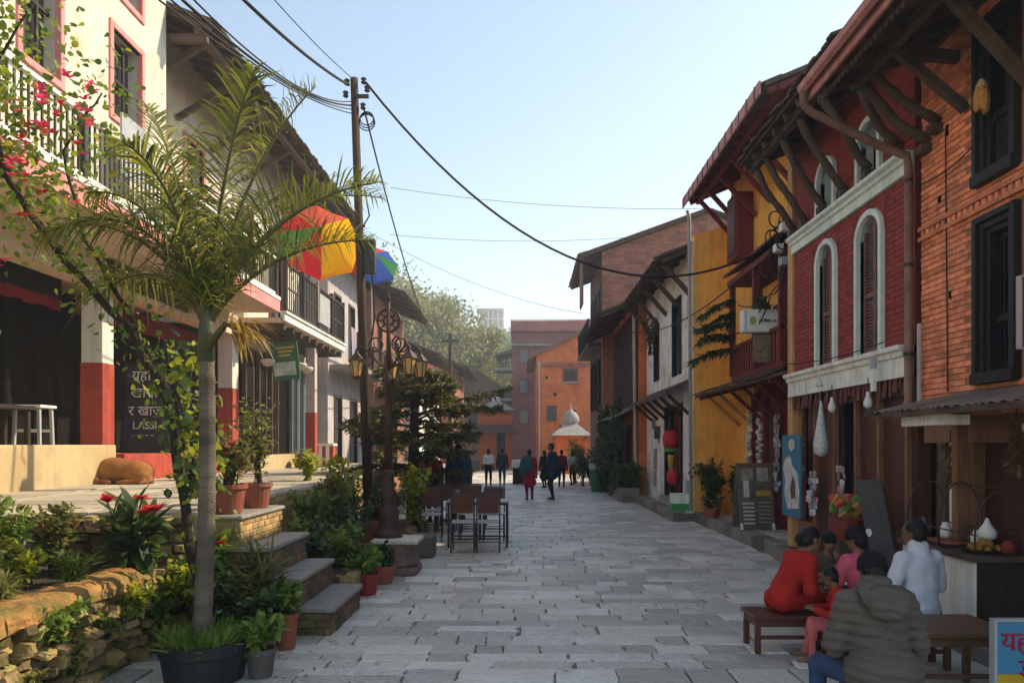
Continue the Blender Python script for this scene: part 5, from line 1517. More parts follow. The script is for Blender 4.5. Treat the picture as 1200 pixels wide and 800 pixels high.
# ------------------------------------------------------------------ things at the right-hand shops
# banner on the pilaster
bn = thing('poster_banner', 'tall blue and white poster banner on the ochre post of the maroon house', 'banner', (3.95, 11.2, .6))
MB().box(3.90, 3.92, 10.80, 11.56, .66, 1.84).build('cloth', mat('banner_blue', (.035, .17, .28), .7, .15, 4), bn)
bw = mat('banner_white', (.52, .52, .52), .7, .3, 8)
MB().prism([(10.86, .80), (11.30, .76), (11.44, .98), (11.40, 1.18), (11.50, 1.36), (11.40, 1.50), (11.22, 1.54), (11.12, 1.40), (10.92, 1.30), (10.84, 1.05)], 'x', 3.892, 3.90).build('pale_figure', bw, bn)
MB().prism([(10.98, .94), (11.14, .92), (11.18, 1.06), (11.08, 1.26), (10.98, 1.14)], 'x', 3.886, 3.892).build('dark_patch', mat('banner_brown', (.14, .06, .05), .7, .3), bn)
MB().prism([(11.0 + .12 * math.cos(k * .785) + .15, 1.70 + .09 * math.sin(k * .785)) for k in range(8)], 'x', 3.892, 3.90).build('emblem', bw, bn)
MB().prism([(11.15 + .07 * math.cos(k * .785), 1.70 + .055 * math.sin(k * .785)) for k in range(8)], 'x', 3.886, 3.892).build('emblem_centre', mat('letter_gold', (.65, .45, .15)), bn)
# hanging packets, bag and lamps under the maroon fascia
foil = [mat('foil_%d' % i, c, .25, .4, 40, .4, 60, metal=.3) for i, c in enumerate(((.55, .52, .55), (.40, .25, .26), (.30, .30, .38)))]
for i, (yy, za, zb) in enumerate(((10.35, 1.30, .78), (9.40, 1.40, .78), (13.6, 2.2, .9))):
    xx = 3.90 if i < 2 else 4.5
    g = thing('packet_strip', 'hanging strip of shiny snack packets ' + ('nearer the blue banner', 'in the middle of the maroon shop', 'in the oxblood shop front')[i], 'snack packets', (xx, yy, zb), group='hanging snack strips')
    MB().tube([(xx, yy, 2.3), (xx, yy, zb)], .004, 4).build('string', cable_m, g)
    z = za
    r_ = random.Random(i)
    while z > zb:
        for s in (-1, 1):
            MB().obox((xx + r_.uniform(-.03, .02), yy + s * .055, z), (.03, .10, .085), Matrix.Rotation(r_.uniform(-.5, .5), 3, 'X') @ Matrix.Rotation(r_.uniform(-.5, .5), 3, 'Z')).build('packet', r_.choice(foil), g, bevel=.01)
        z -= .085
g = thing('plastic_bag', 'long clear plastic bag of snacks hanging under the maroon shop fascia', 'bag', (3.86, 9.95, 1.55))
MB().lathe([(.03, 0), (.09, .05), (.10, .16), (.065, .36), (.03, .6), (.012, .72)], (3.86, 9.95, 1.55), 12).build('bag', mat('plastic_clear', (.55, .56, .58), .2, .3, 25, .5, 40), g, smooth=True)
MB().tube([(3.86, 9.95, 2.25), (3.86, 9.95, 2.42)], .004, 4).build('string', cable_m, g)
for i, (yy, zz, lb) in enumerate(((9.55, 2.10, 'white round light bulb under the middle of the maroon fascia'), (8.55, 2.10, 'pale light bulb under the maroon fascia near the downpipe'))):
    g = thing('light_bulb', lb, 'bulb', (3.84, yy, zz), group='bulbs under the maroon fascia')
    MB().lathe([(.01, 0), (.045, .03), (.05, .08), (.02, .15), (.02, .19)], (3.84, yy, zz), 12).build('globe', mat('opal_white', (.7, .7, .7), .3, .05), g, smooth=True)
    MB().tube([(3.84, yy, zz + .18), (3.84, yy, zz + .35)], .006, 4).build('cord', cable_m, g)
g = thing('wall_lamp', 'small clear lamp on a stem fixed to the white fascia', 'lamp', (3.80, 9.85, 2.5))
MB().lathe([(.05, 0), (.03, .06), (.012, .12), (.01, .24)], (3.80, 9.85, 2.44), 10).build('shade', mat('plastic_clear', (.55, .56, .58)), g, smooth=True)
g = thing('wall_tube', 'white strip lamp hanging from the end of the white fascia', 'lamp', (3.80, 8.3, 2.3))
MB().box(3.78, 3.81, 8.28, 8.36, 2.28, 2.62).build('tube', white_p, g)
MB().box(3.775, 3.815, 8.275, 8.365, 2.52, 2.64).build('cap', grey_p, g)
# leaning blackboard
g = thing('leaning_blackboard', 'narrow blank blackboard leaning at the maroon shop doors', 'blackboard', (3.75, 8.2, .17))
Mb = Matrix.Rotation(R(-12), 3, 'Y') @ Matrix.Rotation(R(18), 3, 'Z')
MB().obox((3.78, 8.15, .76), (.03, .36, 1.16), Mb).build('board', mat('blackboard_grey', (.075, .078, .085), .7, .25, 5), g, bevel=.004)
MB().bar((3.98, 8.3, .17), (3.84, 8.2, 1.25), .03, .03).build('prop', wood_d, g)
# snack basket
g = thing('snack_basket', 'red basket heaped with bright snack packets at the maroon shop step', 'basket', (3.72, 8.85, .17))
MB().lathe([(.14, 0), (.20, .22), (.205, .24)], (3.74, 8.9, .60), 10).build('basket', mat('basket_red', (.22, .04, .03), .7, .3, 20), g)
MB().box(3.6, 3.9, 8.75, 9.05, .17, .60).build('stand', wood_dh, g)
r_ = random.Random(9)
pk = [mat('pack_%d' % i, c, .4, .3, 20) for i, c in enumerate(((.5, .08, .05), (.12, .30, .06), (.55, .40, .30), (.45, .22, .05)))]
for i in range(16):
    MB().obox((3.74 + r_.uniform(-.13, .13), 8.9 + r_.uniform(-.13, .13), .86 + r_.uniform(0, .22)), (.09, .05, .13), Matrix.Rotation(r_.uniform(-1, 1), 3, 'X') @ Matrix.Rotation(r_.uniform(-1, 1), 3, 'Y')).build('packet', r_.choice(pk), g, bevel=.012)
# A-frame menu
g = thing('menu_board', 'folding A-frame menu board with pictures before the oxblood shop', 'menu board', (4.1, 13.75, .21))
for s, yy in ((1, 13.5), (-1, 14.0)):
    Mm = Matrix.Rotation(R(12) * s * -1, 3, 'X') 
    MB().obox((4.12, 13.75 - s * .13, .78), (.62, .025, 1.15), Mm).build('panel', mat('menu_brown', (.14, .11, .085), .7, .4, 6), g)
c0 = Vector((4.12, 13.605, .78)); Mm = Matrix.Rotation(R(-12), 3, 'X')
def onmenu(dx, dz, sx, sz, m, nm): MB().obox(c0 + Mm @ Vector((dx, -.012, dz)), (sx, .008, sz), Mm).build(nm, m, g)
onmenu(-.14, .40, .22, .22, mat('photo_a', (.30, .25, .20), .6, .6, 14), 'photo'); onmenu(.14, .40, .2, .24, mat('photo_b', (.34, .31, .27), .6, .6, 14), 'photo')
onmenu(.14, .06, .26, .10, mat('menu_yellow', (.45, .28, .03), .7, .2), 'yellow_strip'); onmenu(-.16, .14, .10, .30, bw, 'pale_strip')
for k in range(6):
    onmenu(-.14, -.12 - k * .07, .2, .03, bw, 'text_line'); onmenu(.14, -.10 - k * .07, .22, .025, mat('menu_grey', (.30, .26, .22)), 'text_line')
MB().obox(c0 + Mm @ Vector((0, 0, .59)), (.66, .05, .03), Mm).build('top_rail', wood_br, g)
for dx in (-.28, .28):
    MB().bar((4.12 + dx, 13.46, .21), (4.12 + dx, 13.50, .32), .04, .03).build('foot', white_p, g)
# illuminated sign box (unlit)
g = thing('sign_box', 'white rectangular sign box with small gold emblem on the timber balcony', 'sign', (4.0, 12.9, 3.6))
sb_ = MB().box(3.66, 4.30, 12.80, 12.98, 3.58, 3.96).build('box', white_p, g, bevel=.012)
MB().box(3.70, 3.71, 12.79, 12.80, 3.60, 3.94).build('edge_strip', grey_p, g)
for k in range(8): MB().box(3.93 + k * .038, 3.955 + k * .038, 12.792, 12.80, 3.745, 3.745 + (.035, .045, .03)[k % 3]).build('letter', mat('letter_grey', (.22, .20, .22)), g)
MB().prism([(3.83 + .06 * math.cos(k * 1.047), 3.77 + .075 * math.sin(k * 1.047)) for k in range(6)], 'y', 12.79, 12.80).build('emblem', mat('emblem_gold', (.45, .36, .14), .6), g)
for zz in (3.66, 3.86): MB().box(4.30, 4.5, 12.86, 12.9, zz, zz + .03).build('bracket', white_p, g)
g = thing('menu_cloth', 'brown printed panel hanging under the white sign box', 'panel', (4.0, 12.9, 3.1))
MB().box(3.85, 4.12, 12.84, 12.86, 3.08, 3.54).build('panel', mat('menu_print', (.20, .15, .11), .8, .6, 12), g)
# toys in the white house doorway
g = thing('red_toy_bag', 'bright red and green bag hanging in the white house doorway', 'bag', (3.7, 19.4, 1.5))
MB().lathe([(.08, 0), (.20, .06), (.22, .26), (.18, .40), (.05, .46)], (3.72, 19.3, 1.62), 12).build('red_part', mat('toy_red', (.55, .02, .03), .6, .1), g, smooth=True)
MB().lathe([(.14, 0), (.19, .05), (.12, .11)], (3.72, 19.3, 1.52), 12).build('green_part', mat('toy_green', (.05, .30, .08), .6, .1), g, smooth=True)
g = thing('yellow_toy', 'yellow and red toy hanging below the red bag', 'toy', (3.7, 19.1, .8))
MB().prism([(18.95, 1.45), (19.35, 1.45), (19.15, 1.05)], 'x', 3.64, 3.72).build('yellow_part', mat('toy_yellow', (.55, .38, .03), .6, .1), g)
MB().lathe([(.08, 0), (.16, .1), (.15, .3), (.05, .4)], (3.70, 18.95, .72), 10).build('red_part', mat('toy_red', (.5, .02, .03)), g, smooth=True)
g = thing('green_box', 'green and white box on the step of the white house', 'box', (3.55, 17.4, .22))
MB().box(3.35, 3.75, 17.25, 17.6, .22, .38).build('green_part', mat('toy_green', (.05, .3, .08)), g)
MB().box(3.36, 3.74, 17.26, 17.59, .38, .60).build('white_part', trim_w, g)

# ------------------------------------------------------------------ food stall, tables and benches of the eaters
g = thing('food_stall', 'snack stall counter with white front and brown end under the tin canopy', 'stall', (3.9, 6.6, 0))
MB().box(3.60, 3.62, 6.13, 7.28, .13, .77).build('front_panel', trim_w, g)
MB().box(3.62, 4.0, 6.11, 6.14, .13, .77).build('end_panel', wood_d, g)
MB().box(3.56, 4.02, 6.06, 7.32, .77, .815).build('counter_top', wood_dh, g, bevel=.006)
MB().box(3.63, 3.99, 6.15, 7.26, .14, .76).build('body', wood_d, g)
rod = MB()
for (yy, h_) in ((6.12, .42), (6.65, .50), (7.2, .48)):
    pts = [(3.60 + .0 * k, yy, .815) for k in (0,)]
    arc = [(3.60 + .38 * (1 - math.cos(math.pi * i / 14)) / 2, yy, .98 + h_ * .8 * math.sin(math.pi * i / 14)) for i in range(15)]
    rod.tube([(3.60, yy, .81)] + arc + [(3.98, yy, .81)], .008, 5)
for (xx, zz) in ((3.60, .98), (3.79, 1.36), (3.98, .98)):
    rod.tube([(xx, 6.10, zz), (xx, 7.22, zz)], .007, 5)
rod.build('hoop_frame', iron_b, g, smooth=True)
g = thing('fritter_tray', 'tray heaped with golden fried snacks on the stall counter', 'food tray', (3.78, 6.32, .815))
MB().lathe([(.14, 0), (.17, .03)], (3.78, 6.32, .816), 14).build('tray', iron, g)
r_ = random.Random(3)
fm = mat('fritter', (.34, .17, .035), .7, .4, 30, .6, 60)
for i in range(46):
    a, rr = r_.uniform(0, 6.28), r_.uniform(0, .13)
    z = .85 + (.13 - rr) * .6 * r_.random()
    MB().lathe([(.008, -.02), (.024, -.008), (.022, .012), (.006, .022)], (3.78 + rr * math.cos(a), 6.32 + rr * math.sin(a), z), 6).build('fritter', fm, g, smooth=True)
g = thing('sausage_tray', 'flat tray of reddish snacks on the stall counter behind the fritters', 'food tray', (3.75, 6.8, .815))
MB().box(3.62, 3.90, 6.6, 7.0, .816, .835).build('tray', iron, g)
for i in range(12):
    MB().tube([(3.64, 6.62 + i * .032, .85), (3.88, 6.63 + i * .032, .85)], .014, 6).build('sausage', mat('sausage', (.30, .07, .05), .6, .3), g, smooth=True)
for i, (xx, yy, h_, m_, lb) in enumerate(((3.72, 7.1, .20, glass_d, 'dark jar at the far end of the stall counter'), (3.85, 7.0, .16, white_p, 'pale tin beside the dark jar on the stall'), (3.88, 6.14, .10, mat('cup_red', (.25, .03, .03)), 'small red cup at the near end of the stall'), (3.9, 6.6, .13, white_p, 'white bottle standing behind the fritters'))):
    o = MB().lathe([(.045, 0), (.05, h_ * .7), (.03, h_ * .85), (.03, h_)], (xx, yy, .835), 12).build('jar', m_, None, smooth=True)
    tag(o, lb, 'jar')
o = MB().lathe([(.03, 0), (.07, .03), (.075, .08), (.03, .14), (.01, .19)], (3.88, 6.42, .90), 9).build('cloth_bundle', white_p, None, smooth=True)
tag(o, 'knotted white cloth bundle behind the fritter tray', 'bundle')

def bench(name, label, x0, x1, y0, y1, h, m, group=None):
    b = thing(name, label, 'bench' if 'bench' in name or 'stool' in name else 'table', ((x0 + x1) / 2, (y0 + y1) / 2, 0), group=group)
    MB().box(x0, x1, y0, y1, h - .03, h).build('seat' if 'table' not in name else 'table_top', m, b, bevel=.006)
    a = .025
    MB().box(x0 + a, x1 - a, y0 + a, y1 - a, h - .09, h - .031).build('apron', m, b)
    for xx in (x0 + .02, x1 - .065):
        for yy in (y0 + .02, y1 - .065):
            MB().box(xx, xx + .045, yy, yy + .045, .004, h - .09).build('leg', m, b, bevel=.004)
    MB().box(x0 + .06, x1 - .06, y0 + .03, y0 + .05, h * .38, h * .38 + .03).build('stretcher', m, b)
    return b
benchm = mat('bench_wood', (.10, .035, .025), .4, .25, 5, .15, 40)
bench('wooden_bench', 'low red-brown wooden bench under the woman in red', 1.87, 2.50, 6.22, 6.62, .31, benchm)
bench('snack_table', 'low brown table in the lower right behind the padded jacket', 2.45, 3.22, 4.95, 5.55, .48, mat('table_brown', (.14, .075, .04), .45, .25, 4, .15, 40))
bench('eating_table', 'small table with plates in the middle of the seated group', 2.55, 3.05, 6.55, 7.05, .44, benchm)
bench('low_stool', 'low stool under the child in pink trousers', 2.38, 2.66, 5.86, 6.12, .22, benchm)
bench('low_stool', 'low stool under the woman in the pink top', 2.62, 2.98, 6.10, 6.42, .30, benchm)
bench('low_stool', 'low stool under the man in the white shirt', 2.88, 3.24, 5.75, 6.05, .34, benchm)
bench('low_stool', 'low stool under the man in the padded jacket', 1.80, 2.14, 4.07, 4.38, .36, benchm)
bench('low_stool', 'low stool under the boy in the black cap', 2.74, 3.02, 7.17, 7.44, .26, benchm)
for i, (xx, yy) in enumerate(((2.68, 6.7), (2.88, 6.85), (2.75, 6.95), (2.93, 6.65))):
    o = MB().lathe([(.03, 0), (.06, .012), (.075, .03), (.07, .03), (.05, .016), (.01, .014)], (xx, yy, .441), 14).build('plate', white_p, None, smooth=True)
    tag(o, 'white bowl on the eating table, ' + ('front left', 'right middle', 'rear', 'front right')[i], 'bowl', 'bowls on the eating table')
o = MB().obox((2.74, 6.80, .54), (.10, .05, .19), Matrix.Rotation(.3, 3, 'Z')).build('snack_bag', pk[1], None, bevel=.02)
tag(o, 'green snack bag standing on the eating table', 'snack bag')
# the blue sign at the lower right corner
g = thing('blue_sign', 'blue and yellow standing sign with red lettering at the lower right corner', 'sign', (3.1, 4.5, 0))
MB().box(2.775, 3.45, 4.50, 4.53, .36, .665).build('blue_panel', mat('sign_blue', (.05, .22, .38), .6, .1), g)
MB().box(2.775, 3.45, 4.50, 4.53, .10, .358).build('yellow_panel', mat('sign_yellow', (.55, .32, .02), .6, .1), g)
MB().box(2.755, 2.774, 4.49, 4.54, .01, .68).box(2.775, 3.45, 4.49, 4.54, .666, .68).build('frame', grey_p, g)
for k, (s, dx, zz) in enumerate((('यहाँ', 2.80, .50), ('डे', 2.905, .34))):
    text('lettering', s, mat('letter_crimson', (.42, .01, .04), .6), g, (dx, 4.494, zz), FACE_CAM, .155, .004)
# ------------------------------------------------------------------ foliage
npr = np.random.default_rng(11)
def rand_unit(n):
    v = npr.normal(size=(n, 3)); return v / np.linalg.norm(v, axis=1, keepdims=True)
def leaf_mesh(name, C, D, U, L, W, m, parent, droop=.25, simple=False):
    """C leaf bases, D directions, U rough up vectors; each leaf a folded blade of six corners"""
    n = len(C)
    D = D / np.linalg.norm(D, axis=1, keepdims=True)
    S = np.cross(D, U); S /= np.maximum(np.linalg.norm(S, axis=1, keepdims=True), 1e-6)
    N = np.cross(S, D)
    L = np.broadcast_to(np.asarray(L, float), (n,))[:, None]; W = np.broadcast_to(np.asarray(W, float), (n,))[:, None]
    if simple:
        m1 = C + D * L * .45
        V = np.stack([C, m1 + S * W * .5 + N * W * .18, C + D * L - N * L * droop, m1 - S * W * .5 + N * W * .18], 1).reshape(-1, 3)
        i = np.arange(n) * 4
        F = np.concatenate([np.stack([i, i + 1, i + 3], 1), np.stack([i + 1, i + 2, i + 3], 1)])
        return fast_mesh(name, V, F, m, parent)
    rows = [C]
    tw = npr.uniform(-.35, .35, (n, 1))
    for s_, w_ in ((.2, .78), (.5, 1.0), (.8, .62)):
        c = C + D * L * s_ - N * L * droop * s_ * s_
        e = S + N * tw * s_
        rows += [c + e * W * .5 * w_ + N * W * .12, c - e * W * .5 * w_ + N * W * .12]
    rows.append(C + D * L - N * L * droop)
    V = np.stack(rows, 1).reshape(-1, 3)
    i = np.arange(n) * 8
    F = np.concatenate([np.stack([i + a, i + b, i + c], 1) for a, b, c in ((0, 1, 2), (1, 3, 2), (2, 3, 4), (3, 5, 4), (4, 5, 6), (5, 7, 6))])
    return fast_mesh(name, V, F, m, parent)
def fast_mesh(name, V, F, m, parent, mi=None):
    me = bpy.data.meshes.new(name)
    V = np.ascontiguousarray(V, np.float32); F = np.ascontiguousarray(F, np.int32)
    k = F.shape[1]
    me.vertices.add(len(V)); me.vertices.foreach_set('co', V.ravel())
    me.loops.add(F.size); me.loops.foreach_set('vertex_index', F.ravel())
    me.polygons.add(len(F)); me.polygons.foreach_set('loop_start', np.arange(len(F), dtype=np.int32) * k)
    if not isinstance(m, (list, tuple)): m = [m]
    for x in m: me.materials.append(x)
    if mi is not None: me.polygons.foreach_set('material_index', np.ascontiguousarray(mi, np.int32))
    me.update(calc_edges=True)
    return link(name, me, parent)

LG = leafmat('leaf_green', (.065, .14, .022), (.19, .27, .045), .4)
LD = leafmat('leaf_dark', (.022, .050, .017), (.075, .12, .035), .28)
LY_ = leafmat('leaf_yellow_green', (.16, .23, .025), (.38, .38, .04), .45)
LO = leafmat('leaf_olive', (.085, .105, .028), (.25, .235, .07), .38)
LP = leafmat('leaf_palm', (.045, .065, .016), (.25, .26, .04), .48)
LC = leafmat('leaf_conifer', (.030, .045, .014), (.20, .18, .05), .3)
LF = leafmat('leaf_far', (.12, .145, .06), (.31, .32, .14), .35)  # dry-season olive, paled further so that distance haze is in the colour
LDry = leafmat('leaf_dry_gold', (.30, .17, .03), (.45, .28, .06), .35)
FR = leafmat('flower_red', (.50, .012, .012), (.65, .03, .02), .3)
FP = leafmat('flower_pink', (.55, .03, .09), (.75, .10, .12), .35)
FW = leafmat('flower_white', (.65, .60, .62), (.75, .72, .7), .3)
FO = leafmat('flower_orange', (.70, .16, .02), (.75, .30, .03), .3)
bark = mat('bark', (.085, .060, .042), .95, .35, 8, .7, 40, col2=(.14, .12, .09), mix2=.4, dist=.02)
bark_d = mat('bark_dark', (.035, .025, .018), .95, .35, 8, .7, 40, dist=.02)

def branch_cloud(mb, base, h, r, n, seed, up=.9, thick=.012):
    """stems that fork; returns tips (m,3) with directions for the leaves"""
    q = random.Random(seed)
    pts, dirs = [], []
    for i in range(n):
        a = q.uniform(0, 6.283); lean = q.uniform(.05, 1) * r
        e = Vector((base[0] + lean * math.cos(a), base[1] + lean * math.sin(a), base[2] + h * q.uniform(.55, 1.0)))
        b = Vector(base) + Vector((q.uniform(-.2, .2) * r, q.uniform(-.2, .2) * r, 0))
        mid = b.lerp(e, .5) + Vector((-.15 * lean * math.cos(a), -.15 * lean * math.sin(a), h * .08))
        mb.tube([b, mid, e], [thick, thick * .75, thick * .3], 5)
        for k in range(6):
            t = .3 + .7 * k / 5
            p = b.lerp(mid, t * 2) if t < .5 else mid.lerp(e, t * 2 - 1)
            pts.append(p); dirs.append((e - b).normalized())
    return np.array(pts), np.array(dirs)

def shrub(name, label, base, h, r, n_stem, n_leaf, ls, m, seed, flower=None, group=None, lw=.5, cat='shrub', spread=.12, droop=.25):
    t = thing(name, label, cat, base, group=group)
    mb = MB()
    P, Dr = branch_cloud(mb, base, h, r, n_stem, seed)
    mb.build('stem', bark_d, t)
    idx = npr.integers(0, len(P), n_leaf)
    C = P[idx] + npr.normal(size=(n_leaf, 3)) * spread * r
    C[:, 2] = np.maximum(C[:, 2], base[2] + .02)
    D = rand_unit(n_leaf) * .9 + Dr[idx] * .5 + np.array([0, 0, .15])
    leaf_mesh('foliage', C, D, np.tile([0, 0, 1.], (n_leaf, 1)) + npr.normal(size=(n_leaf, 3)) * .3, ls * npr.uniform(.6, 1.2, n_leaf), ls * lw * npr.uniform(.7, 1.2, n_leaf), m, t, droop)
    if flower:
        fm, nf, fs = flower
        top = P[P[:, 2] > base[2] + h * .45]
        if len(top) < 3: top = P
        for k in range(nf):
            c = top[npr.integers(0, len(top))] + npr.normal(size=3) * r * .12 + np.array([0, 0, fs * .4])
            blossom(c, fs, fm, t)
    return t
def blossom(c, s, m, t, n=9):
    a = np.arange(n) * 6.283 / n + npr.uniform(0, 6)
    D = np.stack([np.cos(a), np.sin(a), npr.uniform(.1, .9, n)], 1)
    ax = rand_unit(1)[0] * .6 + np.array([0, -.4, .3])
    D = D + ax * .4
    leaf_mesh('flower', np.tile(c, (n, 1)), D, np.tile([0, 0, 1.], (n, 1)), s * npr.uniform(.8, 1.1, n), s * .5, m, t, .2)

def pot(t, base, r, h, m, n=18):
    MB().lathe([(r * .68, 0), (r * .74, .01), (r * .95, h * .84), (r * 1.06, h * .85), (r * 1.06, h), (r * .92, h), (r * .90, h * .9)], base, n, cap=False).build('pot', m, t, smooth=False)
    MB().lathe([(.001, 0), (r * .92, 0)], (base[0], base[1], base[2] + h * .88), n, cap=False).build('soil', soil, t)
def potted(label, base, r, h, pm, ph, pr, ns, nl, ls, m, seed, flower=None, group='potted plants', lw=.5, droop=.25):
    t = thing('potted_plant', label, 'potted plant', base, group=group)
    pot(t, base, r, h, pm)
    b2 = (base[0], base[1], base[2] + h * .85)
    mb = MB()
    P, Dr = branch_cloud(mb, b2, ph, pr, ns, seed, thick=.008)
    mb.build('stem', bark_d, t)
    idx = npr.integers(0, len(P), nl)
    C = P[idx] + npr.normal(size=(nl, 3)) * .13 * pr
    D = rand_unit(nl) * .9 + Dr[idx] * .5
    leaf_mesh('foliage', C, D, np.tile([0, 0, 1.], (nl, 1)) + npr.normal(size=(nl, 3)) * .3, ls * npr.uniform(.6, 1.2, nl), ls * lw, m, t, droop)
    if flower:
        fm, nf, fs = flower
        for k in range(nf):
            c = P[npr.integers(0, len(P))] + npr.normal(size=3) * pr * .15
            blossom(c, fs, fm, t, 7)
    return t

# ------------------------------------------------------------------ the palm
def frond(t, base, d, L, rise, sag, seed, m, nl=46, lmax=.42, vlift=.65, wd=.016):
    """arched rib with two rows of blades"""
    q = random.Random(seed)
    d = Vector(d).normalized()
    n = 14
    pts = []
    for i in range(n + 1):
        s = i / n
        pts.append(Vector(base) + d * (L * s ** 1.3) + Vector((0, 0, rise * s - sag * s ** 2.2)))
    rib = MB().tube(pts, [.016 * (1 - .85 * i / n) + .002 for i in range(n + 1)], 6)
    ro = rib.build('frond', bark_d if m is LP else LDry, t, smooth=True)
    ro.data.materials[0] = mat('palm_rib', (.09, .085, .03), .6, .2, 6, .1)
    C, D, U, Ls = [], [], [], []
    for i in range(nl):
        s = .10 + .90 * i / (nl - 1)
        f = s * n
        k = min(int(f), n - 1)
        p = pts[k].lerp(pts[k + 1], f - k)
        tg = (pts[k + 1] - pts[k]).normalized()
        side = tg.cross(Vector((0, 0, 1))).normalized()
        nrm = side.cross(tg)
        ln = lmax * (math.sin(math.pi * min(1, .18 + .80 * s)) ** .6) * q.uniform(.82, 1.1)
        for sg_ in (-1, 1):
            fwd = .55 + .5 * s
            v = side * sg_ * q.uniform(.7, 1.0) + tg * fwd + nrm * q.uniform(vlift * .3, vlift)
            C.append(p); D.append(v); U.append(nrm); Ls.append(ln)
    C, D, U, Ls = map(np.array, (C, D, U, Ls))
    D = D / np.linalg.norm(D, axis=1, keepdims=True)
    # long narrow blades bending down: 4 sections
    nn = len(C)
    S = np.cross(D, U); S /= np.linalg.norm(S, axis=1, keepdims=True)
    Nn = np.cross(S, D)
    dr = npr.uniform(.2, 1.0, nn)[:, None] ** 1.2
    rows = []
    for k, (s, wk) in enumerate(((0, .55), (.3, 1), (.65, .8), (1, .06))):
        c = C + D * (Ls[:, None] * s * (1 - .12 * s)) - np.array([0, 0, 1.]) * (Ls[:, None] * dr * s * s)
        rows.append(c + S * wd * wk / 2 + Nn * .003); rows.append(c - S * wd * wk / 2 + Nn * .003)
    V = np.stack(rows, 1).reshape(-1, 3)
    i = np.arange(nn) * 8
    F = np.concatenate([np.stack([i + 2 * k, i + 2 * k + 1, i + 2 * k + 3, i + 2 * k + 2], 1) for k in range(3)])
    fast_mesh('leaflets', V, F, m, ro)
    return ro
PX, PY = -2.32, 5.55
palm = thing('palm_tree', 'slender palm with feathery arching fronds in the left foreground', 'palm', (PX, PY, .3))
tr = []
for i in range(64):
    s = i / 63
    tr.append((PX + .02 * math.sin(s * 3) + .03 * s, PY, .30 + 2.1 * s))
MB().tube(tr, [.066 - .013 * i / 63 + (.004 if i % 4 == 0 else 0) + .0015 * math.sin(i * 5.3) for i in range(64)], 14).build('trunk', mat('palm_bark', (.17, .135, .10), .95, .3, 6, .7, 30, stretch=(1, 1, 4), col2=(.075, .06, .045), mix2=.5, dist=.02), palm, smooth=True)
MB().tube([(PX + .03, PY, 2.30), (PX + .03, PY, 2.52), (PX + .04, PY, 2.75)], [.062, .055, .03], 12).build('crownshaft', mat('crownshaft', (.075, .085, .045), .6, .3, 5, .2, 20), palm, smooth=True)
cb0 = (PX + .03, PY, 2.50)
#           direction            length rise sag
fr_list = [((.95, -.2, 0), 1.45, 1.75, .75), ((.8, .6, 0), 1.55, 2.3, 1.05), ((.45, -.5, 0), .95, 2.35, .75), ((-.85, -.25, 0), 1.3, 1.75, 1.1),
           ((-.7, .65, 0), 1.4, 2.1, 1.0), ((-1, .1, 0), 1.15, 2.05, 1.0), ((.1, 1, 0), 1.3, 2.2, .8), ((-.25, -.8, 0), .95, 2.0, .9),
           ((.6, .2, 0), .85, 2.55, .65), ((-.45, .2, 0), .75, 2.35, .6), ((1, .25, 0), 1.3, 1.35, .6), ((-.9, .4, 0), 1.45, 1.35, 1.0),
           ((.4, .9, 0), 1.2, 1.6, .75), ((-.55, -.6, 0), 1.1, 1.7, 1.1)]
for i, (d, L, ri, sg_) in enumerate(fr_list):
    frond(palm, cb0, d, L * (.90 if d[0] > 0 else .80), ri, sg_, 40 + i, LP, nl=66, lmax=.64, vlift=1.5 if d[0] > .3 else .7)
dry = MB()
# golden flower tassel below the crown
tas = []
for i in range(70):
    a = npr.uniform(-.9, .9); e = npr.uniform(-.7, .45)
    tas.append((math.cos(a) * math.cos(e), math.sin(a) * math.cos(e) - .35, math.sin(e)))
tas = np.array(tas)
tb0 = MB().tube([(PX + .05, PY - .04, 2.38), (PX + .2, PY - .08, 2.56), (PX + .34, PY - .10, 2.50)], [.03, .022, .012], 7).build('flower_stalk', mat('palm_rib', (.09, .085, .03)), palm, smooth=True)
leaf_mesh('flower_tassel', np.tile([PX + .26, PY - .10, 2.55], (70, 1)) + npr.normal(size=(70, 3)) * .04, tas, np.tile([0, 0, 1.], (70, 1)), npr.uniform(.18, .34, 70), .016, LDry, tb0, .5)
pp = thing('planter_tub', 'big black tub at the foot of the palm with grass spilling over', 'planter', (PX + .02, PY, 0))
MB().lathe([(.24, 0), (.27, .02), (.30, .20), (.315, .22), (.315, .30), (.27, .30), (.26, .26)], (PX + .02, PY, 0), 22, cap=False).build('tub', pot_black, pp)
MB().lathe([(.001, 0), (.27, 0)], (PX + .02, PY, .265), 22, cap=False).build('soil', soil, pp)
n = 900
a = npr.uniform(0, 6.283, n); rr = .27 * np.sqrt(npr.uniform(0, 1, n))
C = np.stack([PX + .02 + rr * np.cos(a), PY + rr * np.sin(a), np.full(n, .26)], 1)
D = np.stack([np.cos(a) * .7, np.sin(a) * .7, np.ones(n)], 1) + npr.normal(size=(n, 3)) * .4
leaf_mesh('grass', C, D, rand_unit(n), npr.uniform(.08, .20, n), .010, LG, pp, .35)

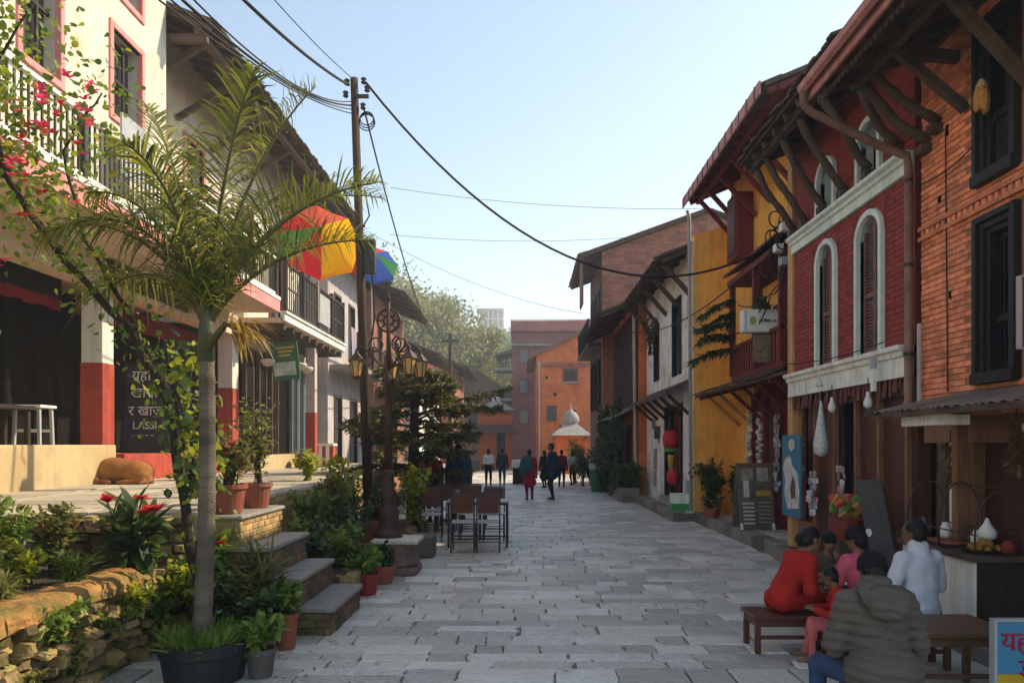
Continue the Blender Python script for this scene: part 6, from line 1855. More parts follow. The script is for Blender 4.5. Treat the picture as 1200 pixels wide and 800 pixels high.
# ------------------------------------------------------------------ climbing bougainvillea with its dark leaning stem
bv = thing('bougainvillea', 'bougainvillea with long dark stem and red flowers climbing up the left edge', 'climber', (-2.55, 5.9, 0))
stems = [[(-2.45, 5.85, 0), (-2.50, 5.86, .7), (-2.62, 5.85, 1.5), (-2.72, 5.85, 2.1), (-3.0, 5.8, 2.6), (-3.45, 5.75, 3.1), (-3.85, 5.7, 3.7), (-4.05, 5.6, 4.4), (-3.9, 5.5, 5.0)],
         [(-2.72, 5.85, 2.0), (-3.05, 5.9, 2.75), (-3.4, 5.95, 3.3), (-3.6, 6.0, 4.0), (-3.3, 6.0, 4.45)],
         [(-3.45, 5.75, 3.1), (-3.7, 5.5, 3.6), (-3.75, 5.4, 4.3), (-3.45, 5.4, 4.8)],
         [(-3.85, 5.7, 3.7), (-4.2, 5.6, 3.9), (-4.5, 5.5, 4.5)], [(-2.5, 5.86, .6), (-2.42, 5.8, 1.2), (-2.55, 5.8, 1.9), (-2.7, 5.8, 2.3)]]
smb = MB()
SP = []
for s_i, s in enumerate(stems):
    r0 = .045 if s_i == 0 else .022
    pts = []
    for k in range(len(s) - 1):
        for j in range(5):
            pts.append(Vector(s[k]).lerp(Vector(s[k + 1]), j / 5))
    pts.append(Vector(s[-1]))
    pts = [p + Vector((.012 * math.sin(i * 1.7), .012 * math.cos(i * 1.3), 0)) for i, p in enumerate(pts)]
    smb.tube(pts, [r0 * (1 - .75 * i / len(pts)) for i in range(len(pts))], 7)
    SP += pts[len(pts) // 3:] if s_i in (0,) else pts
smb.build('stem', bark_d, bv, smooth=True)
SP = np.array([tuple(p) for p in SP])
wt = np.where(SP[:, 2] > 3.4, 5.0, 1.2); wt /= wt.sum()
n = 2400
idx = npr.choice(len(SP), n, p=wt)
sc_ = np.where(SP[idx, 2] > 3.4, .20, .11)[:, None]
C = SP[idx] + npr.normal(size=(n, 3)) * sc_
leaf_mesh('foliage', C[:1750], rand_unit(1750) + [0, 0, -.1], rand_unit(1750), npr.uniform(.035, .085, 1750), npr.uniform(.025, .05, 1750), LG, bv)
leaf_mesh('young_leaves', C[1750:], rand_unit(650), rand_unit(650), npr.uniform(.035, .085, 650), npr.uniform(.025, .05, 650), LY_, bv)
top = SP[SP[:, 2] > 3.3]
for k in range(48):
    c = top[npr.integers(0, len(top))] + npr.normal(size=3) * np.array([.22, .2, .22])
    for j in range(3):
        blossom(c + npr.normal(size=3) * .03, .055, FP if k % 3 else FR, bv, 5)
# ivy on the palm trunk side
iv = thing('ivy', 'yellow-green leafy creeper hanging round the dark stem beside the palm trunk', 'climber', (-2.55, 5.8, 1.2))
n = 210
t_ = npr.uniform(0, 1, n)
C = np.stack([-2.46 + .18 * npr.normal(size=n) * .5, 5.78 + npr.normal(size=n) * .10, 1.35 + 1.15 * t_], 1)
C[:, 0] -= .12 * (t_ - .3)
leaf_mesh('foliage', C[:120], rand_unit(120) + [0, -.3, -.5], rand_unit(120), npr.uniform(.05, .11, 120), npr.uniform(.035, .065, 120), LY_, iv)
leaf_mesh('dark_foliage', C[120:] , rand_unit(90) + [0, -.2, -.6], rand_unit(90), npr.uniform(.07, .12, 90), npr.uniform(.05, .08, 90), LD, iv)
MB().tube([(-2.5, 5.82, 1.3), (-2.6, 5.8, 1.9), (-2.72, 5.8, 2.5)], .012, 6).build('stem', bark_d, iv)

# ------------------------------------------------------------------ left foreground bed
for i, (x, y) in enumerate(((-3.62, 5.05), (-3.72, 5.5), (-3.55, 5.85), (-3.95, 5.25), (-3.95, 5.9))):
    shrub('bed_shrub', 'bushy pale green plant in the raised bed, ' + ('first from the left edge', 'second from the left edge', 'third from the left edge', 'rear one at the left edge', 'rear one beside the red flowers')[i], (x, y, .70), .42 + .05 * (i % 3), .22, 11, 480, .085, LG if i % 2 else LO, 60 + i, group='bed shrubs', cat='plant')
lily = shrub('red_lily', 'dark broad-leaved plant with three big red star flowers at the bed end', (-3.18, 6.2, .66), .50, .20, 12, 170, .30, LD, 71, cat='flower', lw=.28, spread=.05)
for (x, y, z, k) in ((-3.29, 6.08, 1.24, .11), (-3.02, 6.08, 1.27, .09), (-2.90, 6.06, 1.17, .12), (-2.98, 6.06, 1.15, .10)):
    MB().tube([(-3.18, 6.2, .8), ((x - 3.18) / 2, 6.15, 1.05), (x, y, z)], .008, 5).build('flower_stem', LG, lily)
    blossom(np.array([x, y, z]), k, FR, lily, 11); blossom(np.array([x, y - .01, z + .01]), k * .75, FR, lily, 9)
shrub('red_lily', 'small red-flowered plant at the corner below the pot ledge', (-2.72, 6.62, .42), .45, .18, 9, 220, .16, LG, 72, (FR, 3, .09), cat='flower', lw=.35)
shrub('bed_grass', 'tuft of fine grass spilling over the ochre coping', (-3.3, 4.85, .70), .14, .16, 8, 420, .12, LO, 73, cat='grass', lw=.10)
shrub('bed_grass', 'tuft of grass with yellow blooms at the right end of the coping', (-3.28, 5.55, .70), .17, .14, 8, 360, .12, LG, 74, (LY_, 5, .05), cat='grass', lw=.10)
shrub('creeper', 'small leafy creeper growing from the rubble wall, upper patch', (-3.02, 5.55, .30), .22, .16, 7, 260, .06, LG, 75, cat='plant')
shrub('creeper', 'small leafy creeper growing from the rubble wall, lower left patch', (-3.0, 4.7, .05), .24, .18, 7, 260, .06, LO, 76, cat='plant')
shrub('creeper', 'small leafy creeper growing from the rubble wall near the black tub', (-2.98, 6.2, .10), .45, .16, 8, 300, .07, LG, 77, cat='plant')
shrub('creeper', 'sprig of yellow-green weeds on the rubble below the terrace edge', (-3.3, 6.38, .80), .28, .2, 7, 220, .08, LY_, 78, cat='plant')
shrub('fan_plant', 'spiky green plant between the black tub and the steps', (-2.30, 6.62, .12), .62, .24, 12, 170, .34, LO, 79, cat='plant', lw=.08, spread=.04, droop=.4)
shrub('fan_plant', 'leafy dark plant at the foot of the lowest step', (-2.12, 6.55, .05), .50, .18, 10, 380, .09, LD, 80, cat='plant')
shrub('fan_plant', 'mixed greenery against the side of the upper step', (-2.62, 6.55, .05), .70, .22, 12, 460, .10, LG, 81, cat='plant')
shrub('fan_plant', 'white-flowered dark plant right of the palm trunk', (-2.42, 6.2, .05), .62, .2, 10, 420, .09, LD, 86, (FW, 6, .04), cat='plant')
potted('tall brown pot with leafy plant at the foot of the steps', (-1.98, 6.42, 0), .10, .30, terracotta, .32, .15, 8, 260, .09, LG, 82)
potted('squat brown pot left of the tall one by the black tub', (-2.12, 6.20, 0), .10, .24, terracotta, .30, .15, 8, 240, .09, LD, 83)
potted('square grey pot at the bottom edge right of the black tub', (-1.92, 5.62, 0), .11, .22, mat('pot_grey', (.10, .085, .08), .8, .2), .25, .16, 8, 240, .09, LG, 84)
for i, (x, y, z, m, h) in enumerate(((-3.75, 4.75, .70, LG, .35), (-3.45, 5.3, .70, LY_, .3), (-4.0, 5.6, .70, LG, .55), (-3.75, 6.15, .70, LO, .45), (-3.15, 6.3, .55, LG, .35), (-2.85, 6.42, .3, LY_, .4), (-3.02, 5.1, .12, LO, .3), (-3.01, 5.9, .35, LY_, .25), (-3.01, 4.95, .42, LG, .22))):
    shrub('wall_weed', ('green' if m is LG else 'yellowish' if m is LY_ else 'olive') + ' leafy tuft ' + ('at the left end of the bed', 'low in the bed front', 'tall in the bed rear', 'right of the pale bushes', 'below the red lilies', 'behind the palm trunk on the rubble', 'sprouting low from the rubble joints', 'sprouting high from the rubble near the tub', 'sprouting under the coping')[i], (x, y, z), h, .2, 9, 420, .075, m, 260 + i, group='tufts on the rubble wall', cat='plant', flower=(FP, 4, .03) if i in (0, 3) else None)
# ------------------------------------------------------------------ pots on the ledge
potted('terracotta pot with pink-flowered bush at the near end of the ledge', (-2.70, 7.05, 1.07), .155, .27, terracotta, .50, .28, 16, 620, .07, LO, 90, (FP, 26, .045))
potted('terracotta pot with tall wispy shrub at the far end of the ledge', (-2.68, 7.72, 1.07), .15, .25, terracotta, .85, .28, 16, 620, .065, LO, 91, (LY_, 20, .06))
potted('small hanging pot of orange foliage on the terrace beyond the palm', (-3.6, 8.6, TZ), .13, .24, terracotta, .45, .24, 10, 260, .09, LY_, 92, (FO, 10, .05))
# ------------------------------------------------------------------ lower bed shrubs between steps and lamp
spec = [(-2.25, 8.45, .35, .38, .24, LD), (-2.65, 8.6, .35, .55, .28, LG), (-2.1, 8.95, .3, .42, .25, LG), (-2.55, 9.2, .3, .60, .30, LD), (-2.2, 9.6, .3, .55, .30, LD), (-2.75, 9.9, .3, .85, .34, LG),
        (-2.35, 10.5, .3, .65, .30, LD), (-2.8, 10.9, .3, .95, .36, LO), (-2.15, 11.1, .3, .6, .28, LD), (-2.7, 12.1, .3, 1.0, .4, LG), (-2.2, 12.6, .3, .7, .32, LD), (-2.6, 13.5, .3, .9, .4, LD)]
where = ['beside the top step', 'behind the red pot', 'in front near the lamp pedestal', 'in the middle of the bed', 'left of the lamp pedestal', 'tall one below the terrace wall', 'behind the street lamp base', 'olive one below the utility pole', 'right of the utility pole', 'tall one behind the lamp', 'nearest the cafe chairs', 'at the far end of the bed']
for i, (x, y, z, h, r, m) in enumerate(spec):
    shrub('garden_shrub', ('dark leafy' if m is LD else 'bright green' if m is LG else 'olive') + ' garden shrub ' + where[i], (x, y, .28), h, r, 12, 520, .09, m, 120 + i, group='garden shrubs', flower=(FW, 5, .03) if i in (3, 6) else None)
shrub('croton', 'yellow and orange croton bush left of the utility pole', (-2.75, 11.3, .28), 1.25, .30, 12, 380, .14, LY_, 140, (FO, 12, .06))
shrub('croton', 'yellow-green bush right of the street lamp', (-1.85, 13.4, .05), 1.35, .36, 13, 560, .13, LY_, 141)
shrub('croton', 'small yellow bush on the terrace by the striped box', (-3.5, 12.5, TZ), .5, .3, 10, 300, .12, LY_, 142, (FO, 6, .05))
potted('bright red plastic pot with leafy plant on the flags below the shrubs', (-1.78, 8.72, 0), .15, .25, pot_red, .28, .22, 9, 340, .10, LG, 150)
potted('wide brown pot behind the red one by the steps', (-2.02, 8.95, 0), .21, .26, terracotta, .36, .26, 9, 380, .10, LG, 151)
potted('dark pot tucked behind the red one under the pedestal', (-1.72, 9.45, 0), .15, .22, terracotta, .25, .2, 8, 260, .10, LD, 152)
o = MB().box(-1.75, -1.35, 11.5, 12.0, .0, .33).build('stone_block', kerbm, None, bevel=.03); tag(o, 'low square stone block between the pedestal and the chairs', 'block')
o = MB().box(-2.30, -1.85, 10.9, 11.3, .28, .62).build('stacked_tiles', terracotta, None, bevel=.01); tag(o, 'stack of red roof tiles behind the utility pole', 'tiles')

# ------------------------------------------------------------------ conifer on the left
cf = thing('conifer', 'dark conifer with long drooping sprays spreading over the cafe tables', 'conifer', (-2.35, 16.2, 0))
MB().tube([(-2.35, 16.2, 0), (-2.3, 16.2, 2.0), (-2.25, 16.2, 3.6)], [.13, .10, .03], 10).build('trunk', bark_d, cf, smooth=True)
cmb = MB()
CC, DD = [], []
q = random.Random(8)
for i in range(40):
    z = 1.1 + 2.15 * (i / 39) ** .9 + q.uniform(-.15, .15)
    a = i * 2.4 + q.uniform(-.3, .3)
    L = (1.65 - .36 * (z - 1.2)) * q.uniform(.55, 1.15); pt = q.uniform(-.12, .55)
    if i in (18, 23): a, L = .0 if i == 18 else -.35, 1.95
    d = Vector((math.cos(a), math.sin(a), 0))
    p0 = Vector((-2.3, 16.2, z))
    pts = [p0 + d * (L * s) + Vector((0, 0, pt * L * s - .26 * L * s * s + (.25 * L * s if i in (18, 23) else 0))) for s in (0, .25, .5, .75, 1)]
    cmb.tube(pts, [.03, .024, .018, .012, .005], 5)
    for s in range(52):
        f = .18 + .82 * q.random()
        k = min(int(f * 4), 3)
        p = pts[k].lerp(pts[k + 1], f * 4 - k)
        sd_ = d.cross(Vector((0, 0, 1))) * q.choice((-1, 1))
        v = (sd_ * q.uniform(.4, 1) + d * q.uniform(.3, .9) + Vector((0, 0, q.uniform(-.45, .2)))).normalized()
        ln = .45 * (1.1 - f * .6) * q.uniform(.6, 1.1)
        cmb.tube([p, p + v * ln * .5, p + v * ln + Vector((0, 0, -.06))], [.007, .005, .002], 4)
        for j in range(9):
            CC.append(p + v * ln * (j + .5) / 9); DD.append(v + Vector((q.uniform(-1, 1), q.uniform(-1, 1), q.uniform(-.6, .5))) * .9)
cmb.build('limbs', bark_d, cf)
CC, DD = np.array([tuple(c) for c in CC]), np.array([tuple(c) for c in DD])
leaf_mesh('needles', CC, DD, rand_unit(len(CC)), npr.uniform(.09, .19, len(CC)), .036, LC, cf, .15, simple=True)

# ------------------------------------------------------------------ right-hand plants
potted('large dark bush in a pot before the yellow flank wall', (3.98, 16.2, .21), .22, .35, terracotta, .75, .42, 14, 700, .13, LD, 160)
potted('small pot of white blooms beside the large dark bush', (3.85, 15.7, .21), .13, .2, terracotta, .25, .18, 7, 200, .08, LD, 161, (FW, 10, .05))
potted('slim potted plant with pale leaves against the yellow wall', (4.15, 16.75, .21), .13, .25, terracotta, .95, .22, 8, 240, .10, LO, 162)
potted('broad-leaved dark plant behind the menu board', (4.2, 14.9, .21), .18, .3, terracotta, .7, .32, 11, 420, .18, LD, 163)
vn = thing('climbing_vine', 'dense dark climber covering the ground floor of the timbered house', 'climber', (3.2, 26, .1))
n = 5200
y_ = npr.uniform(23.6, 29.6, n); z_ = npr.uniform(.1, 1, n) ** 1.1 * (2.7 + .5 * np.sin(y_ * 2.1))
C = np.stack([3.15 - .28 * npr.random(n) * (1 + .5 * np.sin(y_ * 3)), y_, z_], 1)
keep = (np.sin(y_ * 4.3 + z_ * 2.1) + np.sin(y_ * 1.7 - z_ * 3.3)) > -.75
C = C[keep]; n = len(C)
leaf_mesh('foliage', C, rand_unit(n) + [-.6, -.3, -.4], rand_unit(n), npr.uniform(.10, .20, n), npr.uniform(.06, .12, n), LD, vn)
vm = MB()
for k in range(9):
    yy = 23.9 + k * .65
    vm.tube([(3.2, yy, .1), (3.15, yy + .15, 1.2), (3.1, yy - .1, 2.6)], .02, 5)
vm.build('stem', bark_d, vn)
pb_ = thing('planter_box', 'long brick planter box with dark shrubs at the corner of the white house', 'planter', (3.0, 23.2, 0))
MB().box(2.85, 3.45, 22.75, 24.2, .0, .42).build('box', kerbm, pb_, bevel=.02)
n = 900
C = np.stack([npr.uniform(2.8, 3.5, n), npr.uniform(22.8, 24.1, n), .42 + .65 * npr.random(n) ** 1.4], 1)
leaf_mesh('foliage', C, rand_unit(n) + [0, 0, .6], rand_unit(n), npr.uniform(.10, .22, n), npr.uniform(.05, .09, n), LD, pb_)
for i, (x, y, h, m) in enumerate(((2.75, 25.6, .9, LD), (2.6, 29.2, 1.1, LD), (2.45, 31.5, 1.6, LO), (2.3, 34, 1.9, LG), (2.9, 27.0, 1.3, LD))):
    shrub('street_bush', ('dark' if m is LD else 'olive' if m is LO else 'green') + ' bush in the right-hand row ' + ('next to the planter box', 'just beyond the green bin', 'below the tall gable house', 'farthest, near the domed shrine', 'just before the green bin')[i], (x, y, .16 if y < 30 else 0), h, .5, 12, 620, .16, m, 170 + i, group='bushes on the right')
# pine branch reaching out over the yellow wall
pb2 = thing('pine_sprays', 'layered pine sprays reaching out from the timber balcony', 'branch', (4.1, 15.0, 3.6))
pm_ = MB(); CC, DD = [], []
for k in range(5):
    z = 3.55 + k * .24
    e = Vector((3.2 + .08 * k + q.uniform(-.15, .3), 14.6 + .2 * k + q.uniform(-.3, .3), z - q.uniform(.0, .3)))
    b = Vector((4.15, 15.1, z + .05))
    pm_.tube([b, b.lerp(e, .5) + Vector((0, 0, .06)), e], [.02, .014, .005], 5)
    for j in range(150):
        t = q.random()
        p = b.lerp(e, t) + Vector((0, 0, .06 * math.sin(t * 3.14)))
        CC.append(p); DD.append(((e - b).normalized() * .5 + Vector((q.uniform(-.4, .4), q.choice((-1, 1)) * .9, q.uniform(-.7, 0)))))
pm_.build('limb', bark_d, pb2)
leaf_mesh('needles', np.array([tuple(c) for c in CC]), np.array([tuple(c) for c in DD]), rand_unit(len(CC)), .24, .035, LD, pb2, .3)
shrub('balcony_plant', 'leafy dark plant on the timber balcony above the sign box', (4.1, 13.1, 3.55), .55, .4, 10, 520, .12, LD, 181, cat='plant')
# dried grass tufts caught at the white house eave
shrub('eave_weed', 'dry tangle of creeper hanging at the white house wall', (3.6, 21.5, 4.2), 1.1, .5, 12, 500, .10, leafmat('leaf_dry', (.10, .06, .03), (.2, .13, .06), .2), 182, cat='creeper')
# pink blossom bush behind the lamp
shrub('blossom_bush', 'pink flowering shrub on the terrace behind the amber lanterns', (-4.2, 30, 2.6), 2.4, 1.1, 14, 500, .16, LO, 183, (FP, 60, .16), cat='shrub')

# ------------------------------------------------------------------ trees behind the town and the wooded hill
def far_tree(label, x, y, zb, h, r, m, seed, n=5200, ls=.46, trunk=True, name='hill_tree', group='big trees at the foot of the hill'):
    t = thing(name, label, 'tree', (x, y, zb), group=group)
    g = np.random.default_rng(seed)
    mb = MB()
    mb.tube([(x, y, zb - 1), (x + .2, y, zb + h * .45), (x, y, zb + h * .8)], [.4, .28, .08], 7)
    cl = []
    for k in range(26):
        a, e = g.uniform(0, 6.283), g.uniform(-.5, 1.3)
        rr = r * g.uniform(.35, 1.0)
        c = np.array([x + rr * math.cos(a) * math.cos(e), y + rr * math.sin(a) * math.cos(e), zb + h * .60 + h * .36 * math.sin(e)])
        cl.append(c)
        mb.tube([(x + .1, y, zb + h * g.uniform(.3, .55)), tuple(c)], [.12, .03], 4)
    mb.build('trunk', bark_d, t)
    cl = np.array(cl)
    idx = g.integers(0, len(cl), n)
    C = cl[idx] + g.normal(size=(n, 3)) * r * .17
    v = g.normal(size=(n, 3)); 
    leaf_mesh('crown', C, v, rand_unit(n), ls * g.uniform(.5, 1.2, n), ls * .6 * g.uniform(.6, 1.2, n), m, t, simple=True)
    return t
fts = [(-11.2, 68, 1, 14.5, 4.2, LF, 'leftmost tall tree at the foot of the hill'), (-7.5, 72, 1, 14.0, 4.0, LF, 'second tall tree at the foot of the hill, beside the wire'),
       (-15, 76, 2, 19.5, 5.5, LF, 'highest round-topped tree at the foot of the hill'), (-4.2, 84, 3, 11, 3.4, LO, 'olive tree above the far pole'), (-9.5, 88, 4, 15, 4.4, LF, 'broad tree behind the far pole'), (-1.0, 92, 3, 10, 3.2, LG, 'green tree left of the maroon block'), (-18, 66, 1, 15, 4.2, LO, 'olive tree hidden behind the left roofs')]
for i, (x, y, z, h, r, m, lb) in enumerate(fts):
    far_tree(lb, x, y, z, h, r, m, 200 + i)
# forest on the hillside: one mass
g = np.random.default_rng(77)
Cs, Ss = [], []
k = 0
while k < 620:
    yy = 95 + 165 * g.random() ** 1.1; xx = g.uniform(-75, 22)
    if abs(xx + 8.4) < 5 and 188 < yy < 205: continue
    zb = ground_z(xx, yy); h = g.uniform(4, 8); r = g.uniform(1.8, 3.8)
    m_ = 130
    u = g.normal(size=(m_, 3)); u /= np.linalg.norm(u, axis=1, keepdims=True)
    Cs.append(np.array([xx, yy, zb + h * .6]) + u * np.array([r, r, h * .45]) * g.uniform(.6, 1.05, (m_, 1))); Ss.append(np.full(m_, r * .55))
    k += 1
Cs, Ss = np.concatenate(Cs), np.concatenate(Ss)
fo = leaf_mesh('hill_forest', Cs, g.normal(size=Cs.shape), g.normal(size=Cs.shape), Ss, Ss * .7, leafmat('leaf_forest', (.12, .14, .08), (.27, .28, .15), .3), None, simple=True)  # leaf colour paled here too, standing in for part of the haze
tag(fo, 'hazy woodland covering the hillside behind the town', 'woodland', kind='stuff')
# concrete house on the hill
hb = thing('hill_house', 'pale concrete house with open storeys standing among trees on the hillside', 'building', (-7.6, 196, 26))
zb = 25.0
MB().box(-11.5, -4.2, 194, 201, zb - 8, zb + 3).build('wall', concrete, hb)
for f in range(3):
    z = zb + 3 + f * 2.6
    MB().box(-11.9, -3.9 - f * .6, 193.4, 201, z, z + .35).build('floor_slab', whitew, hb)
    for i in range(6):
        MB().box(-11.5 + i * 1.25, -11.1 + i * 1.25, 193.8, 194.2, z + .35, z + 2.6).build('pillar', whitew, hb)
    MB().box(-11, -5.2, 196, 201, z + .35, z + 2.6).build('inner_wall', grey_p, hb)
MB().box(-11.7, -5, 193.6, 201, zb + 10.8, zb + 11.1).build('roof', whitew, hb)
hb2 = thing('hill_house', 'low grey house below the concrete one on the hillside', 'building', (-6, 165, 16))
MB().box(-8.5, -3.5, 163, 169, 12, 20.5).build('wall', grey_p, hb2)
MB().prism([(-9, 20.4), (-6, 22), (-3, 20.4)], 'y', 162.5, 169.5).build('roof', tin, hb2)
for i in range(3):
    fo_ = MB().box(-8 + i * 1.6, -7.1 + i * 1.6, 162.93, 163, 17.6, 19.4).build('window', glass_d, hb2)
# ------------------------------------------------------------------ small clutter of the shops
r_ = random.Random(21)
for i, (xx, yy, za, zb) in enumerate(((4.5, 14.6, 2.35, .95), (4.5, 15.25, 2.35, 1.1), (4.5, 12.5, 2.3, 1.0))):
    g = thing('garland', 'white hanging garland in the oxblood shop front ' + ('left of the menu board', 'nearest the yellow wall', 'nearest the blue banner')[i], 'garland', (xx, yy, zb), group='garlands in the oxblood shop')
    MB().tube([(xx, yy, za), (xx, yy, zb)], .006, 4).build('string', cable_m, g)
    z = za - .05
    while z > zb:
        MB().obox((xx + r_.uniform(-.03, .03), yy + r_.uniform(-.03, .03), z), (.09, .09, .05), Matrix.Rotation(r_.uniform(-1, 1), 3, 'X') @ Matrix.Rotation(r_.uniform(-1, 1), 3, 'Z')).build('bead', (trim_w, bw, grey_p)[r_.randrange(3)], g, bevel=.012)
        z -= .06
# goods on shelves in the white house doorway
g = thing('goods_shelf', 'shelf of small coloured goods inside the white house doorway', 'shelf', (4.4, 19.4, .3))
for zz in (.9, 1.4, 1.9, 2.35):
    MB().box(4.25, 4.6, 18.6, 20.5, zz, zz + .03).build('board', wood_br, g)
    yy = 18.65
    while yy < 20.4:
        w_ = r_.uniform(.08, .2); h_ = r_.uniform(.12, .36)
        MB().box(4.27, 4.45, yy, yy + w_, zz + .03, zz + .03 + h_).build('packet', r_.choice(pk + foil), g, bevel=.01)
        yy += w_ + .03
# cables drooping over the facades
for i, (a, b, sg) in enumerate((((3.93, 7.72, 4.3), (3.97, 5.9, 4.75), .22), ((3.96, 7.2, 4.62), (3.97, 7.18, 2.2), .0), ((3.90, 8.0, 4.78), (3.92, 11.2, 4.9), .15), ((3.86, 11.4, 2.9), (3.80, 8.1, 2.78), .06))):
    wire('thin cable on the right-hand walls, ' + ('looping across the upper brick wall', 'running straight down the brick wall', 'slung between the maroon eave struts', 'lying along the white fascia')[i], catenary(a, b, sg, 14), .007)
# cloths and dried things hung at the brick shop lintel
for i, (yy, zz, l) in enumerate(((7.15, 1.72, .32), (6.2, 1.9, .40))):
    n_ = 60
    C = np.stack([3.98 + npr.normal(size=n_) * .02, yy + npr.normal(size=n_) * .035, zz - npr.uniform(0, l, n_)], 1)
    g = thing('dried_bunch', 'bunch of dried leaves hung at the brick shop lintel ' + ('by the plaster pier', 'by the middle post')[i], 'dried bunch', (3.98, yy, zz - l), group='dried bunches')
    leaf_mesh('leaves', C, rand_unit(n_) + [0, 0, -1.2], rand_unit(n_), npr.uniform(.05, .12, n_), .03, leafmat('leaf_dry', (.10, .06, .03), (.2, .13, .06), .2), g)
    MB().tube([(3.98, yy, zz), (3.98, yy, zz + .12)], .005, 4).build('string', cable_m, g)
o = MB().lathe([(.02, 0), (.07, .03), (.075, .08), (.03, .12)], (3.95, 5.95, 1.78), 12).build('lintel_lamp', trim_w, None, smooth=True)
tag(o, 'round cream lamp on the brown lintel of the brick shop', 'lamp')
# fallen leaves and scraps on the flags
n_ = 260
C = np.stack([npr.uniform(-2.0, 3.6, n_), npr.uniform(5, 16, n_), np.full(n_, .010)], 1)
C[:, 0] = np.where(npr.random(n_) < .6, np.where(npr.random(n_) < .5, -1.75 + .3 * npr.normal(size=n_), 3.4 + .15 * npr.normal(size=n_)), C[:, 0])
lf = leaf_mesh('fallen_leaves', C, np.stack([npr.normal(size=n_), npr.normal(size=n_), np.full(n_, .06)], 1), np.tile([0, 0, 1.], (n_, 1)), npr.uniform(.03, .07, n_), .02, leafmat('leaf_dry', (.10, .06, .03), (.2, .13, .06), .2), None, .0)
tag(lf, 'scattered dry leaves on the street flags', 'leaves', kind='stuff')
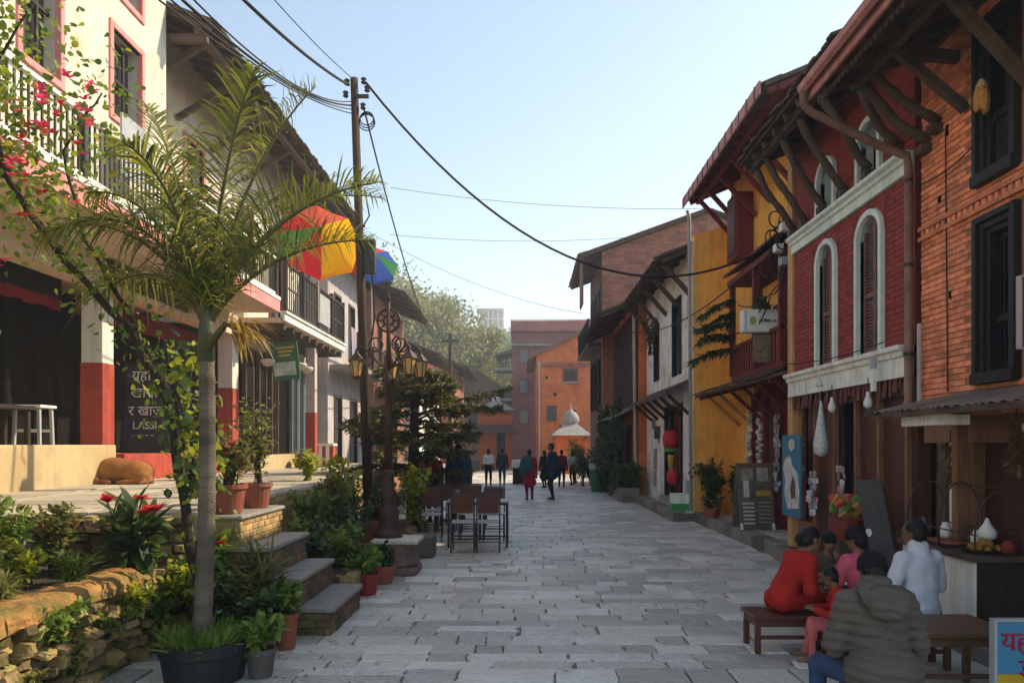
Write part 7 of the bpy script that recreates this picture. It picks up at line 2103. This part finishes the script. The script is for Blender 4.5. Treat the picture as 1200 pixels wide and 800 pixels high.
# ------------------------------------------------------------------ bodies: one smooth surface grown from tapered limbs
class Sdf:
    def __init__(s): s.p = []; s.fold = 0
    def cap(s, a, b, ra, rb, tg, k=.03):
        s.p.append(('c', np.array(a, float), np.array(b, float), ra, rb, tg, k)); return s
    def ell(s, c, r, tg, k=.02, Rm=None):
        s.p.append(('e', np.array(c, float), np.array(r, float), np.eye(3) if Rm is None else np.array(Rm), 0, tg, k)); return s
    def mesh(s, res, ridge=None):
        lo, hi = [], []
        for q in s.p:
            if q[0] == 'c':
                m = max(q[3], q[4]); lo.append(np.minimum(q[1], q[2]) - m); hi.append(np.maximum(q[1], q[2]) + m)
            else:
                m = q[2].max(); lo.append(q[1] - m); hi.append(q[1] + m)
        lo = np.min(lo, 0) - 3 * res - .02; hi = np.max(hi, 0) + 3 * res + .02
        n = np.ceil((hi - lo) / res).astype(int) + 1
        ax = [lo[i] + np.arange(n[i]) * res for i in range(3)]
        D = np.full(n, .5, np.float32); T = np.zeros(n, np.int16); B = np.full(n, .5, np.float32)
        for q in s.p:
            if q[0] == 'c':
                m = max(q[3], q[4]) + q[6] + 3 * res; l, h = np.minimum(q[1], q[2]) - m, np.maximum(q[1], q[2]) + m
            else:
                m = q[2].max() + q[6] + 3 * res; l, h = q[1] - m, q[1] + m
            i0 = np.clip(((l - lo) / res).astype(int), 0, n - 1); i1 = np.clip(((h - lo) / res).astype(int) + 1, 1, n)
            sl = tuple(slice(a, b) for a, b in zip(i0, i1))
            X, Y, Z = np.meshgrid(ax[0][sl[0]], ax[1][sl[1]], ax[2][sl[2]], indexing='ij')
            P = np.stack([X, Y, Z], -1)
            if q[0] == 'c':
                ba = q[2] - q[1]; L2 = max(ba @ ba, 1e-9)
                t = np.clip((P - q[1]) @ ba / L2, 0, 1)
                d = np.linalg.norm(P - q[1] - t[..., None] * ba, axis=-1) - (q[3] + (q[4] - q[3]) * t)
            else:
                v = (P - q[1]) @ q[3]
                k0 = np.linalg.norm(v / q[2], axis=-1); k1 = np.linalg.norm(v / q[2] ** 2, axis=-1)
                d = k0 * (k0 - 1) / np.maximum(k1, 1e-6)
            if ridge and q[5] in ridge[0]:
                d = d - ridge[1] * np.abs(np.sin(np.pi * (Z + .02 * np.sin(9 * X) + .006 * np.sin(31 * X + 17 * Y)) / ridge[2])) ** .7 + ridge[1] * .5 + .0025 * np.sin(70 * X + 9 * np.sin(23 * Z)) * np.sin(55 * Y)
            if s.fold and q[5] in (1, 2):                                # folds of cloth
                d = d + s.fold * (np.sin(27 * X + 14 * Z + 3 * np.sin(13 * Z + 5 * Y)) * np.sin(24 * Z - 11 * Y + 2 * np.sin(17 * X)) + .5 * np.sin(52 * Z + 21 * X + 4 * np.sin(19 * Y)))
            d = d.astype(np.float32)
            a = D[sl]; k = q[6]
            hh = np.clip(.5 + .5 * (a - d) / k, 0, 1)
            D[sl] = a * (1 - hh) + d * hh - k * hh * (1 - hh)
            bb = B[sl]; w_ = d < bb
            T[sl] = np.where(w_, q[5], T[sl]); B[sl] = np.where(w_, d, bb)
        # surface nets
        S = D < 0
        c = np.zeros(np.array(n) - 1, np.int8)
        for i in (0, 1):
            for j in (0, 1):
                for k in (0, 1):
                    c += S[i:n[0] - 1 + i, j:n[1] - 1 + j, k:n[2] - 1 + k]
        act = (c > 0) & (c < 8)
        idx = np.full(act.shape, -1, np.int64); cells = np.argwhere(act); idx[act] = np.arange(len(cells))
        acc = np.zeros((len(cells), 3)); cnt = np.zeros(len(cells))
        cor = [(i, j, k) for i in (0, 1) for j in (0, 1) for k in (0, 1)]
        dv = {q: D[cells[:, 0] + q[0], cells[:, 1] + q[1], cells[:, 2] + q[2]].astype(float) for q in cor}
        for a in cor:
            for b in cor:
                if sum(abs(a[i] - b[i]) for i in range(3)) == 1 and a < b:
                    da, db = dv[a], dv[b]
                    m = (da < 0) != (db < 0)
                    t = np.where(m, da / np.where(m, da - db, 1), 0)
                    p = np.array(a) + t[:, None] * (np.array(b) - np.array(a))
                    acc[m] += p[m]; cnt[m] += 1
        V = lo + (cells + acc / cnt[:, None]) * res
        F = []
        for axn in range(3):
            u, v = (axn + 1) % 3, (axn + 2) % 3
            sh = [slice(1, -1)] * 3; sh[axn] = slice(0, -1)
            s0 = [slice(1, -1)] * 3; s0[axn] = slice(0, n[axn] - 1)
            s1 = list(s0); s1[axn] = slice(1, n[axn])
            A, Bq = S[tuple(s0)], S[tuple(s1)]
            for flip in (0, 1):
                e = np.argwhere((A & ~Bq) if not flip else (~A & Bq))
                if not len(e): continue
                off = np.ones(3, int); off[axn] = 0
                e = e + off
                du, dvv = np.zeros(3, int), np.zeros(3, int); du[u] = 1; dvv[v] = 1
                q = [idx[tuple((e - du * i - dvv * j).T)] for i, j in ((1, 1), (0, 1), (0, 0), (1, 0))]
                f = np.stack(q if not flip else q[::-1], 1)
                F.append(f[(f >= 0).all(1)])
        F = np.concatenate(F)
        fc = V[F].mean(1)
        gi = np.clip(np.rint((fc - lo) / res).astype(int), 0, n - 1)
        return V, F, T[gi[:, 0], gi[:, 1], gi[:, 2]]

def unit(v): v = np.asarray(v, float); return v / max(np.linalg.norm(v), 1e-9)
def two_bone(a, c, l1, l2, pole):
    a, c = np.asarray(a, float), np.asarray(c, float)
    d = np.linalg.norm(c - a)
    if d > (l1 + l2) * .995:
        c = a + (c - a) / d * (l1 + l2) * .995; d = (l1 + l2) * .995
    d = max(d, abs(l1 - l2) + .02)
    x = (l1 * l1 - l2 * l2 + d * d) / (2 * d)
    h = math.sqrt(max(l1 * l1 - x * x, 1e-6))
    u = unit(c - a); p = np.asarray(pole, float); p = unit(p - u * (p @ u))
    return a + u * x + p * h, c
SKIN, TOP, LEG, SHOE, EYE, LIP, ACC = range(7)
skin_m = mat('skin', (.20, .095, .055), .55, .12, 20, .1, 80)
skin_l = mat('skin_light', (.27, .14, .085), .55, .12, 20, .1, 80)
eye_m = mat('eye_dark', (.012, .010, .010), .3, 0, 5, 0)
lip_m = mat('lip', (.20, .06, .05), .5, .1, 20, 0)
hair_m = mat('hair_black', (.010, .008, .008), .45, .4, 20, .5, 120, stretch=(1, 1, .2))
def fabric(name, c, rough=.9): return mat('cloth_' + name, c, rough, .18, 7, .35, 160, spec=.15)

def strands(ho, hc, hu, s, root, n=1500):
    co = np.empty(len(ho.data.vertices) * 3, np.float32); ho.data.vertices.foreach_get('co', co); co = co.reshape(-1, 3)
    nr = np.empty(len(co) * 3, np.float32); ho.data.vertices.foreach_get('normal', nr); nr = nr.reshape(-1, 3)
    i = npr.integers(0, len(co), n)
    N = nr[i]; D = -hu + N * .35 + npr.normal(size=(n, 3)) * .35
    D = D - N * (D * N).sum(1, keepdims=True) * .75
    h = leaf_mesh('hair_strands', co[i] - N * .002, D, N, npr.uniform(.03, .07, n) * s, .0035, hair_m, None, .05, simple=True)
    h.parent = root

def person(label, loc, rz, h, pel, lean=0, side=0, twist=0, look=(0, 0), hands=((-.25, .2, .8), (.25, .2, .8)), feet=((-.1, .0, 0), (.1, .0, 0)),
           top=None, legs=None, shoe=None, skin=None, sleeve=1.0, bulk=0.0, hair='short', hat=None, res=.016, puffer=False, skirt=None,
           scarf=None, group=None, shorts=False, kneepole=(0, 1, .3), elbowpole=None, waist=None, collar=None, belt=None):
    """facing +Y before rz; hands and feet given as (left, right) in the person's own frame"""
    s = h / 1.7
    b = Sdf()
    b.fold = .0 if puffer else .0036
    P = np.array(pel, float)
    Rl = Matrix.Rotation(R(-lean), 3, 'X') @ Matrix.Rotation(R(side), 3, 'Y')
    up = np.array(Rl @ Vector((0, 0, 1))); rt = np.array(Matrix.Rotation(R(twist), 3, 'Z') @ Rl @ Vector((1, 0, 0)))
    fw = unit(np.cross(up, rt))
    Mt = np.stack([rt, fw, up], 1)
    k = .05 * s
    bw = bulk
    chest = P + up * .34 * s + fw * .01 * s
    neck = P + up * .50 * s
    # torso
    b.ell(P + up * .02 * s, (.155 * s + bw * .6, .115 * s + bw * .6, .13 * s + bw * .3), LEG if waist is None else TOP, k, Mt)
    b.ell(P + up * .16 * s, (.135 * s + bw, .10 * s + bw, .16 * s), TOP, k, Mt)
    b.ell(chest, (.155 * s + bw, .112 * s + bw, .17 * s + bw * .4), TOP, k, Mt)
    shl = neck - up * .055 * s - rt * .165 * s; shr = neck - up * .055 * s + rt * .165 * s
    b.cap(shl + rt * .02 * s, shr - rt * .02 * s, .058 * s + bw * .7, .058 * s + bw * .7, TOP, k)
    # neck and head
    Rh = Matrix.Rotation(R(twist + look[1]), 3, 'Z') @ Matrix.Rotation(R(-lean * .45 - look[0]), 3, 'X')
    hu, hf, hr = (np.array(Rh @ Vector(v)) for v in ((0, 0, 1), (0, 1, 0), (1, 0, 0)))
    Mh = np.stack([hr, hf, hu], 1)
    hc = neck + up * .06 * s + hu * .105 * s + hf * .025 * s
    b.cap(neck - up * .04 * s, hc - hu * .04 * s, .053 * s, .048 * s, SKIN, .02 * s)
    b.ell(hc + hu * .02 * s, (.074 * s, .092 * s, .098 * s), SKIN, .02 * s, Mh)
    b.ell(hc + hf * .032 * s - hu * .055 * s, (.054 * s, .058 * s, .062 * s), SKIN, .03 * s, Mh)          # jaw
    b.cap(hc + hf * .092 * s + hu * .012 * s, hc + hf * .112 * s - hu * .022 * s, .010 * s, .015 * s, SKIN, .012 * s)  # nose
    b.ell(hc + hf * .085 * s + hu * .03 * s, (.05 * s, .014 * s, .010 * s), SKIN, .012 * s, Mh)             # brow
    for e in (-1, 1):
        b.ell(hc + hr * e * .076 * s - hf * .005 * s, (.012 * s, .020 * s, .030 * s), SKIN, .008, Mh)     # ear
        b.ell(hc + hr * e * .030 * s + hf * .086 * s + hu * .012 * s, (.012 * s, .010 * s, .008 * s), EYE, .003, Mh)
    b.ell(hc + hf * .090 * s - hu * .048 * s, (.022 * s, .010 * s, .007 * s), LIP, .003, Mh)
    if collar is not None:
        b.cap(neck - up * .02 * s, neck + up * .035 * s, .075 * s + bw, .068 * s + bw, TOP, .02)
    # arms
    for sg, sh, hd in ((-1, shl, hands[0]), (1, shr, hands[1])):
        pole = (elbowpole or (sg * .6, -.6, -.8))
        el, hd = two_bone(sh, hd, .285 * s, .25 * s, pole)
        cut = TOP if sleeve >= .5 else SKIN
        b.cap(sh, el, .052 * s + bw, .042 * s + bw * .9, TOP, .03 * s)
        if sleeve < 1:
            m_ = sh + (el - sh) * .62
            b.cap(m_, el, .041 * s, .038 * s, SKIN, .01)
            b.cap(sh, m_, .056 * s, .054 * s, TOP, .01)
        b.cap(el, el + (hd - el) * .86, .041 * s + bw * .9 * (sleeve >= 1), .029 * s + bw * .6 * (sleeve >= 1), TOP if sleeve >= 1 else SKIN, .012 * s)
        d = unit(hd - el)
        sd_ = unit(np.cross(d, np.array([0, 0, 1.])) if abs(d[2]) < .9 else np.cross(d, fw)); nn = np.cross(sd_, d)
        w0 = hd - d * .03 * s
        b.cap(w0 - d * .02 * s, w0 + d * .06 * s, .026 * s, .034 * s, SKIN, .012 * s)
        b.ell(w0 + d * .055 * s, (.040 * s, .016 * s, .048 * s), SKIN, .012 * s, np.stack([sd_, nn, d], 1))
        for i, (o_, ln) in enumerate(((-.030, .055), (-.010, .066), (.010, .062), (.029, .048))):
            f0 = w0 + d * .092 * s + sd_ * o_ * s
            f1 = f0 + (d * .8 - nn * .35) * ln * .55 * s
            f2 = f1 + (d * .35 - nn * .85) * ln * .5 * s
            fr_ = max(.0085 * s, res * .55)
            b.cap(f0 - d * .02 * s, f1, fr_, fr_, SKIN, .004); b.cap(f1, f2, fr_, fr_ * .9, SKIN, .004)
        th0 = w0 + d * .03 * s - sd_ * sg * .034 * s
        b.cap(th0, th0 + (d * .6 - sd_ * sg * .6 - nn * .3) * .05 * s, max(.011 * s, res * .6), max(.009 * s, res * .55), SKIN, .008)
    # legs
    for sg, ft in ((-1, feet[0]), (1, feet[1])):
        hip = P + rt * sg * .085 * s - up * .02 * s
        an = np.array(ft, float) + np.array([0, 0, .075 * s])
        kn, an = two_bone(hip, an, .42 * s, .41 * s, (kneepole[0] * sg, kneepole[1], kneepole[2]))
        b.cap(hip, kn, .086 * s + bw * .2, .058 * s + bw * .15, LEG, .04 * s)
        b.cap(kn, kn + (an - kn) * .35, .056 * s, .056 * s, LEG if not shorts else SKIN, .03 * s)
        b.cap(kn, an, .054 * s, .040 * s, LEG if not shorts else SKIN, .02 * s)
        fd = np.array([sg * .15, 1, 0]); fd = unit(fd)
        heel = np.array([an[0], an[1], .035 * s + ft[2]]) - fd * .03 * s
        b.cap(an - np.array([0, 0, .02 * s]), heel, .036 * s, .036 * s, SHOE, .015)
        b.cap(heel, heel + fd * .12 * s, .036 * s, .038 * s, SHOE, .015); b.cap(heel + fd * .12 * s, heel + fd * .19 * s - [0, 0, .008 * s], .038 * s, .028 * s, SHOE, .015)
    if skirt:
        zl, rr = skirt
        b.cap(P + up * .05 * s, (P[0], P[1], zl), .135 * s + bw, rr, TOP, .04)
        b.cap((P[0] - rr * .5, P[1], zl), (P[0] + rr * .5, P[1], zl), rr * .75, rr * .75, TOP, .04)
    if belt is not None:
        b.ell(P + up * .10 * s, (.150 * s + bw, .118 * s + bw, .055 * s), ACC, .01, Mt)
    V, F, T = b.mesh(res, ridge=((TOP,), .016, .058) if puffer else None)
    o = fast_mesh('body', V, F, [skin or skin_m, top, legs, shoe or iron, eye_m, lip_m, belt or top], None, T)
    o.data.polygons.foreach_set('use_smooth', [True] * len(o.data.polygons))
    root = thing('person', label, 'person', loc, rz, group=group, local=True)
    o.parent = root
    # hair or headgear as children
    hs = Sdf()
    if hair in ('short', 'bun', 'long', 'tail'):
        hs.ell(hc + hu * .042 * s - hf * .020 * s, (.082 * s, .092 * s, .088 * s), 0, .01, Mh)
        hs.ell(hc - hf * .045 * s - hu * .01 * s, (.074 * s, .055 * s, .075 * s), 0, .02, Mh)
        if hair == 'bun': hs.ell(hc - hf * .115 * s - hu * .02 * s, (.045 * s, .045 * s, .048 * s), 0, .02, Mh)
        if hair == 'long': hs.cap(hc - hf * .05 * s, hc - hf * .085 * s - hu * .26 * s, .07 * s, .045 * s, 0, .03)
        if hair == 'tail': hs.cap(hc - hf * .08 * s, hc - hf * .11 * s - hu * .20 * s, .035 * s, .018 * s, 0, .02)
        V, F, T = hs.mesh(max(res * .75, .010))
        ho = fast_mesh('hair', V, F, hair_m, None); ho.parent = root
        ho.data.polygons.foreach_set('use_smooth', [True] * len(ho.data.polygons))
        if res < .018:
            strands(ho, hc, hu, s, root)
    if hat is not None:
        hh = Sdf()
        hh.ell(hc + hu * .055 * s - hf * .008 * s, (.094 * s, .108 * s, .088 * s), 0, .01, Mh)
        hh.ell(hc + hu * .022 * s - hf * .012 * s, (.098 * s, .110 * s, .030 * s), 0, .01, Mh)
        V, F, T = hh.mesh(max(res * .75, .010))
        ho = fast_mesh('hat', V, F, hat, None); ho.parent = root
        ho.data.polygons.foreach_set('use_smooth', [True] * len(ho.data.polygons))
    root['_head'] = [float(x) for x in hc]
    M = Matrix.Translation(loc) @ Matrix.Rotation(rz, 4, 'Z')
    return root, hc, Mh, s

# --- the group at the table on the right
red_top = fabric('red_jumper', (.42, .022, .018))
pinkt = fabric('pink', (.62, .10, .15))
blackf = fabric('black', (.014, .013, .015))
pk_tr = fabric('salmon_trousers', (.58, .13, .14))
denim = fabric('denim', (.035, .065, .14))
olive = fabric('olive_puffer', (.115, .092, .078), .6)
whitef = fabric('white_shirt', (.60, .58, .66))
navy = fabric('navy', (.02, .035, .08))
maroonf = fabric('maroon', (.16, .015, .03))
teal = fabric('teal', (.02, .09, .085))
dkgrey = fabric('dark_grey', (.05, .055, .065))
brownf = fabric('brown', (.12, .075, .05))

person('woman in red jumper sitting on the bench, leaning over to feed the child', (2.16, 6.42, 0), R(-78), 1.46, (0, -.02, .41), lean=30, look=(8, 0), hands=((.02, .34, .55), (.14, .30, .42)),
       feet=((-.10, .36, 0), (.10, .30, 0)), top=red_top, legs=red_top, hair='bun', bulk=.022, res=.013, waist=1, skin=skin_l)
person('child in red and black top and salmon trousers sitting with back of head to us', (2.53, 6.0, 0), R(72), 1.05, (0, 0, .28), lean=14, look=(20, -5), hands=((-.10, .25, .42), (.12, .25, .40)),
       feet=((-.10, .26, 0), (.09, .30, 0)), top=red_top, legs=pk_tr, hair='short', bulk=.012, res=.011, belt=blackf, shoe=skin_m)
r_, hc, Mh, s_ = person('boy in black cap facing us, eating behind the small table', (2.88, 7.30, 0), R(172), 1.18, (0, 0, .34), lean=12, look=(6, 4), hands=((-.06, .16, .66), (.12, .24, .50)),
       feet=((-.10, .22, 0), (.10, .24, 0)), top=brownf, legs=dkgrey, hair='short', hat=blackf, bulk=.015, res=.012, skin=skin_l)
r_, hc, Mh, s_ = person('woman in pink top and black beret with a white flower, seen from behind', (2.80, 6.26, 0), R(12), 1.38, (0, 0, .39), lean=10, look=(8, 30), hands=((-.16, .30, .52), (.16, .32, .52)),
       feet=((-.12, .30, 0), (.12, .30, 0)), top=pinkt, legs=pk_tr, hair='short', hat=blackf, bulk=.02, res=.013, sleeve=.5, waist=1)
c = r_.matrix_basis @ Vector(hc) if False else Vector(hc)
fl = MB()
for k in range(6):
    a = k * 1.047
    fl.obox(Vector(hc) + Vector((.075 + .018 * math.cos(a), -.06, .06 + .022 * math.sin(a))), (.026, .012, .026), Matrix.Rotation(a, 3, 'Y'))
fo_ = fl.build('hat_flower', white_p, None, bevel=.004); fo_.parent = r_
r_, hc, Mh, s_ = person('man in white short-sleeved shirt sitting with his back to us by the stall', (3.06, 5.90, 0), R(14), 1.50, (0, 0, .43), lean=4, look=(4, 28), hands=((-.20, .24, .55), (.16, .28, .58)),
       feet=((-.14, .36, 0), (.14, .36, 0)), top=whitef, legs=dkgrey, hair='short', bulk=.018, res=.014, sleeve=.5, waist=1, collar=1, skin=skin_m)
gl = MB().tube([Vector(hc) + Mh_ for Mh_ in (Vector(np.array(Mh) @ np.array((-.075, .09, .012))), Vector(np.array(Mh) @ np.array((0, .108, .012))), Vector(np.array(Mh) @ np.array((.075, .09, .012))), Vector(np.array(Mh) @ np.array((.084, 0, .015))))], .009, 5).build('sunglasses', eye_m, None); gl.parent = r_
r_, hc, Mh, s_ = person('man in grey-brown quilted puffer jacket and black cap, nearest figure, back to us', (1.97, 4.22, 0), R(-4), 1.44, (0, 0, .44), lean=12, look=(16, -6), hands=((-.12, .30, .56), (.16, .30, .54)),
       feet=((-.26, .28, 0), (.28, .26, 0)), top=olive, legs=denim, hair='short', hat=blackf, bulk=.040, res=.010, puffer=True, waist=1, kneepole=(.55, 1, .2), collar=1)
hd_ = Sdf()
nb = Vector((0, -.12, .93))
hd_.ell((0.01, -.045, .865), (.135, .075, .062), 0, .03).ell((.01, -.085, .82), (.105, .05, .075), 0, .03).cap((-.075, .02, .885), (.095, .02, .885), .042, .042, 0, .03)
V, F, T = hd_.mesh(.011, ridge=((0,), .012, .05))
ho = fast_mesh('hood', V, F, olive, None); ho.parent = r_
ho.data.polygons.foreach_set('use_smooth', [True] * len(ho.data.polygons))
# skirt of the puffer below the waist
hd_ = Sdf()
hd_.ell((0, -.02, .46), (.205, .165, .165), 0, .03)
V, F, T = hd_.mesh(.012, ridge=((0,), .016, .058))
ho = fast_mesh('jacket_hem', V, F, olive, None); ho.parent = r_
ho.data.polygons.foreach_set('use_smooth', [True] * len(ho.data.polygons))

# --- people in the street
st_ = dict(res=.022)
def stander(label, x, y, rz, h, top, legs, hair='short', stride=.0, **kw):
    s = h / 1.7
    hands = kw.pop('hands', ((-.24 * s, .06 + stride * .3, .80 * s), (.24 * s, .06 - stride * .3, .80 * s)))
    return person(label, (x, y, 0), rz, h, (0, 0, .90 * s), lean=kw.pop('lean', 3), hands=hands, feet=((-.09 * s, -stride, 0), (.09 * s, stride, 0)), top=top, legs=legs, hair=hair, res=.02, bulk=kw.pop('bulk', .015), kneepole=(.1, 1, 0), **kw)
stander('woman in crimson kurta and trousers with a teal bag on her back', .20, 23.7, R(6), 1.58, fabric('crimson', (.30, .012, .035)), maroonf, 'bun', .06, skirt=(.55, .17), waist=1)
bg_ = thing('backpack', 'large teal green cloth bag slung on the back of the woman in crimson', 'bag', (.12, 23.5, .8))
sd_ = Sdf(); sd_.ell((.10, 23.50, 1.12), (.20, .12, .26), 0, .05).ell((.02, 23.52, .95), (.16, .11, .18), 0, .05)
V, F, T = sd_.mesh(.02); bo = fast_mesh('sack', V, F, teal, bg_)
bo.data.polygons.foreach_set('use_smooth', [True] * len(bo.data.polygons))
MB().tube([(.02, 23.56, 1.2), (.04, 23.62, 1.38), (.06, 23.78, 1.34)], .02, 6).build('strap', teal, bg_)
stander('tall man in dark navy coat standing beside the woman in crimson', .93, 23.9, R(60), 1.78, navy, blackf, 'short', .05, look=(6, 10), skirt=(.78, .17), waist=1, hands=((-.16, .26, 1.05), (.2, .22, .98)))
stander('walker in white T-shirt and black trousers farther up the street', -1.40, 31.0, 0, 1.56, fabric('white_tee', (.68, .68, .70)), blackf, 'short', .12, sleeve=.5)
stander('walker in grey jacket and jeans beside the white T-shirt', -.86, 31.6, 0, 1.60, dkgrey, denim, 'short', -.12)
stander('woman in black dress behind the navy coat', .86, 30.5, R(30), 1.5, blackf, blackf, 'long', .05, skirt=(.45, .18), waist=1)
stander('person in dark maroon jacket behind the navy coat on the right', 1.55, 31.0, R(-10), 1.52, fabric('dark_maroon', (.09, .012, .02)), blackf, 'short', .08)
stander('child in pale shirt near the bushes by the domed shrine', 2.10, 32.5, R(20), 1.45, fabric('pale_blue', (.50, .55, .58)), blackf, 'short', .06)
stander('person in red jacket standing at the cafe tables under the conifer', -1.98, 17.0, R(30), 1.62, fabric('rose_red', (.40, .02, .06)), blackf, 'short', .02)
stander('broad man in blue jacket at the cafe tables, back to us', -1.42, 16.9, R(4), 1.74, fabric('blue_jacket', (.015, .06, .13)), denim, 'short', .02, bulk=.05)
stander('person in orange vest left of the red jacket by the shrubs', -2.42, 17.6, R(-20), 1.56, fabric('orange_vest', (.55, .24, .05)), dkgrey, 'short', .02)
stander('person in small red top far behind the tables', -2.3, 27.5, R(10), 1.5, red_top, blackf, 'long', .03)
# goods on a cloth in the street beyond the cafe
g_ = thing('goods_stand', 'low stand covered with a pale cloth in the distance mid-street', 'stand', (-.15, 33.5, 0))
MB().box(-.45, .15, 33.2, 33.8, .0, .7).build('frame', wood_d, g_)
MB().box(-.50, .20, 33.15, 33.85, .7, 1.05).build('cloth', trim_w, g_, bevel=.05)

# --- the sleeping dog
dg = thing('sleeping_dog', 'tan dog curled up asleep on the sunny terrace', 'dog', (-6.0, 11.55, TZ), R(0), local=True)
d = Sdf()
d.ell((-.14, 0, .19), (.30, .22, .20), 0, .05)                       # ribcage
d.ell((.16, .02, .17), (.25, .22, .18), 0, .06)                      # haunch
d.ell((.26, -.10, .10), (.17, .10, .09), 0, .05)                     # folded thigh
d.cap((.36, -.16, .05), (.14, -.24, .035), .045, .03, 0, .02).cap((.14, -.24, .035), (.04, -.25, .03), .03, .028, 0, .02)   # hind foot
d.cap((-.30, -.08, .20), (-.40, -.16, .13), .11, .085, 0, .05)       # neck
d.ell((-.38, -.20, .11), (.085, .095, .08), 0, .03)                  # head, tucked
d.cap((-.35, -.24, .09), (-.24, -.30, .055), .055, .032, 0, .03)     # muzzle
d.cap((-.42, -.17, .17), (-.47, -.20, .12), .035, .012, 0, .012).cap((-.32, -.15, .18), (-.29, -.19, .14), .035, .012, 0, .012)  # ears
d.cap((-.28, -.16, .05), (-.08, -.27, .03), .045, .03, 0, .02)       # fore leg
d.cap((.38, .02, .08), (.46, -.12, .035), .04, .03, 0, .02).cap((.46, -.12, .035), (.36, -.27, .025), .03, .018, 0, .02)   # tail
V, F, T = d.mesh(.014)
fur = mat('fur_tan', (.36, .15, .045), .85, .3, 6, .5, 90, stretch=(2, 1, 1), col2=(.22, .085, .03), mix2=.4, scale2=3)
o = fast_mesh('body', V, F, fur, None); o.parent = dg
o.data.polygons.foreach_set('use_smooth', [True] * len(o.data.polygons))
co = V; nf = 9000
ii = npr.integers(0, len(co), nf)
me_ = o.data; nr = np.empty(len(co) * 3, np.float32); me_.vertices.foreach_get('normal', nr); nr = nr.reshape(-1, 3)
Dd = nr[ii] * .45 + np.array([.8, -.15, -.25]) + npr.normal(size=(nf, 3)) * .25
fu = leaf_mesh('fur', co[ii] - nr[ii] * .003, Dd, nr[ii], npr.uniform(.018, .04, nf), .004, leafmat('fur_blades', (.24, .09, .028), (.48, .22, .075), .1, .8, .1), None, .05, simple=True); fu.parent = dg
no_ = MB().lathe([(.0, -.014), (.016, 0), (.0, .014)], (-.215, -.318, .055), 8).build('nose', eye_m, None, smooth=True); no_.parent = dg
# ------------------------------------------------------------------ the hazy air of the valley
hz = MB().box(-170, 170, -20, 330, -3, 45).build('haze', [], None)
hm = bpy.data.materials.new('haze_air'); hm.use_nodes = True
hm.node_tree.nodes.clear()
ho_ = hm.node_tree.nodes.new('ShaderNodeOutputMaterial')
pv = hm.node_tree.nodes.new('ShaderNodeVolumePrincipled')
pv.inputs['Color'].default_value = (.92, .95, 1.0, 1)
pv.inputs['Density'].default_value = .0023
pv.inputs['Anisotropy'].default_value = .25
hm.node_tree.links.new(pv.outputs[0], ho_.inputs['Volume'])
hz.data.materials.append(hm)
tag(hz, 'thin pale valley haze in the air over the street', 'haze', kind='stuff')
